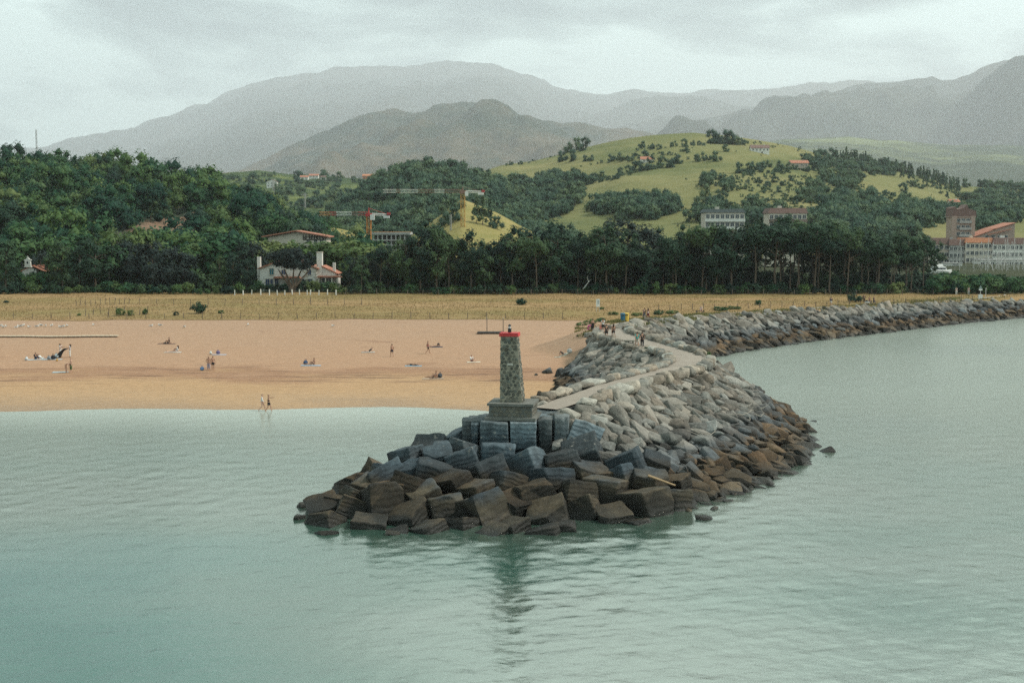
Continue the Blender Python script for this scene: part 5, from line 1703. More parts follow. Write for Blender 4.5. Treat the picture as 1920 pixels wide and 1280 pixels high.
for k in range(4):
    tb.box((X_(572 + 11 * k), -0.09, Zt(446.6)), (1.2, 0.1, 0.2), R=Matrix.Rotation(0.7, 3, 'Y'))
tb.build('timber_frame', TIMBER, th_)
windows(th_, [X_(592), X_(578), X_(603)], Zt(454), 0, 1.0, 0.9)

# --- chapel with a bell gable
CD = 312.0
S3 = CD / FPX
c0_ = at_d(54, 545, CD)
c0_.z = float(gz(c0_.x, CD)[0])
ch = empty('chapel', c0_, 0, 'small chapel with a white bell gable and red roof among the pines', 'chapel')
X_ = lambda px: (px - 54) * S3
Zc = lambda py: at_d(54, py, CD).z - c0_.z
gable_walls(ch, X_(42), X_(68), 0.3, 12, -0.5, Zc(507), Zc(500) - Zc(507), WHITE, 'y')
gable_roof(ch, X_(42), X_(80), 0.6, 12, Zc(508), Zc(499) - Zc(508), TILE, 0.4, 'y')
bg_ = MB()
out_ = [(46, 501), (48.2, 499), (48.8, 489), (47.6, 488.5), (47.6, 486.2), (50.5, 486), (52.2, 484), (54, 483.2), (55.8, 484), (57.5, 486), (60.4, 486.2), (60.4, 488.5), (59.2, 489), (59.8, 499), (62, 501)]
bg_.prism([(X_(x), Zc(y)) for x, y in out_][::-1], -0.25, 0.3)
gab = bg_.build('bell_gable', WHITE, ch)
MB().prism([(X_(52.6), Zc(494.6)), (X_(55.4), Zc(494.6)), (X_(55.4), Zc(491)), (X_(54), Zc(489.4)), (X_(52.6), Zc(491))], -0.262, -0.2).build('bell_opening', GLASS, gab)
MB().tube([(0, 0, Zc(494)), (0, 0, Zc(492.6)), (0, 0, Zc(491.6))], [0.15, 0.11, 0.04], 8).build('bell', BLACKP, gab)
MB().span((-0.06, -0.05, Zc(483.2)), (0.06, 0.08, Zc(479.8))).span((-0.26, -0.04, Zc(481.8)), (0.26, 0.07, Zc(481.2))).build('cross', WHITE, gab)
windows(ch, [X_(50), X_(62)], Zc(530), 0.3, 0.8, 1.6)

# --- half-built concrete block behind the trees
HD = 450.0
h0 = at_d(733, 462, HD)
h0.z = 7.0
hb = empty('half_built_block', h0, 0, 'half built concrete block with open floors and a scaffold rail behind the trees', 'building')
X_ = lambda px: (px - 733) * HD / FPX
Zh = lambda py: at_d(733, py, HD).z - h0.z
for k, py in enumerate((470, 461, 451.5, 440)):
    inst('floor_slab', mesh_data('floor_slab', *_mb(MB().span((X_(697), 0, 0), (X_(769), 12, 0.45 if k < 3 else 0.9))), [GREYC]), hb, (0, 0, Zh(py)))
cm = mesh_data('column', *_mb(MB().span((-0.2, -0.2, -1), (0.2, 0.2, Zh(440)))), [GREYC])
for k in range(9):
    inst('column', cm, hb, (X_(700 + k * 8.4), 0.5, 0))
MB().span((X_(700), 4, -1), (X_(766), 11, Zh(441))).build('inner_wall', plain('raw_block_wall', (0.12, 0.115, 0.11), 0.95, 0.2), hb)
rl = MB()
for k in range(16):
    rl.tube([(X_(698 + k * 4.7), 0.1, Zh(440)), (X_(698 + k * 4.7), 0.1, Zh(434.6))], 0.05, 4)
rl.tube([(X_(697), 0.1, Zh(435)), (X_(770), 0.1, Zh(435))], 0.07, 4).tube([(X_(697), 0.1, Zh(437)), (X_(770), 0.1, Zh(437))], 0.05, 4)
rl.build('guard_rail', ORANGE, hb)


# --- flats
def flats(name, label, px0, px1, ytop, d, depth, storeys, zb, wallm, bandm, roofm, roof_h, nwin, sh=2.9, stepb=None, ww=1.5, cat='apartment block', bands=True, balc=True):
    z1 = at_d((px0 + px1) / 2, ytop, d).z
    x0, x1 = (px0 - 960) / FPX * d, (px1 - 960) / FPX * d
    e = empty(name, ((x0 + x1) / 2, d, zb), 0, label, cat)
    w = x1 - x0
    hgt = z1 - zb - roof_h
    MB().span((-w / 2, 0, -3), (w / 2, depth, hgt)).build('wall', wallm, e)
    rm = MB()
    rm.box((0, depth / 2, hgt + roof_h / 2), (w + 1.0, depth + 1.0, roof_h), top=0.88)
    r_ = rm.build('roof', roofm, e)
    MB().span((-w * 0.2, depth * 0.4, hgt + roof_h * 0.5), (-w * 0.1, depth * 0.55, hgt + roof_h + 0.9)).build('stair_housing', wallm, r_)
    for k in range(storeys):
        z = hgt - (k + 1) * sh
        if bands:
            b_ = inst('balcony_band', mesh_data('balcony_band', *_mb(MB().span((-w / 2 - 0.15, -1.0, 0), (w / 2 + 0.15, 0.0, 1.0))), [bandm]), e, (0, 0, z - 0.4))
        xs_ = [(-w / 2 + w * (i + 0.5) / nwin) for i in range(nwin)]
        windows(e, xs_, z + 0.75, 0, min(ww, w / nwin * 0.72), 1.5)
    return e


flats('cream_apartment_block', 'long cream apartment block with white balcony bands above the pine belt', 1321, 1394, 392, 470, 11, 3, 8, CREAM, WHITE, SLATE, 1.3, 8)
flats('brown_apartment_block', 'long brown apartment block with red brown balconies above the pine belt', 1440, 1510, 390, 490, 11, 3, 8, CREAM, BROWNC, TILEB, 2.0, 8)
e = flats('cream_house_row', 'beige marina flats under a brown roof at the end of the pine belt', 1728, 1778, 446, 538, 11, 4, 6, BEIGE, BEIGE, TILEB, 2.6, 5, bands=False, ww=1.6)
e = flats('grey_house_row', 'pale grey marina flats in the middle of the waterfront row', 1778.2, 1808, 449, 537, 11, 4, 6, GREYC, GREYC, TILEB, 2.4, 4, bands=False)
e = flats('orange_roofed_flats', 'cream marina flats under a bright orange tiled roof', 1808.2, 1859, 446, 536, 11, 4, 6, CREAM, CREAM, ORTILE, 2.0, 6, bands=False)
e = flats('white_grid_flats', 'white marina flats with a grid of windows behind the masts', 1859.2, 1932, 446, 535, 11, 4, 6, WHITE, WHITE, TILEB, 2.6, 9, bands=False, ww=1.8)
# brick tower
e = flats('brick_tower', 'tall red brick tower block with white glazed balconies above the marina', 1781, 1824, 405, 556, 7, 7, 5, BRICK, GREYC, BRICK, 0.5, 5, bands=False)
w = 43 / FPX * 556
zt = at_d(1802, 405, 556).z - 5
MB().prism([(-w / 2 - 0.3, zt - 0.2), (w / 2 + 0.5, zt - 0.2), (w / 2 + 0.3, zt + 2.2), (w * 0.2, zt + 3.2), (w * 0.14, zt + 5.0), (-w * 0.02, zt + 3.4), (-w * 0.3, zt + 2.8), (-w * 0.36, zt + 4.0), (-w / 2 - 0.1, zt + 3.6)], -0.4, 7.4).build('stepped_roof', TILEB, e)
for k in range(7):
    o = MB().span((-w * 0.18, -1.1, zt - 3.1 - k * 2.9), (w * 0.34, 0.0, zt - 2.0 - k * 2.9)).build('balcony', GREYC, e)
MB().span((-w / 2 - 0.02, -0.5, -3), (-w / 2 + 1.9, 0.0, zt)).build('corner_pier', BRICK, e)
MB().span((w / 2 - 1.9, -0.5, -3), (w / 2 + 0.02, 0.0, zt)).build('corner_pier', BRICK, e)
# stepped brick building
x0 = at_d(1866, 447, 554)
e = empty('stepped_brick_building', (x0.x, 554, 8), 0, 'red brick building with stepped sloping roofs right of the tower block', 'building')
Xs = lambda px: (px - 1866) / FPX * 554
Zs = lambda py: at_d(1866, py, 554).z - 8
MB().prism([(Xs(1826), -3), (Xs(1902), -3), (Xs(1902), Zs(420)), (Xs(1862), Zs(431)), (Xs(1846), Zs(437)), (Xs(1826), Zs(444))], 0, 14).build('wall', BRICK, e)
for k, (a, b_, ya, yb) in enumerate([(1826, 1848, 444.5, 436.5), (1846, 1864, 437.5, 430), (1861, 1903, 431, 418.5), (1850, 1894, 441, 430)]):
    yy = -0.6 if k < 3 else -1.4
    MB().prism([(Xs(a), Zs(ya)), (Xs(b_), Zs(yb)), (Xs(b_), Zs(yb - 1.4)), (Xs(a), Zs(ya - 1.4))], yy, 14.3 if k < 3 else -0.7).build('roof', TILE, e)
windows(e, [Xs(1850), Xs(1862), Xs(1874), Xs(1886)], Zs(446), 0, 1.4, 1.2)


def cottage(name, pos, w, h, dep, rise, wallm, roofm, label, nwin=3, along='x', storeys=1):
    e = empty(name, pos, 0, label, 'house')
    gable_walls(e, -w / 2, w / 2, 0, dep, -3, h, rise, wallm, along)
    r_ = gable_roof(e, -w / 2, w / 2, 0, dep, h, rise, roofm, 0.5, along)
    MB().span((w * 0.22, dep * 0.4, h), (w * 0.22 + 0.7, dep * 0.4 + 0.7, h + rise + 0.8)).build('chimney', wallm, r_)
    for s_ in range(storeys):
        windows(e, [(-w / 2 + w * (i + 0.5) / nwin) for i in range(nwin)], h - 2.2 - 2.7 * s_, 0, 1.0, 1.3)
    d_ = MB().box((w / nwin * 0.5, -0.05, 0.0), (1.0, 0.1, 2.0)).build('door', TIMBER, e)
    return e


H = HILLS['farm']
cottage('farmhouse', H.at(1500, 319), 14, 5.5, 9, 2.2, BEIGE, TILE, 'brown farmhouse with a red roof on the right of the green hill', 4)
cottage('hill_farm', H.at(1426, 288), 15, 4.2, 8, 2.5, WHITE, TILEB, 'white farm on the bright field near the hilltop', 5)
cottage('field_barn', H.at(1214, 306), 10, 2.6, 7, 2.0, WHITE, TILE, 'red roofed barn among the trees of the green hill', 2)
cottage('hillside_house', H.at(1792, 392), 6, 4.2, 7, 1.6, WHITE, TILE, 'small white house with a red roof in the trees above the brick tower', 2)
H = HILLS['valley']
cottage('valley_house', H.at(509, 353), 11, 6.5, 8, 2.5, WHITE, TILEB, 'white two storey house on the valley side behind the wooded hill', 3, 'y', 2)
cottage('valley_cottage', H.at(570, 338), 10, 4, 8, 2.0, WHITE, TILE, 'leftmost of the small red roofed cottages far up the valley', 2)
cottage('valley_cottage', H.at(588, 336), 12, 4.5, 8, 2.0, WHITE, TILE, 'white cottage beside a tree far up the valley', 3)
cottage('valley_cottage', H.at(690, 336), 15, 4.5, 9, 2.2, ORTILE, ORTILE, 'orange roofed house on the skyline left of the middle wood', 3)
cottage('valley_cottage', H.at(606, 338), 7, 3.5, 7, 1.6, WHITE, TILEB, 'little white cottage right of the one beside the tree', 2)

# quay building and sheds by the marina
e = empty('quay_building', at_d(1880, 520, 520), 0, 'long low white quay building with dark openings behind the masts', 'building')
e.location.z = 4
Xs = lambda px: (px - 1880) / FPX * 520
MB().span((Xs(1836), 0, -1), (Xs(1935), 9, 2.4)).build('wall', WHITE, e)
MB().span((Xs(1835), -0.4, 2.4), (Xs(1936), 9.4, 2.8)).build('roof', GREYC, e)
windows(e, [Xs(1842 + 9 * k) for k in range(10)], 0.3, 0, 1.4, 1.4, sill=False)
e = empty('boat_shed', at_d(1788, 520, 500), 0, 'plain white shed beside the motor yacht', 'shed')
e.location.z = 4
MB().span((-3.0, 0, -1), (3.2, 5, 1.8)).build('wall', WHITE, e)
MB().span((-3.2, -0.3, 1.8), (3.4, 5.3, 2.05)).build('roof', GREYC, e)
MB().box((0.6, -0.03, 1.0), (2.2, 0.06, 1.4)).build('door', GREYC, e)

# things glimpsed through the pines
cv = empty('caravan', gpt((1030 - 960) / FPX * 325, 325), 0, 'white caravan glimpsed between the dark pine trunks', 'caravan')
MB().span((-1.6, 0, 0.5), (1.6, 2, 2.6)).build('body', WHITE, cv)
windows(cv, [-0.8, 0.8], 1.5, 0, 0.8, 0.5, sill=False)
MB().tube([(-0.6, 0.2, 0.35), (-0.6, -0.02, 0.35)], 0.34, 10).build('wheel', BLACKP, cv)
MB().box((0, 1, 2.65), (3.0, 1.8, 0.14)).build('roof_panel', ORTILE, cv)

# ---------------------------------------------------------------- tower cranes
def lattice(mb, a, b, wdt, n, r=0.08, tri=False):
    a, b = Vector(a), Vector(b)
    d = (b - a).normalized()
    up = Vector((0, 0, 1)) if abs(d.z) < 0.9 else Vector((1, 0, 0))
    s = d.cross(up).normalized()
    up = s.cross(d).normalized()
    cs = [s * (-wdt / 2) - up * (wdt / 2), s * (wdt / 2) - up * (wdt / 2), s * (wdt / 2) + up * (wdt / 2), s * (-wdt / 2) + up * (wdt / 2)]
    for c in cs:
        mb.tube([a + c, b + c], r, 4)
    for i in range(n):
        p, q = a.lerp(b, i / n), a.lerp(b, (i + 1) / n)
        for k in range(4):
            c1, c2 = cs[k], cs[(k + 1) % 4]
            mb.tube([p + c1, q + c2] if i % 2 else [p + c2, q + c1], r * 0.7, 3)
            mb.tube([p + c1, p + c2], r * 0.6, 3)


def crane(label, px, ytop, ybase, d, jib_l, jib_r, yj, mast_m, segs, cw_m, wd):
    k = d / FPX
    p = at_d(px, ybase, d)
    p.z = float(at_d(px, ybase, d).z) - 8
    e = empty('tower_crane', p, 0, label, 'crane')
    zt = at_d(px, ytop, d).z - p.z
    zj = at_d(px, yj, d).z - p.z
    mb = MB(); lattice(mb, (0, 0, 0), (0, 0, zj), wd, int(zj / wd / 1.1), 0.16); mb.build('mast', mast_m, e)
    MB().box((0, 0, zj + 0.2), (wd * 1.6, wd * 1.4, wd * 0.8)).build('slewing_head', segs[0][2], e)
    MB().box((wd * 1.0, -wd * 0.9, zj - 0.6), (1.4, 1.2, 1.9)).build('cab', WHITES, e)
    for (a, b, m_) in segs:
        mb = MB(); lattice(mb, ((a - px) * k, 0, zj + 0.6), ((b - px) * k, 0, zj + 0.6), wd * 0.78, max(2, int(abs(b - a) * k / wd / 1.0)), 0.075); mb.build('jib_section', m_, e)
    mb = MB(); lattice(mb, (wd * 0.8, 0, zj + 0.4), ((jib_r - px - 6) * k, 0, zj + 0.1), wd * 0.45, 6, 0.12); mb.build('counter_jib', WHITES, e)
    MB().box(((jib_r - px - 6) * k, 0, zj - 0.5), (11 * k, 1.4, 6 * k * 0.7)).build('counterweight', cw_m, e)
    MB().box(((jib_r - px - 2) * k, 0, zj + 0.6), (6 * k, 1.2, 4.5 * k)).build('counterweight', REDS if cw_m is WHITES else RUST, e)
    tp = MB(); tp.tube([(0, 0, zj + 0.6), (0, 0, zj + 2.6)], [0.3, 0.12], 5)
    tp.tube([(0, 0, zj + 2.5), ((jib_r - px - 8) * k, 0, zj + 0.6)], 0.06, 3).build('tie_head', segs[0][2], e)
    return e


crane('smaller crane with orange mast and red and white jib beside the half built block', 692, 400, 460, 440, 604, 731, 404, ORANGE,
      [(692, 672, REDS), (672, 660, RUST), (660, 631, WHITES), (631, 618, REDS), (618, 600, ORANGE)], WHITES, 1.35)
crane('taller crane with a yellow mast and long faded jib in front of the yellow knoll', 868, 357, 446, 560, 720, 908, 361, YELS,
      [(868, 833, RUST), (833, 815, WHITES), (815, 784, RUST), (784, 751, WHITES), (751, 744, RUST), (744, 719, WHITES)], WHITES, 1.7)

# lattice masts on the skyline
for (px, yt, yb, hill, wd, txt) in [(70, 243, 284, 'left', 1.0, 'thin radio mast on top of the wooded hill'), (571, 362, 394, 'valley', 2.4, 'lattice pylon in the valley behind the wooded hill'), (512, 338, 372, 'valley', 2.2, 'second lattice pylon farther up the valley'), (845, 402, 432, 'knoll', 1.2, 'pale lattice pole at the foot of the yellow knoll')]:
    p = HILLS[hill].at(px, yb)
    e = empty('lattice_mast', p, 0, txt, 'mast')
    hgt = at_d(px, yt, p.y).z - p.z
    mb = MB(); lattice(mb, (0, 0, -2), (0, 0, hgt), wd * 0.5, int(hgt / wd / 0.9), 0.12 if hill != 'left' else 0.05); mb.build('lattice_tower', GREYC, e)
    if hill == 'valley':
        am = MB()
        for z in (0.78, 0.9):
            am.tube([(-3.2, 0, hgt * z), (3.2, 0, hgt * z)], 0.16, 4)
        am.build('cross_arm', GREYC, e)

# ---------------------------------------------------------------- marina: yachts on the hard
HULL = plain('white_gelcoat', (0.66, 0.65, 0.62), 0.35, 0.05)
ALU = plain('pale_aluminium', (0.50, 0.48, 0.45), 0.5, 0.08)


def hull_mesh(L, B, D):
    st = [(-0.5, 0.72, 0.9), (-0.25, 0.98, 0.8), (0.05, 1.0, 0.8), (0.3, 0.72, 0.9), (0.5, 0.03, 1.1)]
    vs, fs = [], []
    for t_, b_, z_ in st:
        x = t_ * L
        vs += [(x, -B / 2 * b_, D * z_), (x, -B / 2 * b_ * 0.72, D * 0.35), (x, 0, 0), (x, B / 2 * b_ * 0.72, D * 0.35), (x, B / 2 * b_, D * z_)]
    for i in range(4):
        for k in range(4):
            fs.append((i * 5 + k, i * 5 + k + 1, i * 5 + k + 6, i * 5 + k + 5))
        fs.append((i * 5 + 4, i * 5, i * 5 + 5, i * 5 + 9))
    fs.append((0, 1, 2, 3, 4))
    return mesh_data('hull', vs, [f[::-1] for f in fs], [HULL])


hm_ = hull_mesh(9.5, 2.9, 1.7)
cabm = mesh_data('cabin', *_mb(MB().box((0.2, 0, 1.75), (3.6, 1.7, 0.7), top=0.8)), [HULL])
cgm = mesh_data('cabin_window', *_mb(MB().box((0.2, -0.82, 1.78), (2.6, 0.06, 0.24))), [GLASS])
keelm = mesh_data('keel', *_mb(MB().prism([(-0.7, 0.2), (0.9, 0.2), (0.6, -1.3), (-0.5, -1.3)], -0.12, 0.12)), [BLACKP])
mm_ = MB().tube([(0.6, 0, 1.4), (0.6, 0, 13.4)], [0.10, 0.07], 6).tube([(0.6, 0, 9.2), (0.6, 1.0, 9.0)], 0.05, 4).tube([(0.6, 0, 9.2), (0.6, -1.0, 9.0)], 0.05, 4)
mm_.tube([(0.6, 0, 13.3), (4.6, 0, 1.9)], 0.035, 3).tube([(0.6, 0, 13.3), (-4.6, 0, 1.6)], 0.035, 3)
mastm = mesh_data('mast', mm_.v, mm_.f, [ALU])
boomm = mesh_data('boom', *_mb(MB().tube([(0.6, 0, 2.6), (-3.4, 0, 2.7)], [0.09, 0.16], 6)), [plain('sail_cover', (0.06, 0.09, 0.16), 0.9)])
br = random.Random(3)
where_b = lambda px: 'left of the quay building' if px < 1838 else 'before the left half of the quay building' if px < 1880 else 'before the right half of the quay building'
for k in range(38):
    px = (1797, 1811, 1822)[k] if k < 3 else 1838 + (k - 3) * 2.55 + br.uniform(-1, 1)
    d = br.uniform(440, 505)
    x = (px - 960) / FPX * d
    tall = br.choice((0.62, 0.74, 0.85, 0.95, 1.05))
    e = empty('sailing_boat', (x, d, 1.6), br.uniform(0, 6.28), '@%s masted boat from left, %s' % ('short' if tall < 0.7 else 'middling' if tall < 0.9 else 'tall', where_b(px)), 'sailing boat', 'sailing boats laid up in the marina')
    inst('hull', hm_, e, scale=(0.9, 0.9, 0.9))
    c_ = inst('cabin', cabm, e, scale=(0.9, 0.9, 0.9))
    inst('cabin_window', cgm, c_)
    inst('keel', keelm, e)
    inst('mast', mastm, e, scale=(0.9, 0.9, tall))
    inst('boom', boomm, e)
p = at_d(1762, 515, 430)
e = empty('motor_yacht', (p.x, 430, 3.2), 0.25, 'white motor yacht with stacked decks beside the end of the pine belt', 'motor yacht')
inst('hull', hm_, e, scale=(0.95, 1.1, 1.3))
MB().box((-0.6, 0, 2.7), (5.4, 2.4, 1.3), top=0.8).build('cabin', HULL, e)
fb = MB().box((-0.9, 0, 3.8), (3.4, 2.0, 0.9), top=0.75).build('flybridge', HULL, e)
MB().box((-1.5, 0, 4.9), (0.3, 2.0, 1.3)).box((-1.2, 0, 5.5), (1.6, 2.0, 0.12)).build('radar_arch', HULL, fb)
MB().box((-0.6, -1.14, 2.75), (4.2, 0.1, 0.5)).build('cabin_window', GLASS, e)
# gangway on piles at the right edge
p = at_d(1895, 530, 345)
e = empty('gangway', (p.x, 345, 0), -0.05, 'dark gangway on piles above the far bank by the boats', 'gangway')
zg = at_d(1895, 527, 345).z
MB().span((-4.5, 0, zg - 0.25), (8, 1.6, zg)).build('deck', TIMBER, e)
for x in (-3.5, -0.5, 2.5, 5.5):
    inst('pile', mesh_data('pile', *_mb(MB().tube([(0, 0.8, -2), (0, 0.8, zg)], 0.14, 6)), [TIMBER]), e, (x, 0, 0))
rm_ = MB()
for x in range(-4, 9):
    rm_.tube([(x, 0.1, zg), (x, 0.1, zg + 1.0)], 0.03, 3)
rm_.tube([(-4.4, 0.1, zg + 1.0), (8, 0.1, zg + 1.0)], 0.04, 4)
rm_.build('railing', ALU, e)
# ---------------------------------------------------------------- fences
POSTW = plain('grey_post_wood', (0.13, 0.10, 0.08), 0.95, 0.2, 3)
CONCP = plain('white_concrete_post', (0.55, 0.54, 0.50), 0.9, 0.1, 3)
pmesh = mesh_data('post', *_mb(MB().box((0, 0, 0.5), (0.10, 0.10, 1.3), top=0.9)), [POSTW])
pmeshc = mesh_data('post', *_mb(MB().box((0, 0, 0.6), (0.2, 0.2, 1.3))), [CONCP])
fr = random.Random(8)


def fence(label, pts, me, hs=1.0, wire=True, lean=0.05):
    P = [G(px, py) for px, py in pts]
    e = empty('post_fence', P[len(P) // 2], 0, label, 'fence')
    tops = []
    for p in P:
        q = p - e.location
        s = hs * fr.uniform(0.85, 1.15)
        inst('post', me, e, q, (fr.uniform(-lean, lean), fr.uniform(-lean, lean), fr.uniform(0, 1)), (1, 1, s))
        tops.append(q + Vector((0, 0, 0.95 * s)))
    if wire:
        mb = MB()
        for a, b in zip(tops[:-1], tops[1:]):
            for k in (0.0, 0.45):
                mb.tube([a - Vector((0, 0, k)), b - Vector((0, 0, k))], 0.012, 3, cap=False)
        mb.build('wire', POSTW, e)


fence('long post and wire fence along the sand edge of the meadow', [(x, 598 + fr.uniform(-0.8, 0.8)) for x in np.arange(25, 1075, 35.5)], pmesh)
fence('double row of leaning posts among pale weeds in the meadow', [(160 + 14.5 * k, 593 - (k % 3) * 2) for k in range(9)] , pmesh, 1.25, False, 0.15)
fence('short run of posts farther back in the meadow behind the pale weeds', [(143 + 9 * k, 574 - 0.35 * k) for k in range(12)], pmesh, 1.2, False, 0.12)
fence('sparse fence across the middle of the dry meadow', [(x, 572 + fr.uniform(-1, 1)) for x in np.arange(262, 700, 32)], pmesh, 1.2)
fence('row of white concrete posts in front of the villa', [(x, 553.5 + fr.uniform(-0.6, 0.6)) for x in (440, 456, 472, 489, 505, 520, 534, 548, 562, 576, 582, 598, 614, 630)], pmeshc, 1.0, False)
fence('thin fence along the foot of the pine belt', [(x, 553 + fr.uniform(-0.6, 0.6)) for x in np.arange(648, 1760, 29)], pmesh, 1.15)
fence('fence along the river side of the meadow', [(x, 582 - (x - 1235) * 0.022 + fr.uniform(-1, 1)) for x in np.arange(1235, 1830, 21)], pmesh, 1.0)

# ---------------------------------------------------------------- shore furniture
SIGNW = plain('white_board', (0.62, 0.62, 0.58), 0.6, 0.05)
p = G(1121, 585)
e = empty('notice_board', p, 0.1, 'white notice board on two posts where the path leaves the meadow', 'sign')
MB().box((0, 0, 1.75), (0.72, 0.06, 1.5)).build('board', SIGNW, e)
MB().box((0.06, -0.034, 1.95), (0.34, 0.008, 0.75)).build('printed_panel', plain('grey_print', (0.33, 0.36, 0.36), 0.7, 0.35, 8), e)
for x in (-0.3, 0.3):
    inst('post', mesh_data('post', *_mb(MB().box((x, 0.06, 1.0), (0.07, 0.07, 2.4))), [ALU]), e)


def bin_(px, py, m, label):
    p = G(px, py)
    e = empty('litter_bin', p, 0, label, 'bin', 'bins beside the path')
    MB().tube([(0, 0, 0.1), (0, 0, 1.15)], [0.34, 0.40], 10).build('body', m, e)
    MB().tube([(0, 0, 1.15), (0, 0, 1.27), (0, 0, 1.34)], [0.43, 0.42, 0.25], 10).build('lid', m, e)
    MB().box((0, -0.36, 1.02), (0.34, 0.1, 0.12)).build('slot', BLACKP, e)
    MB().box((0, 0, 0.05), (0.5, 0.5, 0.12)).build('foot', BLACKP, e)


bin_(1168, 604, plain('blue_plastic', (0.035, 0.13, 0.20), 0.5, 0.05), 'blue recycling bin beside the path')
bin_(1174.5, 603.5, plain('yellow_plastic', (0.55, 0.36, 0.06), 0.5, 0.05), 'yellow recycling bin beside the path')

# shower deck on the sand behind the beacon
p = G(920, 625)
e = empty('beach_shower', p, 0, 'beach shower: dark deck with two tall posts behind the beacon', 'shower')
k = p.y / FPX
for i in range(10):
    inst('plank', mesh_data('plank', *_mb(MB().box((0, 0, 0.22), (50 * k, 0.22, 0.07))), [TIMBER]), e, (0, -1.2 + i * 0.26, 0))
MB().span((-25 * k, -1.3, -0.3), (25 * k, 1.3, 0.17)).build('deck_frame', TIMBER, e)
for x in (-7, 23.5):
    q = inst('post', mesh_data('post', *_mb(MB().tube([(0, 0, 0), (0, 0, 26.5 * k)], 0.07, 6)), [POSTW]), e, (x * k, 0.3, 0.2))
    MB().tube([(0, 0, 26.5 * k), (0, -0.35, 26.8 * k), (0, -0.5, 26.2 * k)], [0.05, 0.05, 0.09], 6).build('shower_head', ALU, q)

# boardwalk strip on the sand
a, b = G(-30, 633), G(222, 632)
e = empty('boardwalk', a.lerp(b, 0.5), 0, 'long narrow boardwalk lying on the upper beach', 'boardwalk')
L = (b - a).length
ang = math.atan2(b.y - a.y, b.x - a.x)
pm_ = mesh_data('plank', *_mb(MB().box((0, 0, 0), (0.62, 1.0, 0.06))), [plain('pale_plank', (0.52, 0.45, 0.34), 0.9, 0.15, 2)])
n = int(L / 0.72)
for i in range(n):
    f = (i + 0.5) / n
    q = a.lerp(b, f)
    q.z = float(gz(q.x, q.y)[0]) + 0.26
    inst('plank', pm_, e, q - e.location, (0, 0, ang))
for f0 in np.linspace(0, 0.9, 10):
    q0, q1 = a.lerp(b, f0), a.lerp(b, f0 + 0.1)
    for q in (q0, q1):
        q.z = float(gz(q.x, q.y)[0]) + 0.12
    MB().tube([q0 - e.location + Vector((0, -0.35, 0)), q1 - e.location + Vector((0, -0.35, 0))], 0.06, 4).build('bearer', POSTW, e)


def jet_at(px, py, lift=0.0):
    a_, b_ = ray(px, py)
    d = np.linspace(88, 200, 2400)
    h, mk, ci_, sd_, t_ = jz(a_ * d, d)
    dc, _ = seg_dist(np.stack([a_ * d, d], 1), CREST)
    h = np.where(mk, np.where((dc < HW) & (ci_ < JET), crest_z(ci_) + 0.03, h), gz(a_ * d, d))
    k = int(np.argmax(CH + b_ * d <= h + lift))
    return Vector((a_ * d[k], d[k], float(h[k])))


# stone bench on the jetty path
p = jet_at(1180, 646)
e = empty('stone_bench', p, -0.1, 'low stone bench on the inner edge of the jetty path', 'bench')
MB().box((0, 0, 0.46), (1.25, 0.5, 0.16)).build('seat', KERB, e)
for x in (-0.42, 0.42):
    inst('leg', mesh_data('leg', *_mb(MB().box((0, 0, 0.18), (0.24, 0.42, 0.42))), [KERB]), e, (x, 0, 0))
p = G(1312, 587)
e = empty('stone_bench', p, 0.1, 'low bench with a seated walker beside the meadow path', 'bench')
MB().box((0, 0, 0.42), (1.7, 0.5, 0.12)).build('seat', TIMBER, e)
for x in (-0.6, 0.6):
    inst('leg', mesh_data('leg', *_mb(MB().box((0, 0, 0.15), (0.2, 0.42, 0.44))), [KERB]), e, (x, 0, 0))
BENCH = p

# loose stones on the sand
for (px, py, w, txt) in [(1028, 699, 19, 'dark boulder lying alone on the sand beside the jetty'), (1005, 704, 7, 'small stone on the sand left of the lone boulder'), (1050, 698, 12, 'dark stone at the foot of the inner rocks'), (1012, 742, 16, 'brown stone at the edge of the wet sand')]:
    p = G(px, py)
    s = w * p.y / FPX
    o = inst('beach_stone', ROCK_ME[px % 16], None, p + Vector((0, 0, s * 0.12)), (0.2, 0.1, px), (s, s * 0.9, s * 0.75))
    tag(o, txt, 'stone')
# small rocks awash off the jetty head
for (px, py, w, txt) in [(565, 950, 24, 'small black rock awash left of the jetty head'), (560, 972, 26, 'second small black rock awash left of the jetty head'), (612, 1000, 40, 'flat rock just breaking the surface before the jetty head'), (735, 1001, 30, 'wet rock at the foot of the jetty head'), (1320, 972, 34, 'wet rock off the outer foot of the jetty'), (1565, 848, 8, 'tiny rock awash off the outer side of the jetty')]:
    p = at_z(px, py, 0)
    s = w * p.y / FPX
    o = inst('awash_rock', ROCK_ME[px % 16], None, p + Vector((0, 0, -0.02)), (0.1, 0.1, px), (s, s * 0.8, s * (0.75 if px < 600 else 0.35)))
    tag(o, txt, 'rock')
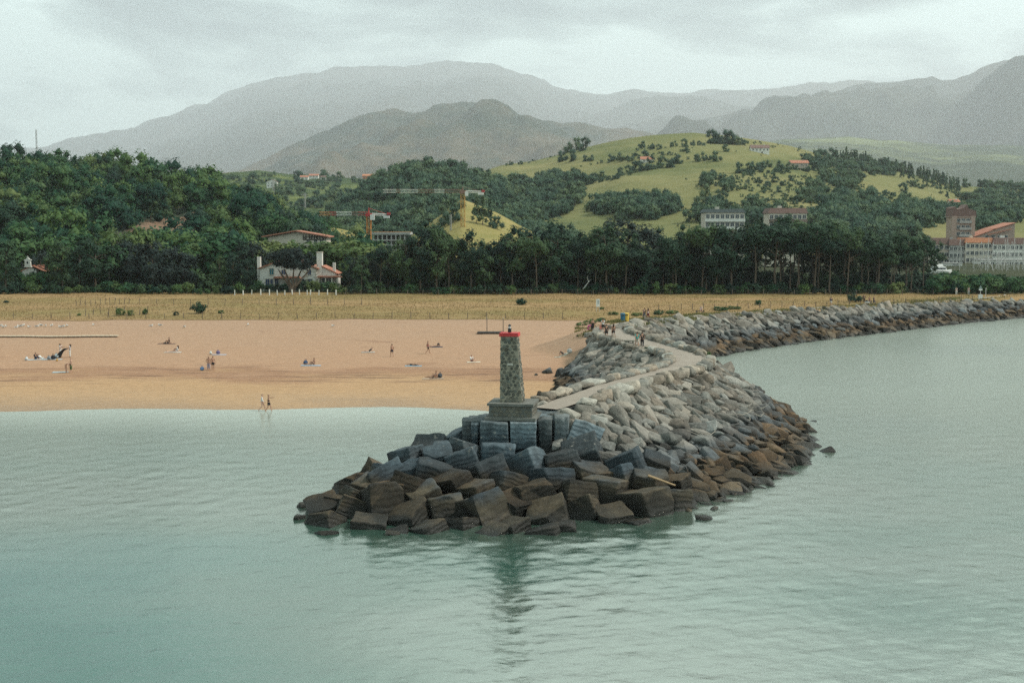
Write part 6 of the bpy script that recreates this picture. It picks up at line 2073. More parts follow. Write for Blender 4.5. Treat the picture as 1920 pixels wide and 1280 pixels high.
# driftwood
DRIFT = plain('bleached_wood', (0.30, 0.27, 0.225), 0.9, 0.2, 4)
p0, p1 = jet_at(1212, 926, 0.8), jet_at(1263, 918, 0.8)
o = MB().tube([p0 + Vector((0, -0.9, 1.0)), p1 + Vector((0, -0.9, 1.0))], [0.11, 0.07], 5).build('driftwood_plank', plain('wet_plank', (0.30, 0.21, 0.12), 0.8, 0.2, 4))
tag(o, 'long pale plank stranded across the lower blocks', 'driftwood')
for i, (px, py) in enumerate([(1400, 765), (1412, 772), (1390, 780), (1425, 783), (1405, 790), (1322, 822), (1330, 818)]):
    p = jet_at(px, py, 0.3)
    mb = MB()
    rr_ = random.Random(px)
    for j in range(3):
        a = rr_.uniform(0, 6.28)
        q = p + Vector((0, -0.3, 0.45))
        mb.tube([q, q + Vector((math.cos(a), math.sin(a) * 0.6, 0.25)) * 0.9, q + Vector((math.cos(a + 0.3), math.sin(a + 0.3) * 0.6, 0.35)) * 1.7], [0.035, 0.025, 0.012], 4)
    tag(mb.build('driftwood_branch', DRIFT), ('bare bleached branch caught among the upper boulders of the outer slope', 'bleached branch stuck in the boulders above the dark blocks')[i > 4], 'driftwood', ('bleached branches on the outer slope', 'bleached branches above the dark blocks')[i > 4])
# dead white trunk leaning in the pine belt
p = gpt((1086 - 960) / FPX * 300.5, 300.5)
k = p.y / FPX
mb = MB().tube([p, p + Vector((10 * k, 0, 12 * k)), p + Vector((19 * k, 0, 24 * k))], [0.17, 0.14, 0.07], 6).tube([p + Vector((18 * k, 0, 22.5 * k)), p + Vector((15 * k, 0, 29 * k)), p + Vector((16 * k, 0, 33 * k))], [0.09, 0.06, 0.03], 5).tube([p + Vector((17 * k, 0, 22 * k)), p + Vector((21 * k, 0, 26 * k))], [0.08, 0.03], 5)
tag(mb.build('dead_trunk', plain('bleached_trunk', (0.50, 0.48, 0.44), 0.9, 0.15)), 'bleached dead trunk leaning at the edge of the dark pines', 'dead tree')

# warning sign on the sea wall and ramp at the far right
p = G(1838, 560)
e = empty('warning_sign', p, 0, 'triangular warning sign on a pole with a white box above the sea wall', 'sign')
k = p.y / FPX
MB().tube([(0, 0, 0), (0, 0, 24 * k)], 0.05, 6).build('pole', ALU, e)
MB().prism([(-0.42, 19 * k), (0.42, 19 * k), (0.0, 19 * k + 0.75)], -0.05, -0.02).build('triangle_panel', plain('grey_green_sign', (0.20, 0.26, 0.24), 0.6), e)
MB().box((0, -0.04, 17 * k), (0.8, 0.03, 0.35)).build('text_panel', SIGNW, e)
MB().box((0, 0, 3.8 * k), (0.85, 0.5, 8 * k)).build('white_box', SIGNW, e)
p = G(1848, 561)
o = MB().tube([p, p + Vector((0, 0, 2.6))], 0.06, 6).build('marker_pole', ALU)
tag(o, 'thin pale pole just right of the triangular warning sign', 'pole')
rp = []
for (px, py, z) in [(1872, 556, 3.9), (1935, 586, 0.2), (1935, 579, 0.9), (1882, 554, 4.0)]:
    rp.append(at_z(px, py, z))
SLIPM = plain('slipway_concrete', (0.33, 0.31, 0.27), 0.9, 0.12, 0.6)
slip = empty('slipway', rp[0], 0, 'sloping pale slipway running down the sea wall at the far right', 'slipway')
q = [p_ - rp[0] for p_ in rp]
MB().add([*q, *[v - Vector((0, 0, 0.5)) for v in q]], [(0, 1, 2, 3), (7, 6, 5, 4), (4, 5, 1, 0), (5, 6, 2, 1), (6, 7, 3, 2), (7, 4, 0, 3)]).build('ramp', SLIPM, slip)
for a_, b_ in ((0, 1), (3, 2)):
    MB().tube([q[a_] + Vector((0, 0, 0.1)), q[b_] + Vector((0, 0, 0.1))], 0.22, 4).build('edge_beam', SLIPM, slip)

# ---------------------------------------------------------------- gulls resting on the sand
GULLW = plain('gull_white', (0.66, 0.65, 0.62), 0.8, 0.05)
GULLG = plain('gull_grey', (0.20, 0.21, 0.22), 0.8, 0.05)
gm = MB()
gm.ball((0, 0, 0.2), (0.24, 0.11, 0.11), 8, 6)
gm.ball((0.2, 0, 0.33), (0.075, 0.06, 0.065), 6, 5)
gm.tube([(0.13, 0, 0.24), (0.19, 0, 0.32)], [0.075, 0.05], 6)
gm.tube([(-0.16, 0, 0.22), (-0.40, 0, 0.20)], [0.08, 0.02], 5)
gm.mi = 1
gm.ball((-0.06, 0.07, 0.235), (0.25, 0.05, 0.07), 6, 4)
gm.ball((-0.06, -0.07, 0.235), (0.25, 0.05, 0.07), 6, 4)
gm.mi = 2
gm.tube([(0.25, 0, 0.33), (0.35, 0, 0.31)], [0.02, 0.006], 4)
gm.tube([(0.0, 0.04, 0.1), (0.0, 0.04, 0.0), (0.06, 0.04, 0.0)], 0.012, 3).tube([(0.0, -0.04, 0.1), (0.0, -0.04, 0.0), (0.06, -0.04, 0.0)], 0.012, 3)
gme = mesh_data('gull', gm.v, gm.f, [GULLW, GULLG, plain('gull_bill', (0.5, 0.3, 0.05), 0.6)], midx=gm.m, smooth=True)
for i, (px, py) in enumerate([(1, 613), (6, 615), (11, 614), (31, 616), (36, 614), (41, 613), (45, 612), (54, 615), (70, 614), (77, 612), (86, 613), (97, 612.5), (113, 615), (119, 614), (126, 613), (175, 611), (284, 613), (300, 612), (346, 615), (465, 611), (624, 613)]):
    p = G(px, py)
    o = inst('gull', gme, None, p, (0, 0, (i * 2.4) % 6.28), 1.25)
    tag(o, 'white gull resting in the loose flock above the boardwalk' if px < 140 else 'lone gull resting on the sand %s' % {175: 'right of the flock', 284: 'above the lying sunbather', 300: 'beside another above the lying sunbather', 346: 'below the meadow bush', 465: 'in the middle of the upper beach', 624: 'left of the beacon near the meadow'}[px], 'gull', 'gulls on the upper beach')
# ---------------------------------------------------------------- people
SKINS = {k: plain('skin_' + k, c, 0.7, 0.05) for k, c in (('fair', (0.50, 0.30, 0.22)), ('tan', (0.36, 0.20, 0.135)), ('brown', (0.26, 0.14, 0.095)))}
EYE = plain('eye_dark', (0.02, 0.015, 0.012), 0.4)
_cloth = {}


def cloth(c):
    if c not in _cloth:
        _cloth[c] = plain('cloth_%d' % len(_cloth), c, 0.9, 0.1, 6.0)
    return _cloth[c]


BASE = dict(pelvis=(0, 0, 0.95), spine=(0, 0.01, 1.12), chest=(0, 0, 1.32), neck=(0, 0.01, 1.46), jaw=(0, -0.015, 1.53), head=(0, 0, 1.61), top=(0, 0.01, 1.67),
            shL=(0.17, 0, 1.40), elL=(0.24, 0.03, 1.12), wrL=(0.25, -0.04, 0.88), haL=(0.25, -0.06, 0.80), shR=(-0.17, 0, 1.40), elR=(-0.24, 0.03, 1.12), wrR=(-0.25, -0.04, 0.88), haR=(-0.25, -0.06, 0.80),
            hipL=(0.095, 0, 0.90), knL=(0.10, -0.02, 0.49), anL=(0.10, 0.02, 0.09), toL=(0.11, -0.14, 0.04), hipR=(-0.095, 0, 0.90), knR=(-0.10, -0.02, 0.49), anR=(-0.10, 0.02, 0.09), toR=(-0.11, -0.14, 0.04))
POSES = {
    'stand': {},
    'walk': dict(knL=(0.10, -0.20, 0.50), anL=(0.10, -0.27, 0.09), toL=(0.10, -0.43, 0.05), knR=(-0.10, 0.05, 0.48), anR=(-0.10, 0.36, 0.17), toR=(-0.10, 0.27, 0.04), elL=(0.23, 0.12, 1.13), wrL=(0.24, 0.18, 0.90), haL=(0.24, 0.17, 0.82), elR=(-0.23, -0.06, 1.12), wrR=(-0.24, -0.24, 0.94), haR=(-0.23, -0.31, 0.91)),
    'point': dict(knL=(0.10, -0.18, 0.50), anL=(0.10, -0.25, 0.09), toL=(0.10, -0.41, 0.05), knR=(-0.10, 0.05, 0.48), anR=(-0.10, 0.30, 0.14), toR=(-0.10, 0.20, 0.04), elR=(-0.24, -0.26, 1.40), wrR=(-0.24, -0.52, 1.42), haR=(-0.24, -0.60, 1.43)),
    'hold': dict(elL=(0.24, -0.10, 1.16), wrL=(0.20, -0.33, 1.22), haL=(0.19, -0.41, 1.24), elR=(-0.24, -0.10, 1.16), wrR=(-0.20, -0.33, 1.22), haR=(-0.19, -0.41, 1.24)),
    'hips': dict(elL=(0.36, 0.05, 1.15), wrL=(0.20, -0.02, 1.02), haL=(0.14, -0.05, 0.99), elR=(-0.34, 0.05, 1.15), wrR=(-0.20, -0.02, 1.02), haR=(-0.14, -0.05, 0.99)),
    'bend': dict(pelvis=(0, 0.10, 0.94), spine=(0, -0.03, 1.05), chest=(0, -0.24, 1.08), neck=(0, -0.37, 1.05), jaw=(0, -0.44, 1.00), head=(0, -0.51, 1.02), top=(0, -0.57, 1.03), shL=(0.17, -0.30, 1.08), shR=(-0.17, -0.30, 1.08), elL=(0.19, -0.36, 0.80), wrL=(0.17, -0.42, 0.58), haL=(0.17, -0.44, 0.50),
                 elR=(-0.19, -0.36, 0.80), wrR=(-0.17, -0.42, 0.58), haR=(-0.17, -0.44, 0.50), hipL=(0.095, 0.09, 0.89), hipR=(-0.095, 0.09, 0.89), knL=(0.10, 0.02, 0.48), knR=(-0.10, 0.04, 0.48)),
    'sit': dict(pelvis=(0, 0, 0.15), spine=(0, 0.05, 0.32), chest=(0, 0.05, 0.52), neck=(0, 0.03, 0.66), jaw=(0, 0.0, 0.73), head=(0, 0.01, 0.81), top=(0, 0.02, 0.87), shL=(0.17, 0.05, 0.60), shR=(-0.17, 0.05, 0.60), elL=(0.25, -0.12, 0.42), wrL=(0.15, -0.33, 0.45), haL=(0.10, -0.39, 0.46),
                elR=(-0.25, -0.12, 0.42), wrR=(-0.15, -0.33, 0.45), haR=(-0.10, -0.39, 0.46), hipL=(0.10, -0.02, 0.14), hipR=(-0.10, -0.02, 0.14), knL=(0.13, -0.36, 0.42), knR=(-0.13, -0.36, 0.42), anL=(0.12, -0.62, 0.10), anR=(-0.12, -0.62, 0.10), toL=(0.13, -0.76, 0.05), toR=(-0.13, -0.76, 0.05)),
    'recline': dict(pelvis=(0, 0, 0.13), spine=(0, 0.15, 0.22), chest=(0, 0.31, 0.35), neck=(0, 0.39, 0.47), jaw=(0, 0.40, 0.55), head=(0, 0.43, 0.62), top=(0, 0.45, 0.68), shL=(0.17, 0.36, 0.42), shR=(-0.17, 0.36, 0.42), elL=(0.24, 0.50, 0.20), wrL=(0.22, 0.56, 0.06), haL=(0.22, 0.52, 0.04),
                    elR=(-0.24, 0.50, 0.20), wrR=(-0.22, 0.56, 0.06), haR=(-0.22, 0.52, 0.04), hipL=(0.10, -0.04, 0.12), hipR=(-0.10, -0.04, 0.12), knL=(0.12, -0.43, 0.22), knR=(-0.12, -0.44, 0.14), anL=(0.12, -0.80, 0.09), anR=(-0.12, -0.84, 0.08), toL=(0.13, -0.88, 0.17), toR=(-0.13, -0.92, 0.16)),
    'lie': dict(pelvis=(0, 0, 0.12), spine=(0, 0.17, 0.12), chest=(0, 0.37, 0.13), neck=(0, 0.51, 0.12), jaw=(0, 0.58, 0.11), head=(0, 0.66, 0.12), top=(0, 0.72, 0.12), shL=(0.17, 0.45, 0.12), shR=(-0.17, 0.45, 0.12), elL=(0.30, 0.30, 0.07), wrL=(0.24, 0.10, 0.06), haL=(0.22, 0.02, 0.06),
                elR=(-0.32, 0.55, 0.07), wrR=(-0.22, 0.72, 0.06), haR=(-0.15, 0.76, 0.06), hipL=(0.10, -0.05, 0.11), hipR=(-0.10, -0.05, 0.11), knL=(0.12, -0.46, 0.10), knR=(-0.12, -0.44, 0.24), anL=(0.12, -0.86, 0.07), anR=(-0.12, -0.74, 0.07), toL=(0.13, -0.96, 0.11), toR=(-0.13, -0.86, 0.06)),
    'bench': dict(pelvis=(0, 0, 0.56), spine=(0, 0.03, 0.73), chest=(0, 0.0, 0.93), neck=(0, -0.02, 1.07), jaw=(0, -0.05, 1.14), head=(0, -0.04, 1.22), top=(0, -0.03, 1.28), shL=(0.17, 0, 1.01), shR=(-0.17, 0, 1.01), elL=(0.24, -0.05, 0.75), wrL=(0.16, -0.26, 0.66), haL=(0.12, -0.33, 0.66),
                  elR=(-0.24, -0.05, 0.75), wrR=(-0.16, -0.26, 0.66), haR=(-0.12, -0.33, 0.66), hipL=(0.10, -0.03, 0.55), hipR=(-0.10, -0.03, 0.55), knL=(0.12, -0.44, 0.53), knR=(-0.12, -0.44, 0.53), anL=(0.12, -0.46, 0.12), anR=(-0.12, -0.46, 0.12), toL=(0.13, -0.62, 0.06), toR=(-0.13, -0.62, 0.06)),
}
BONES = [('belly', 'pelvis', 'spine'), ('torso', 'spine', 'chest'), ('torso', 'chest', 'neck'), ('neck', 'neck', 'jaw'), ('head', 'jaw', 'head'), ('head', 'head', 'top')]
for s_ in 'LR':
    BONES += [('shoulder', 'chest', 'sh' + s_), ('uparm', 'sh' + s_, 'el' + s_), ('forearm', 'el' + s_, 'wr' + s_), ('hand', 'wr' + s_, 'ha' + s_), ('hip', 'pelvis', 'hip' + s_), ('thigh', 'hip' + s_, 'kn' + s_), ('shin', 'kn' + s_, 'an' + s_), ('foot', 'an' + s_, 'to' + s_)]
RADS = dict(pelvis=0.125, spine=0.115, chest=0.14, neck=0.056, jaw=0.068, head=0.098, top=0.066, sh=0.066, el=0.043, wr=0.030, ha=0.034, hip=0.092, kn=0.058, an=0.040, to=0.032)
GARM = {'tshirt': {'belly': (0.1, 9), 'torso': (-9, 0.8), 'shoulder': (-9, 9), 'uparm': (-9, 0.55)}, 'top': {'belly': (0.2, 9), 'torso': (-9, 0.6), 'shoulder': (-9, 0.7)}, 'longsleeve': {'belly': (0.1, 9), 'torso': (-9, 0.8), 'shoulder': (-9, 9), 'uparm': (-9, 9), 'forearm': (-9, 0.85)},
        'bikini': {'torso': (-0.1, 0.35)}, 'briefs': {'hip': (-9, 9), 'belly': (-9, 0.3), 'thigh': (-9, 0.08)}, 'shorts': {'hip': (-9, 9), 'belly': (-9, 0.4), 'thigh': (-9, 0.62)}, 'trousers': {'hip': (-9, 9), 'belly': (-9, 0.4), 'thigh': (-9, 9), 'shin': (-9, 0.9)},
        'skirt': {'hip': (-9, 9), 'belly': (-9, 0.4), 'thigh': (-9, 9), 'shin': (-9, 0.25)}, 'dress': {'hip': (-9, 9), 'belly': (-9, 9), 'torso': (-9, 0.65), 'thigh': (-9, 9), 'shin': (-9, 0.55)}, 'shoes': {'foot': (-9, 9), 'shin': (0.93, 9)}}
PENDING = []


def person(px, py, pose, face, label, wear, skin='tan', hair=(0.02, 0.014, 0.01), long=False, scale=1.0, surf=None, loc=None, group=None):
    J = dict(BASE); J.update(POSES[pose])
    J = {k: Vector(v) for k, v in J.items()}
    names = list(J)
    me = bpy.data.meshes.new('person')
    idx = {n: i for i, n in enumerate(names)}
    edges = [(idx[a], idx[b]) for _, a, b in BONES]
    me.from_pydata([J[n][:] for n in names], edges, [])
    o = bpy.data.objects.new('person', me)
    col.objects.link(o)
    sk = o.modifiers.new('skin', 'SKIN')
    for n in names:
        k = n if n in RADS else n[:-1]
        sv_ = me.skin_vertices[0].data[idx[n]]
        r = RADS[k]
        sv_.radius = (r, r * (0.8 if k in ('chest', 'spine', 'pelvis') else 1.0))
        sv_.use_root = (n == 'pelvis')
    ss = o.modifiers.new('smooth', 'SUBSURF')
    ss.levels = ss.render_levels = 1
    if loc is None:
        loc = (surf or G)(px, py)
    o.location, o.rotation_euler, o.scale = loc, (0, 0, face), (scale * 1.09,) * 3
    tag(o, label, 'person', group)
    PENDING.append((o, J, wear, skin, hair, long, pose))
    return o


def finish_people():
    bpy.context.view_layer.update()
    dg = bpy.context.evaluated_depsgraph_get()
    done = [(rec, bpy.data.meshes.new_from_object(rec[0].evaluated_get(dg))) for rec in PENDING]
    for (o, J, wear, skin, hair, long, pose), me in done:
        o.modifiers.clear()
        n = len(me.vertices)
        V = np.empty(n * 3, np.float32); me.vertices.foreach_get('co', V); V = V.reshape(-1, 3)
        N = np.empty(n * 3, np.float32); me.vertices.foreach_get('normal', N); N = N.reshape(-1, 3)
        F = [tuple(p.vertices) for p in me.polygons]
        best, bone, par = np.full(n, 9e9), np.zeros(n, int), np.zeros(n)
        for bi, (nm, a, b) in enumerate(BONES):
            A, D = np.array(J[a]), np.array(J[b] - J[a])
            t_ = (V - A) @ D / (D @ D)
            tc_ = np.clip(t_, 0, 1)
            d_ = np.linalg.norm(V - A - tc_[:, None] * D, axis=1) - (0.03 if nm in ('torso', 'belly') else 0.0)
            k = d_ < best
            best[k], bone[k], par[k] = d_[k], bi, tc_[k]
        dz = V[:, 2].min()
        # face and hands
        mb = MB()
        hd, tp = J['head'], J['top']
        up = (tp - J['neck']).normalized()
        fw = Vector((0, -1, 0)) if pose not in ('lie', 'bend') else (Vector((0, 0, 1)) if pose == 'lie' else Vector((0, -0.2, -1)).normalized())
        rt = up.cross(fw).normalized()
        c = hd - up * 0.01
        mb.tube([c + fw * 0.09 + up * 0.01, c + fw * 0.118 - up * 0.02, c + fw * 0.09 - up * 0.035], [0.008, 0.014, 0.008], 5)
        for sg in (-1, 1):
            mb.ball(c + rt * sg * 0.097 - up * 0.01, (0.016, 0.022, 0.03), 6, 4)
        mb.mi = 1
        for sg in (-1, 1):
            mb.ball(c + rt * sg * 0.034 + fw * 0.088 + up * 0.012, 0.011, 6, 4)
        mb.tube([c + fw * 0.088 - up * 0.052 - rt * 0.022, c + fw * 0.092 - up * 0.055, c + fw * 0.088 - up * 0.052 + rt * 0.022], 0.006, 4)
        mb.mi = 0
        for s_ in 'LR':
            w, h = J['wr' + s_], J['ha' + s_]
            d = (h - w).normalized()
            side = d.cross(Vector((0.3, 0.9, 0.2))).normalized()
            nrm = side.cross(d)
            for k, L in enumerate((0.072, 0.085, 0.082, 0.066)):
                b0 = h + side * (0.026 - 0.0175 * k)
                mb.tube([b0, b0 + d * L * 0.6, b0 + d * L * 0.95 + nrm * 0.02], [0.009, 0.0085, 0.006], 5)
            b0 = h - d * 0.03 + side * 0.03
            mb.tube([b0, b0 + side * 0.028 + d * 0.03, b0 + side * 0.03 + d * 0.06], [0.010, 0.009, 0.006], 5)
        VV = np.vstack([V, np.array(mb.v)])
        VV[:, 2] -= dz
        FF = F + [tuple(i + n for i in f) for f in mb.f]
        new = mesh_data('person', VV, FF, [SKINS[skin], EYE], smooth=True, midx=[0] * len(F) + mb.m)
        old = o.data
        o.data = new
        bpy.data.meshes.remove(old)

        def shell(name, mask, off, colr):
            fs = [f for f in F if all(mask[i] for i in f)]
            if not fs:
                return
            used = sorted({i for f in fs for i in f})
            rm = {u: i for i, u in enumerate(used)}
            P = V[used] + N[used] * off
            P[:, 2] -= dz
            g = mesh_obj(name, P, [tuple(rm[i] for i in f) for f in fs], cloth(colr), o, smooth=True)
            return g

        bn = np.array([BONES[b][0] for b in bone])
        for gname, colr in wear:
            m_ = np.zeros(n, bool)
            for nm, (lo, hi) in GARM[gname].items():
                m_ |= (bn == nm) & (par >= lo) & (par <= hi)
            shell({'tshirt': 'shirt', 'longsleeve': 'shirt', 'bikini': 'swim_top', 'briefs': 'swim_trunks'}.get(gname, gname), m_, {'dress': 0.035, 'skirt': 0.03, 'trousers': 0.02, 'shorts': 0.02}.get(gname, 0.014), colr)
        if hair:
            rel = V - np.array(hd)
            m_ = (bn == 'head') & ((rel @ np.array(up) > 0.035) | (rel @ np.array(fw) < -0.01))
            if long:
                m_ |= (bn == 'neck') & (rel @ np.array(fw) < 0.02)
            shell('hair', m_, 0.02, hair)
            if long:
                hb = MB()
                b0 = hd - fw * 0.07
                hb.tube([b0 + up * 0.05, b0 - up * 0.10 - fw * 0.03, b0 - up * 0.24 - fw * 0.03, b0 - up * 0.36 - fw * 0.01], [0.07, 0.085, 0.075, 0.03], 8)
                hb.v = [(v[0], v[1], v[2] - dz) for v in hb.v]
                hb.build('long_hair', cloth(hair), o, smooth=True)
        bpy.data.meshes.remove(me)


BLK, NVY, WHT = (0.016, 0.017, 0.02), (0.02, 0.03, 0.06), (0.60, 0.60, 0.58)
E, W_, AWAY, TOW = math.pi / 2, -math.pi / 2, math.pi, 0.0       # facing +X, -X, away from the camera, towards it
# beach
person(492, 771, 'walk', E, 'walker in a pale shirt and coral swimsuit at the water edge', [('longsleeve', (0.50, 0.48, 0.46)), ('briefs', (0.55, 0.12, 0.08)), ('bikini', (0.55, 0.12, 0.08))], 'fair', group='couple at the water edge')
person(504, 771.5, 'point', E, 'walker in black with an arm stretched out at the water edge', [('top', BLK), ('shorts', BLK)], 'tan', group='couple at the water edge')
person(391.5, 695, 'hips', TOW, 'person in a pale lilac dress standing beside a blue bag', [('dress', (0.30, 0.25, 0.30))], 'tan')
person(399.5, 694, 'stand', 0.4, 'bare chested person in black shorts standing beside the lilac dress', [('shorts', BLK)], 'tan')
person(124.5, 698.5, 'bend', E, 'person in swimwear bending over a towel', [('briefs', (0.22, 0.08, 0.05)), ('bikini', (0.22, 0.08, 0.05))], 'fair')
person(133.5, 698.5, 'stand', W_ * 0.6, 'person in a green patterned wrap standing by the bending sunbather', [('skirt', (0.04, 0.10, 0.03)), ('bikini', (0.05, 0.08, 0.03))], 'fair')
person(114, 668.5, 'hold', E * 0.8, 'person in white holding the far end of the dark cloth', [('tshirt', WHT), ('trousers', WHT)], 'tan', long=True)
person(131.5, 669.5, 'hold', W_ * 0.8, 'person in white trousers holding the near end of the dark cloth', [('tshirt', (0.50, 0.50, 0.53)), ('trousers', WHT)], 'tan', long=True)
person(67, 673.5, 'sit', E * 0.5, 'person in black sitting on a pale towel left of the dark cloth', [('longsleeve', BLK), ('trousers', NVY)], 'tan')
person(79, 673, 'recline', E * 0.9, 'person in white reclining beside the one sitting in black', [('tshirt', WHT), ('shorts', WHT)], 'fair')
person(313, 644.5, 'lie', E, 'sunbather in dark clothes lying on the upper beach', [('tshirt', BLK), ('shorts', BLK)], 'tan')
person(317, 644, 'sit', W_, 'person sitting up behind the sunbather in dark clothes', [('tshirt', BLK), ('briefs', BLK)], 'tan')
person(333, 659.5, 'sit', W_ * 1.1, 'long haired person in white sitting on the upper beach', [('tshirt', WHT), ('shorts', WHT)], 'tan', long=True)
person(322, 660, 'lie', E, 'person in dark swimwear lying at the feet of the one in white', [('briefs', BLK), ('bikini', BLK)], 'fair')
person(589, 684, 'sit', W_ * 0.9, 'bare chested person sitting behind a reclining friend', [('shorts', (0.05, 0.03, 0.03))], 'tan', (0.10, 0.05, 0.03))
person(581.5, 684.5, 'recline', W_, 'sunbather in a dark swimsuit reclining beside the bare chested one', [('bikini', (0.20, 0.05, 0.04)), ('briefs', BLK)], 'tan')
person(735, 669, 'walk', AWAY + 0.3, 'bare chested person in dark shorts walking across the empty sand', [('shorts', NVY)], 'tan')
person(802.5, 663, 'walk', E * 1.2, 'person in a magenta top and black shorts walking on the beach', [('top', (0.30, 0.03, 0.10)), ('shorts', BLK)], 'tan')
person(816, 650, 'lie', E * 1.1, 'sunbather lying on a dark towel behind the magenta top', [('briefs', BLK)], 'tan')
person(691, 660, 'recline', W_ * 0.9, 'sunbather in dark clothes reclining left of the walking bather', [('tshirt', BLK), ('briefs', NVY)], 'fair')
person(773, 685.5, 'lie', W_, 'sunbather in black lying on a light blue towel', [('tshirt', BLK), ('shorts', BLK)], 'tan')
person(811, 708.5, 'recline', W_ * 1.1, 'person in a grey top reclining beside a round dark backpack', [('tshirt', (0.28, 0.30, 0.32)), ('shorts', (0.25, 0.17, 0.12))], 'tan')
person(818, 709, 'sit', W_ * 0.8, 'person sitting between the grey top and the dark backpack', [('bikini', (0.08, 0.05, 0.05)), ('briefs', (0.08, 0.05, 0.05))], 'tan')
person(884, 678, 'sit', E * 0.6, 'person in white sitting alone on a cream towel', [('longsleeve', WHT), ('shorts', (0.25, 0.12, 0.12))], 'fair', (0.14, 0.06, 0.04))
person(1057, 665, 'recline', E * 1.1, 'sunbather in black reclining beside the inner rocks', [('tshirt', BLK), ('shorts', (0.30, 0.30, 0.28))], 'fair', (0.45, 0.43, 0.40))
# jetty path
person(1194.5, 652, 'walk', AWAY + 0.15, 'walker in a turquoise shirt and pale shorts on the jetty path', [('tshirt', (0.02, 0.33, 0.30)), ('shorts', (0.50, 0.44, 0.36)), ('shoes', BLK)], 'tan', surf=jet_at, group='pair on the jetty path')
person(1204, 652, 'walk', AWAY - 0.1, 'walker dressed all in black on the jetty path', [('tshirt', BLK), ('trousers', BLK), ('shoes', WHT)], 'tan', surf=jet_at, group='pair on the jetty path')
person(1137, 635, 'walk', AWAY, 'walker in a black printed shirt and black shorts near the jetty root', [('tshirt', BLK), ('shorts', BLK), ('shoes', BLK)], 'tan', surf=jet_at)
person(1150, 634.5, 'walk', AWAY + 0.2, 'long haired walker in a black top and shorts near the jetty root', [('top', BLK), ('shorts', BLK), ('shoes', BLK)], 'tan', long=True, surf=jet_at)
person(1130.5, 623, 'walk', AWAY, 'walker in a white shirt and dark shorts carrying a pink bag', [('tshirt', WHT), ('shorts', BLK)], 'tan', surf=jet_at)
person(1111, 622, 'stand', AWAY + 0.3, 'person in a black dress with a pink swim ring at the jetty root', [('dress', BLK)], 'tan', surf=jet_at)
person(1208, 599.5, 'walk', AWAY + 0.2, 'walker in a dark shirt and jeans on the far path', [('tshirt', (0.05, 0.06, 0.05)), ('trousers', (0.10, 0.13, 0.18))], 'tan', surf=None, group='couple on the far path')
person(1215, 599.5, 'walk', AWAY + 0.2, 'walker in a white top and burgundy trousers on the far path', [('top', WHT), ('trousers', (0.14, 0.02, 0.03))], 'tan', long=True, group='couple on the far path')
person(1316, 587, 'bench', 0.0, 'walker in white sitting on the low bench beside the meadow path', [('tshirt', (0.56, 0.52, 0.54)), ('shorts', NVY)], 'fair', (0.45, 0.42, 0.40), loc=BENCH + Vector((0.25, 0.0, 0.0)))
person(1558, 574, 'walk', AWAY, 'walker in a dark blue top and white shorts at the top of the sea wall', [('longsleeve', NVY), ('shorts', WHT)], 'tan')
person(1630, 572, 'walk', 0.3, 'walker in maroon pushing a pram beside the grey green bush', [('tshirt', (0.10, 0.03, 0.04)), ('trousers', (0.10, 0.08, 0.08))], 'tan')
person(1638.5, 572, 'walk', 0.5, 'walker in dark blue beside the pram', [('longsleeve', BLK), ('trousers', NVY)], 'tan')
person(1620, 568, 'stand', 0.0, 'walker in dark clothes standing behind the pram', [('longsleeve', BLK), ('trousers', BLK)], 'tan')
person(1793, 553, 'stand', 0.0, 'distant walker in white by the thicket left of the warning sign', [('tshirt', WHT), ('trousers', WHT)], 'tan')
person(1816, 553, 'stand', 0.0, 'distant walker in grey by the thicket next to the warning sign', [('tshirt', (0.35, 0.36, 0.36)), ('trousers', (0.35, 0.36, 0.36))], 'tan')
finish_people()

# ---------------------------------------------------------------- what they brought
def towel(px, py, w, l, rz, c, label):
    p = G(px, py)
    me_v, me_f = [], []
    xs, ys = np.linspace(-w / 2, w / 2, 9), np.linspace(-l / 2, l / 2, 7)
    Xg, Yg = np.meshgrid(xs, ys)
    ca, sa = math.cos(rz), math.sin(rz)
    Xw, Yw = Xg * ca - Yg * sa + p.x, Xg * sa + Yg * ca + p.y
    Zw = gz(Xw, Yw) + 0.035 + 0.02 * vnoise(Xw * 3, Yw * 3, int(px), 2)
    V, F = grid_mesh(Xw - p.x, Yw - p.y, Zw - p.z)
    V2 = V.copy(); V2[:, 2] -= 0.025
    o = mesh_obj('towel', np.vstack([V, V2]), np.vstack([F, F[:, ::-1] + len(V)]), cloth(c))
    o.location = p
    tag(o, label, 'towel')


towel(74, 674, 3.6, 1.1, 0.0, (0.42, 0.46, 0.47), 'wide pale towel under the group left of the dark cloth')
towel(98, 674, 2.6, 1.0, 0.05, (0.36, 0.42, 0.44), 'crumpled pale towel beneath the bags')
towel(113, 698, 1.9, 0.9, 0.05, (0.30, 0.37, 0.40), 'pale blue towel beside the bending sunbather')
towel(313, 644.8, 2.6, 1.0, 0, (0.16, 0.10, 0.08), 'dark towel under the pair on the upper beach')
towel(324, 660.5, 2.4, 1.0, 0, (0.50, 0.48, 0.44), 'white towel below the long haired person in white')
towel(583, 685.5, 2.6, 1.0, 0, (0.30, 0.36, 0.42), 'blue grey towel under the two sunbathers')
towel(690, 660.5, 1.9, 0.8, 0, (0.42, 0.44, 0.42), 'pale towel under the reclining sunbather in dark clothes')
towel(775, 686.2, 2.2, 0.9, 0, (0.22, 0.36, 0.46), 'light blue towel under the sunbather in black')
towel(818, 650.6, 1.9, 0.9, 0, (0.05, 0.06, 0.09), 'navy towel behind the magenta top')
towel(888, 679, 1.8, 0.9, 0, (0.56, 0.50, 0.40), 'cream towel of the person sitting alone')
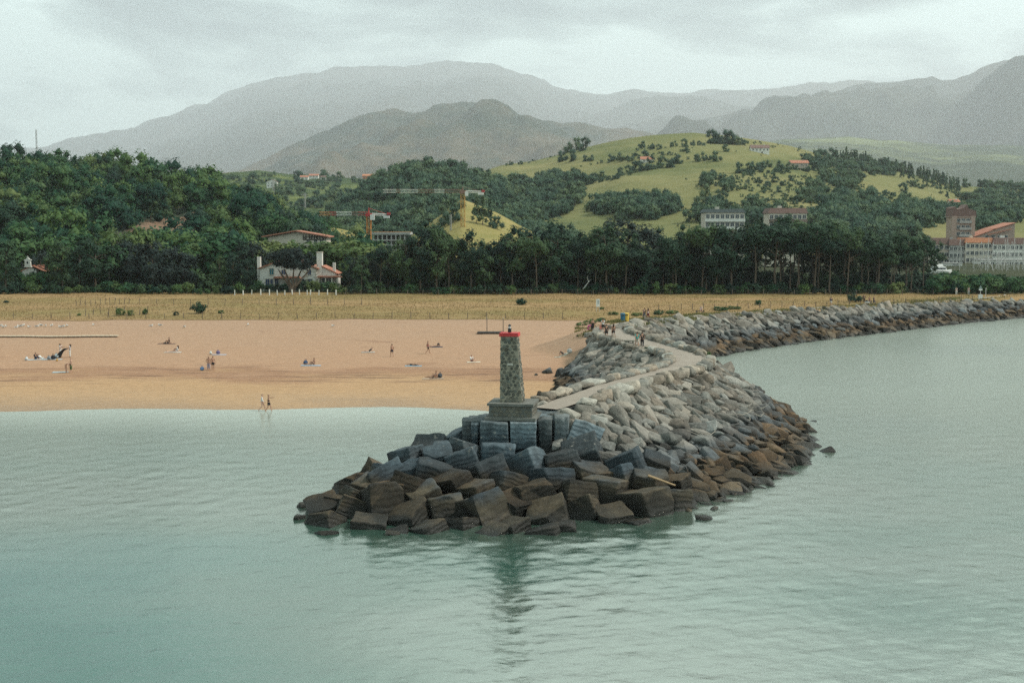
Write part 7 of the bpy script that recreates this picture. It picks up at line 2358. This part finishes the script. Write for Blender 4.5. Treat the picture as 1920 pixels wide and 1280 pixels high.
towel(812, 710, 2.6, 0.9, 0, (0.34, 0.25, 0.18), 'brown towel under the pair with the backpack')
towel(411, 665, 2.0, 0.9, 0, (0.36, 0.35, 0.40), 'mauve towel left alone on the sand')
towel(1056, 667, 2.4, 0.9, 0.1, (0.42, 0.38, 0.30), 'beige towel beside the inner rocks')


def bag(px, py, w, c, label, h=1.0, name='bag'):
    p = G(px, py)
    e = empty(name, p, px * 0.1, label, name.replace('_', ' '))
    mb = MB().ball((0, 0, w * 0.42 * h), (w * 0.5, w * 0.32, w * 0.45 * h), 10, 7)
    mb.build('body', cloth(c), e, smooth=True)
    MB().tube([(-w * 0.22, 0, w * 0.72 * h), (-w * 0.12, 0, w * 1.05 * h), (w * 0.12, 0, w * 1.05 * h), (w * 0.22, 0, w * 0.72 * h)], w * 0.05, 5).build('strap', cloth(tuple(q * 0.6 for q in c)), e)
    MB().ball((0, -w * 0.3, w * 0.3 * h), (w * 0.26, w * 0.1, w * 0.2 * h), 8, 5).build('pocket', cloth(c), e)


bag(379, 694.5, 0.55, (0.12, 0.20, 0.34), 'blue beach bag at the feet of the lilac dress')
bag(395, 664.5, 0.55, (0.52, 0.52, 0.50), 'white bag beside the mauve towel')
bag(409, 664, 0.6, (0.14, 0.11, 0.20), 'dark purple bag on the mauve towel')
bag(825, 708.5, 0.68, (0.05, 0.055, 0.065), 'round dark backpack beside the reclining pair', 1.0, 'backpack')
bag(573, 684, 0.7, (0.03, 0.06, 0.12), 'navy bag behind the reclining sunbather')
bag(92, 674.5, 0.6, (0.20, 0.22, 0.24), 'grey bag on the crumpled towel')
bag(100, 674, 0.7, (0.02, 0.02, 0.025), 'black bag on the crumpled towel')
bag(106, 671.5, 0.7, (0.30, 0.36, 0.38), 'pale bag at the foot of the dark cloth')
bag(50, 676, 0.6, (0.50, 0.52, 0.53), 'white bag at the left end of the wide towel')
bag(107, 677, 0.35, (0.40, 0.22, 0.04), 'small orange bag on the sand')
bag(1068, 662, 0.75, (0.34, 0.35, 0.34), 'pale grey bag beside the inner rocks')
bag(822, 649, 0.5, (0.02, 0.02, 0.025), 'black bag on the navy towel')

# dark cloth being shaken out between two people
a, b = G(109, 671) + Vector((0, 0, 0.05)), G(130, 669.5) + Vector((-0.1, -0.1, 1.25))
n = 18
Vc = []
for i in range(n):
    f = i / (n - 1)
    p = a.lerp(b, f)
    p.z = a.z + (b.z - a.z) * math.sin(min(1, f * 1.25) * math.pi / 2) ** 0.8
    for k, w in enumerate(np.linspace(-0.55, 0.55, 6)):
        Vc.append((p.x + w * 0.25, p.y + w, p.z - 0.12 * abs(w) + 0.05 * math.sin(f * 9 + k)))
F_ = [(i * 6 + k, i * 6 + k + 1, i * 6 + k + 7, i * 6 + k + 6) for i in range(n - 1) for k in range(5)]
Vb = [(x + 0.02, y, z - 0.03) for x, y, z in Vc]
o = mesh_obj('dark_cloth', Vc + Vb, F_ + [tuple(q + len(Vc) for q in f[::-1]) for f in F_], cloth((0.018, 0.024, 0.030)), smooth=True)
tag(o, 'large dark cloth shaken out between two people in white', 'cloth')

# pink bag, swim ring, dog and pram
p = jet_at(1126, 621)
e = empty('beach_bag', p + Vector((0, 0, 0.35)), 0, 'pink bag carried by the walker in the white shirt', 'bag')
MB().box((0, 0, 0.2), (0.34, 0.2, 0.5), top=0.8).build('body', cloth((0.50, 0.16, 0.13)), e)
MB().tube([(-0.1, 0, 0.42), (0, 0, 0.62), (0.1, 0, 0.42)], 0.02, 5).build('handle', cloth((0.4, 0.12, 0.1)), e)
p = jet_at(1106, 620)
e = empty('swim_ring', p + Vector((0, 0, 0.42)), 0, 'magenta swim ring held beside the black dress', 'swim ring')
ring = [(0.30 * math.cos(k * 0.524), 0, 0.30 * math.sin(k * 0.524)) for k in range(13)]
MB().tube(ring, 0.12, 8, cap=False).build('tube', cloth((0.42, 0.06, 0.20)), e, smooth=True)
MB().box((0.30, -0.1, 0.0), (0.05, 0.06, 0.05)).build('valve', cloth((0.6, 0.5, 0.5)), e)
p = jet_at(1117, 620)
dg_ = MB()
dg_.tube([(-0.30, 0, 0.36), (-0.1, 0, 0.38), (0.14, 0, 0.39), (0.27, 0, 0.40)], [0.08, 0.095, 0.12, 0.10], 8)
dg_.tube([(0.24, 0, 0.43), (0.34, 0, 0.55)], [0.075, 0.06], 7)
dg_.ball((0.38, 0, 0.58), (0.085, 0.065, 0.07), 8, 5).tube([(0.42, 0, 0.56), (0.52, 0, 0.54)], [0.045, 0.028], 6)
for sy in (-0.055, 0.055):
    dg_.tube([(0.36, sy, 0.62), (0.35, sy * 1.3, 0.70)], [0.03, 0.008], 4)
    dg_.tube([(0.20, sy, 0.36), (0.19, sy, 0.18), (0.20, sy, 0.02)], [0.05, 0.028, 0.026], 6)
    dg_.tube([(-0.24, sy, 0.36), (-0.18, sy, 0.22), (-0.27, sy, 0.13), (-0.25, sy, 0.02)], [0.07, 0.04, 0.024, 0.026], 6)
dg_.tube([(-0.32, 0, 0.38), (-0.44, 0, 0.46), (-0.48, 0, 0.55)], [0.03, 0.022, 0.012], 5)
o = dg_.build('dog', cloth((0.13, 0.12, 0.11)), smooth=True)
o.location, o.rotation_euler = p, (0, 0, 1.2)
tag(o, 'small grey dog at the jetty root beside the black dress', 'dog')
p = G(1626, 572.5)
e = empty('pram', p, 0.4, 'white and black pram on the path beside the grey green bush', 'pram')
MB().box((0, 0, 0.62), (0.45, 0.8, 0.3), top=1.2).build('carrycot', cloth((0.5, 0.5, 0.5)), e)
MB().ball((0, 0.2, 0.8), (0.26, 0.28, 0.28), 8, 6).build('hood', cloth(BLK), e)
MB().tube([(-0.2, -0.35, 0.2), (-0.2, 0.45, 1.0), (0.2, 0.45, 1.0), (0.2, -0.35, 0.2)], 0.02, 5).build('frame', BLACKP, e)
for x in (-0.25, 0.25):
    for y in (-0.32, 0.32):
        inst('wheel', mesh_data('wheel', *_mb(MB().tube([(x - 0.02, y, 0.14), (x + 0.02, y, 0.14)], 0.14, 10)), [BLACKP]), e)
# ---------------------------------------------------------------- labels of look-alikes: count them from the left
ORD = 'leftmost second third fourth fifth sixth seventh eighth ninth tenth eleventh twelfth thirteenth fourteenth fifteenth sixteenth seventeenth eighteenth nineteenth twentieth'.split()
fam = {}
for o in bpy.data.objects:
    lb = o.get('label')
    if lb and lb[0] == '@':
        fam.setdefault(lb[1:], []).append(o)
for lb, os_ in fam.items():
    os_.sort(key=lambda o: o.location.x / o.location.y)
    for k, o in enumerate(os_):
        o['label'] = ('only ' + lb.replace(' from left', '')) if len(os_) == 1 else (lb.replace(' from left', '') if False else (ORD[k] + ' ' + lb) if k else 'leftmost ' + lb.replace(' from left', ''))
# ---------------------------------------------------------------- the air
m = bpy.data.materials.new('haze_air')
m.use_nodes = True
nt = m.node_tree
nt.nodes.clear()
out = nt.nodes.new('ShaderNodeOutputMaterial')
pv = nt.nodes.new('ShaderNodeVolumePrincipled')
pv.inputs['Color'].default_value = (0.90, 0.91, 0.955, 1)
pv.inputs['Density'].default_value = 0.00005
pv.inputs['Anisotropy'].default_value = 0.25
m.cycles.volume_sampling = 'DISTANCE'
nt.links.new(pv.outputs[0], out.inputs['Volume'])
hz = MB().span((-25000, -60, -6), (25000, 39000, 4700)).build('haze', m)
tag(hz, kind='stuff')
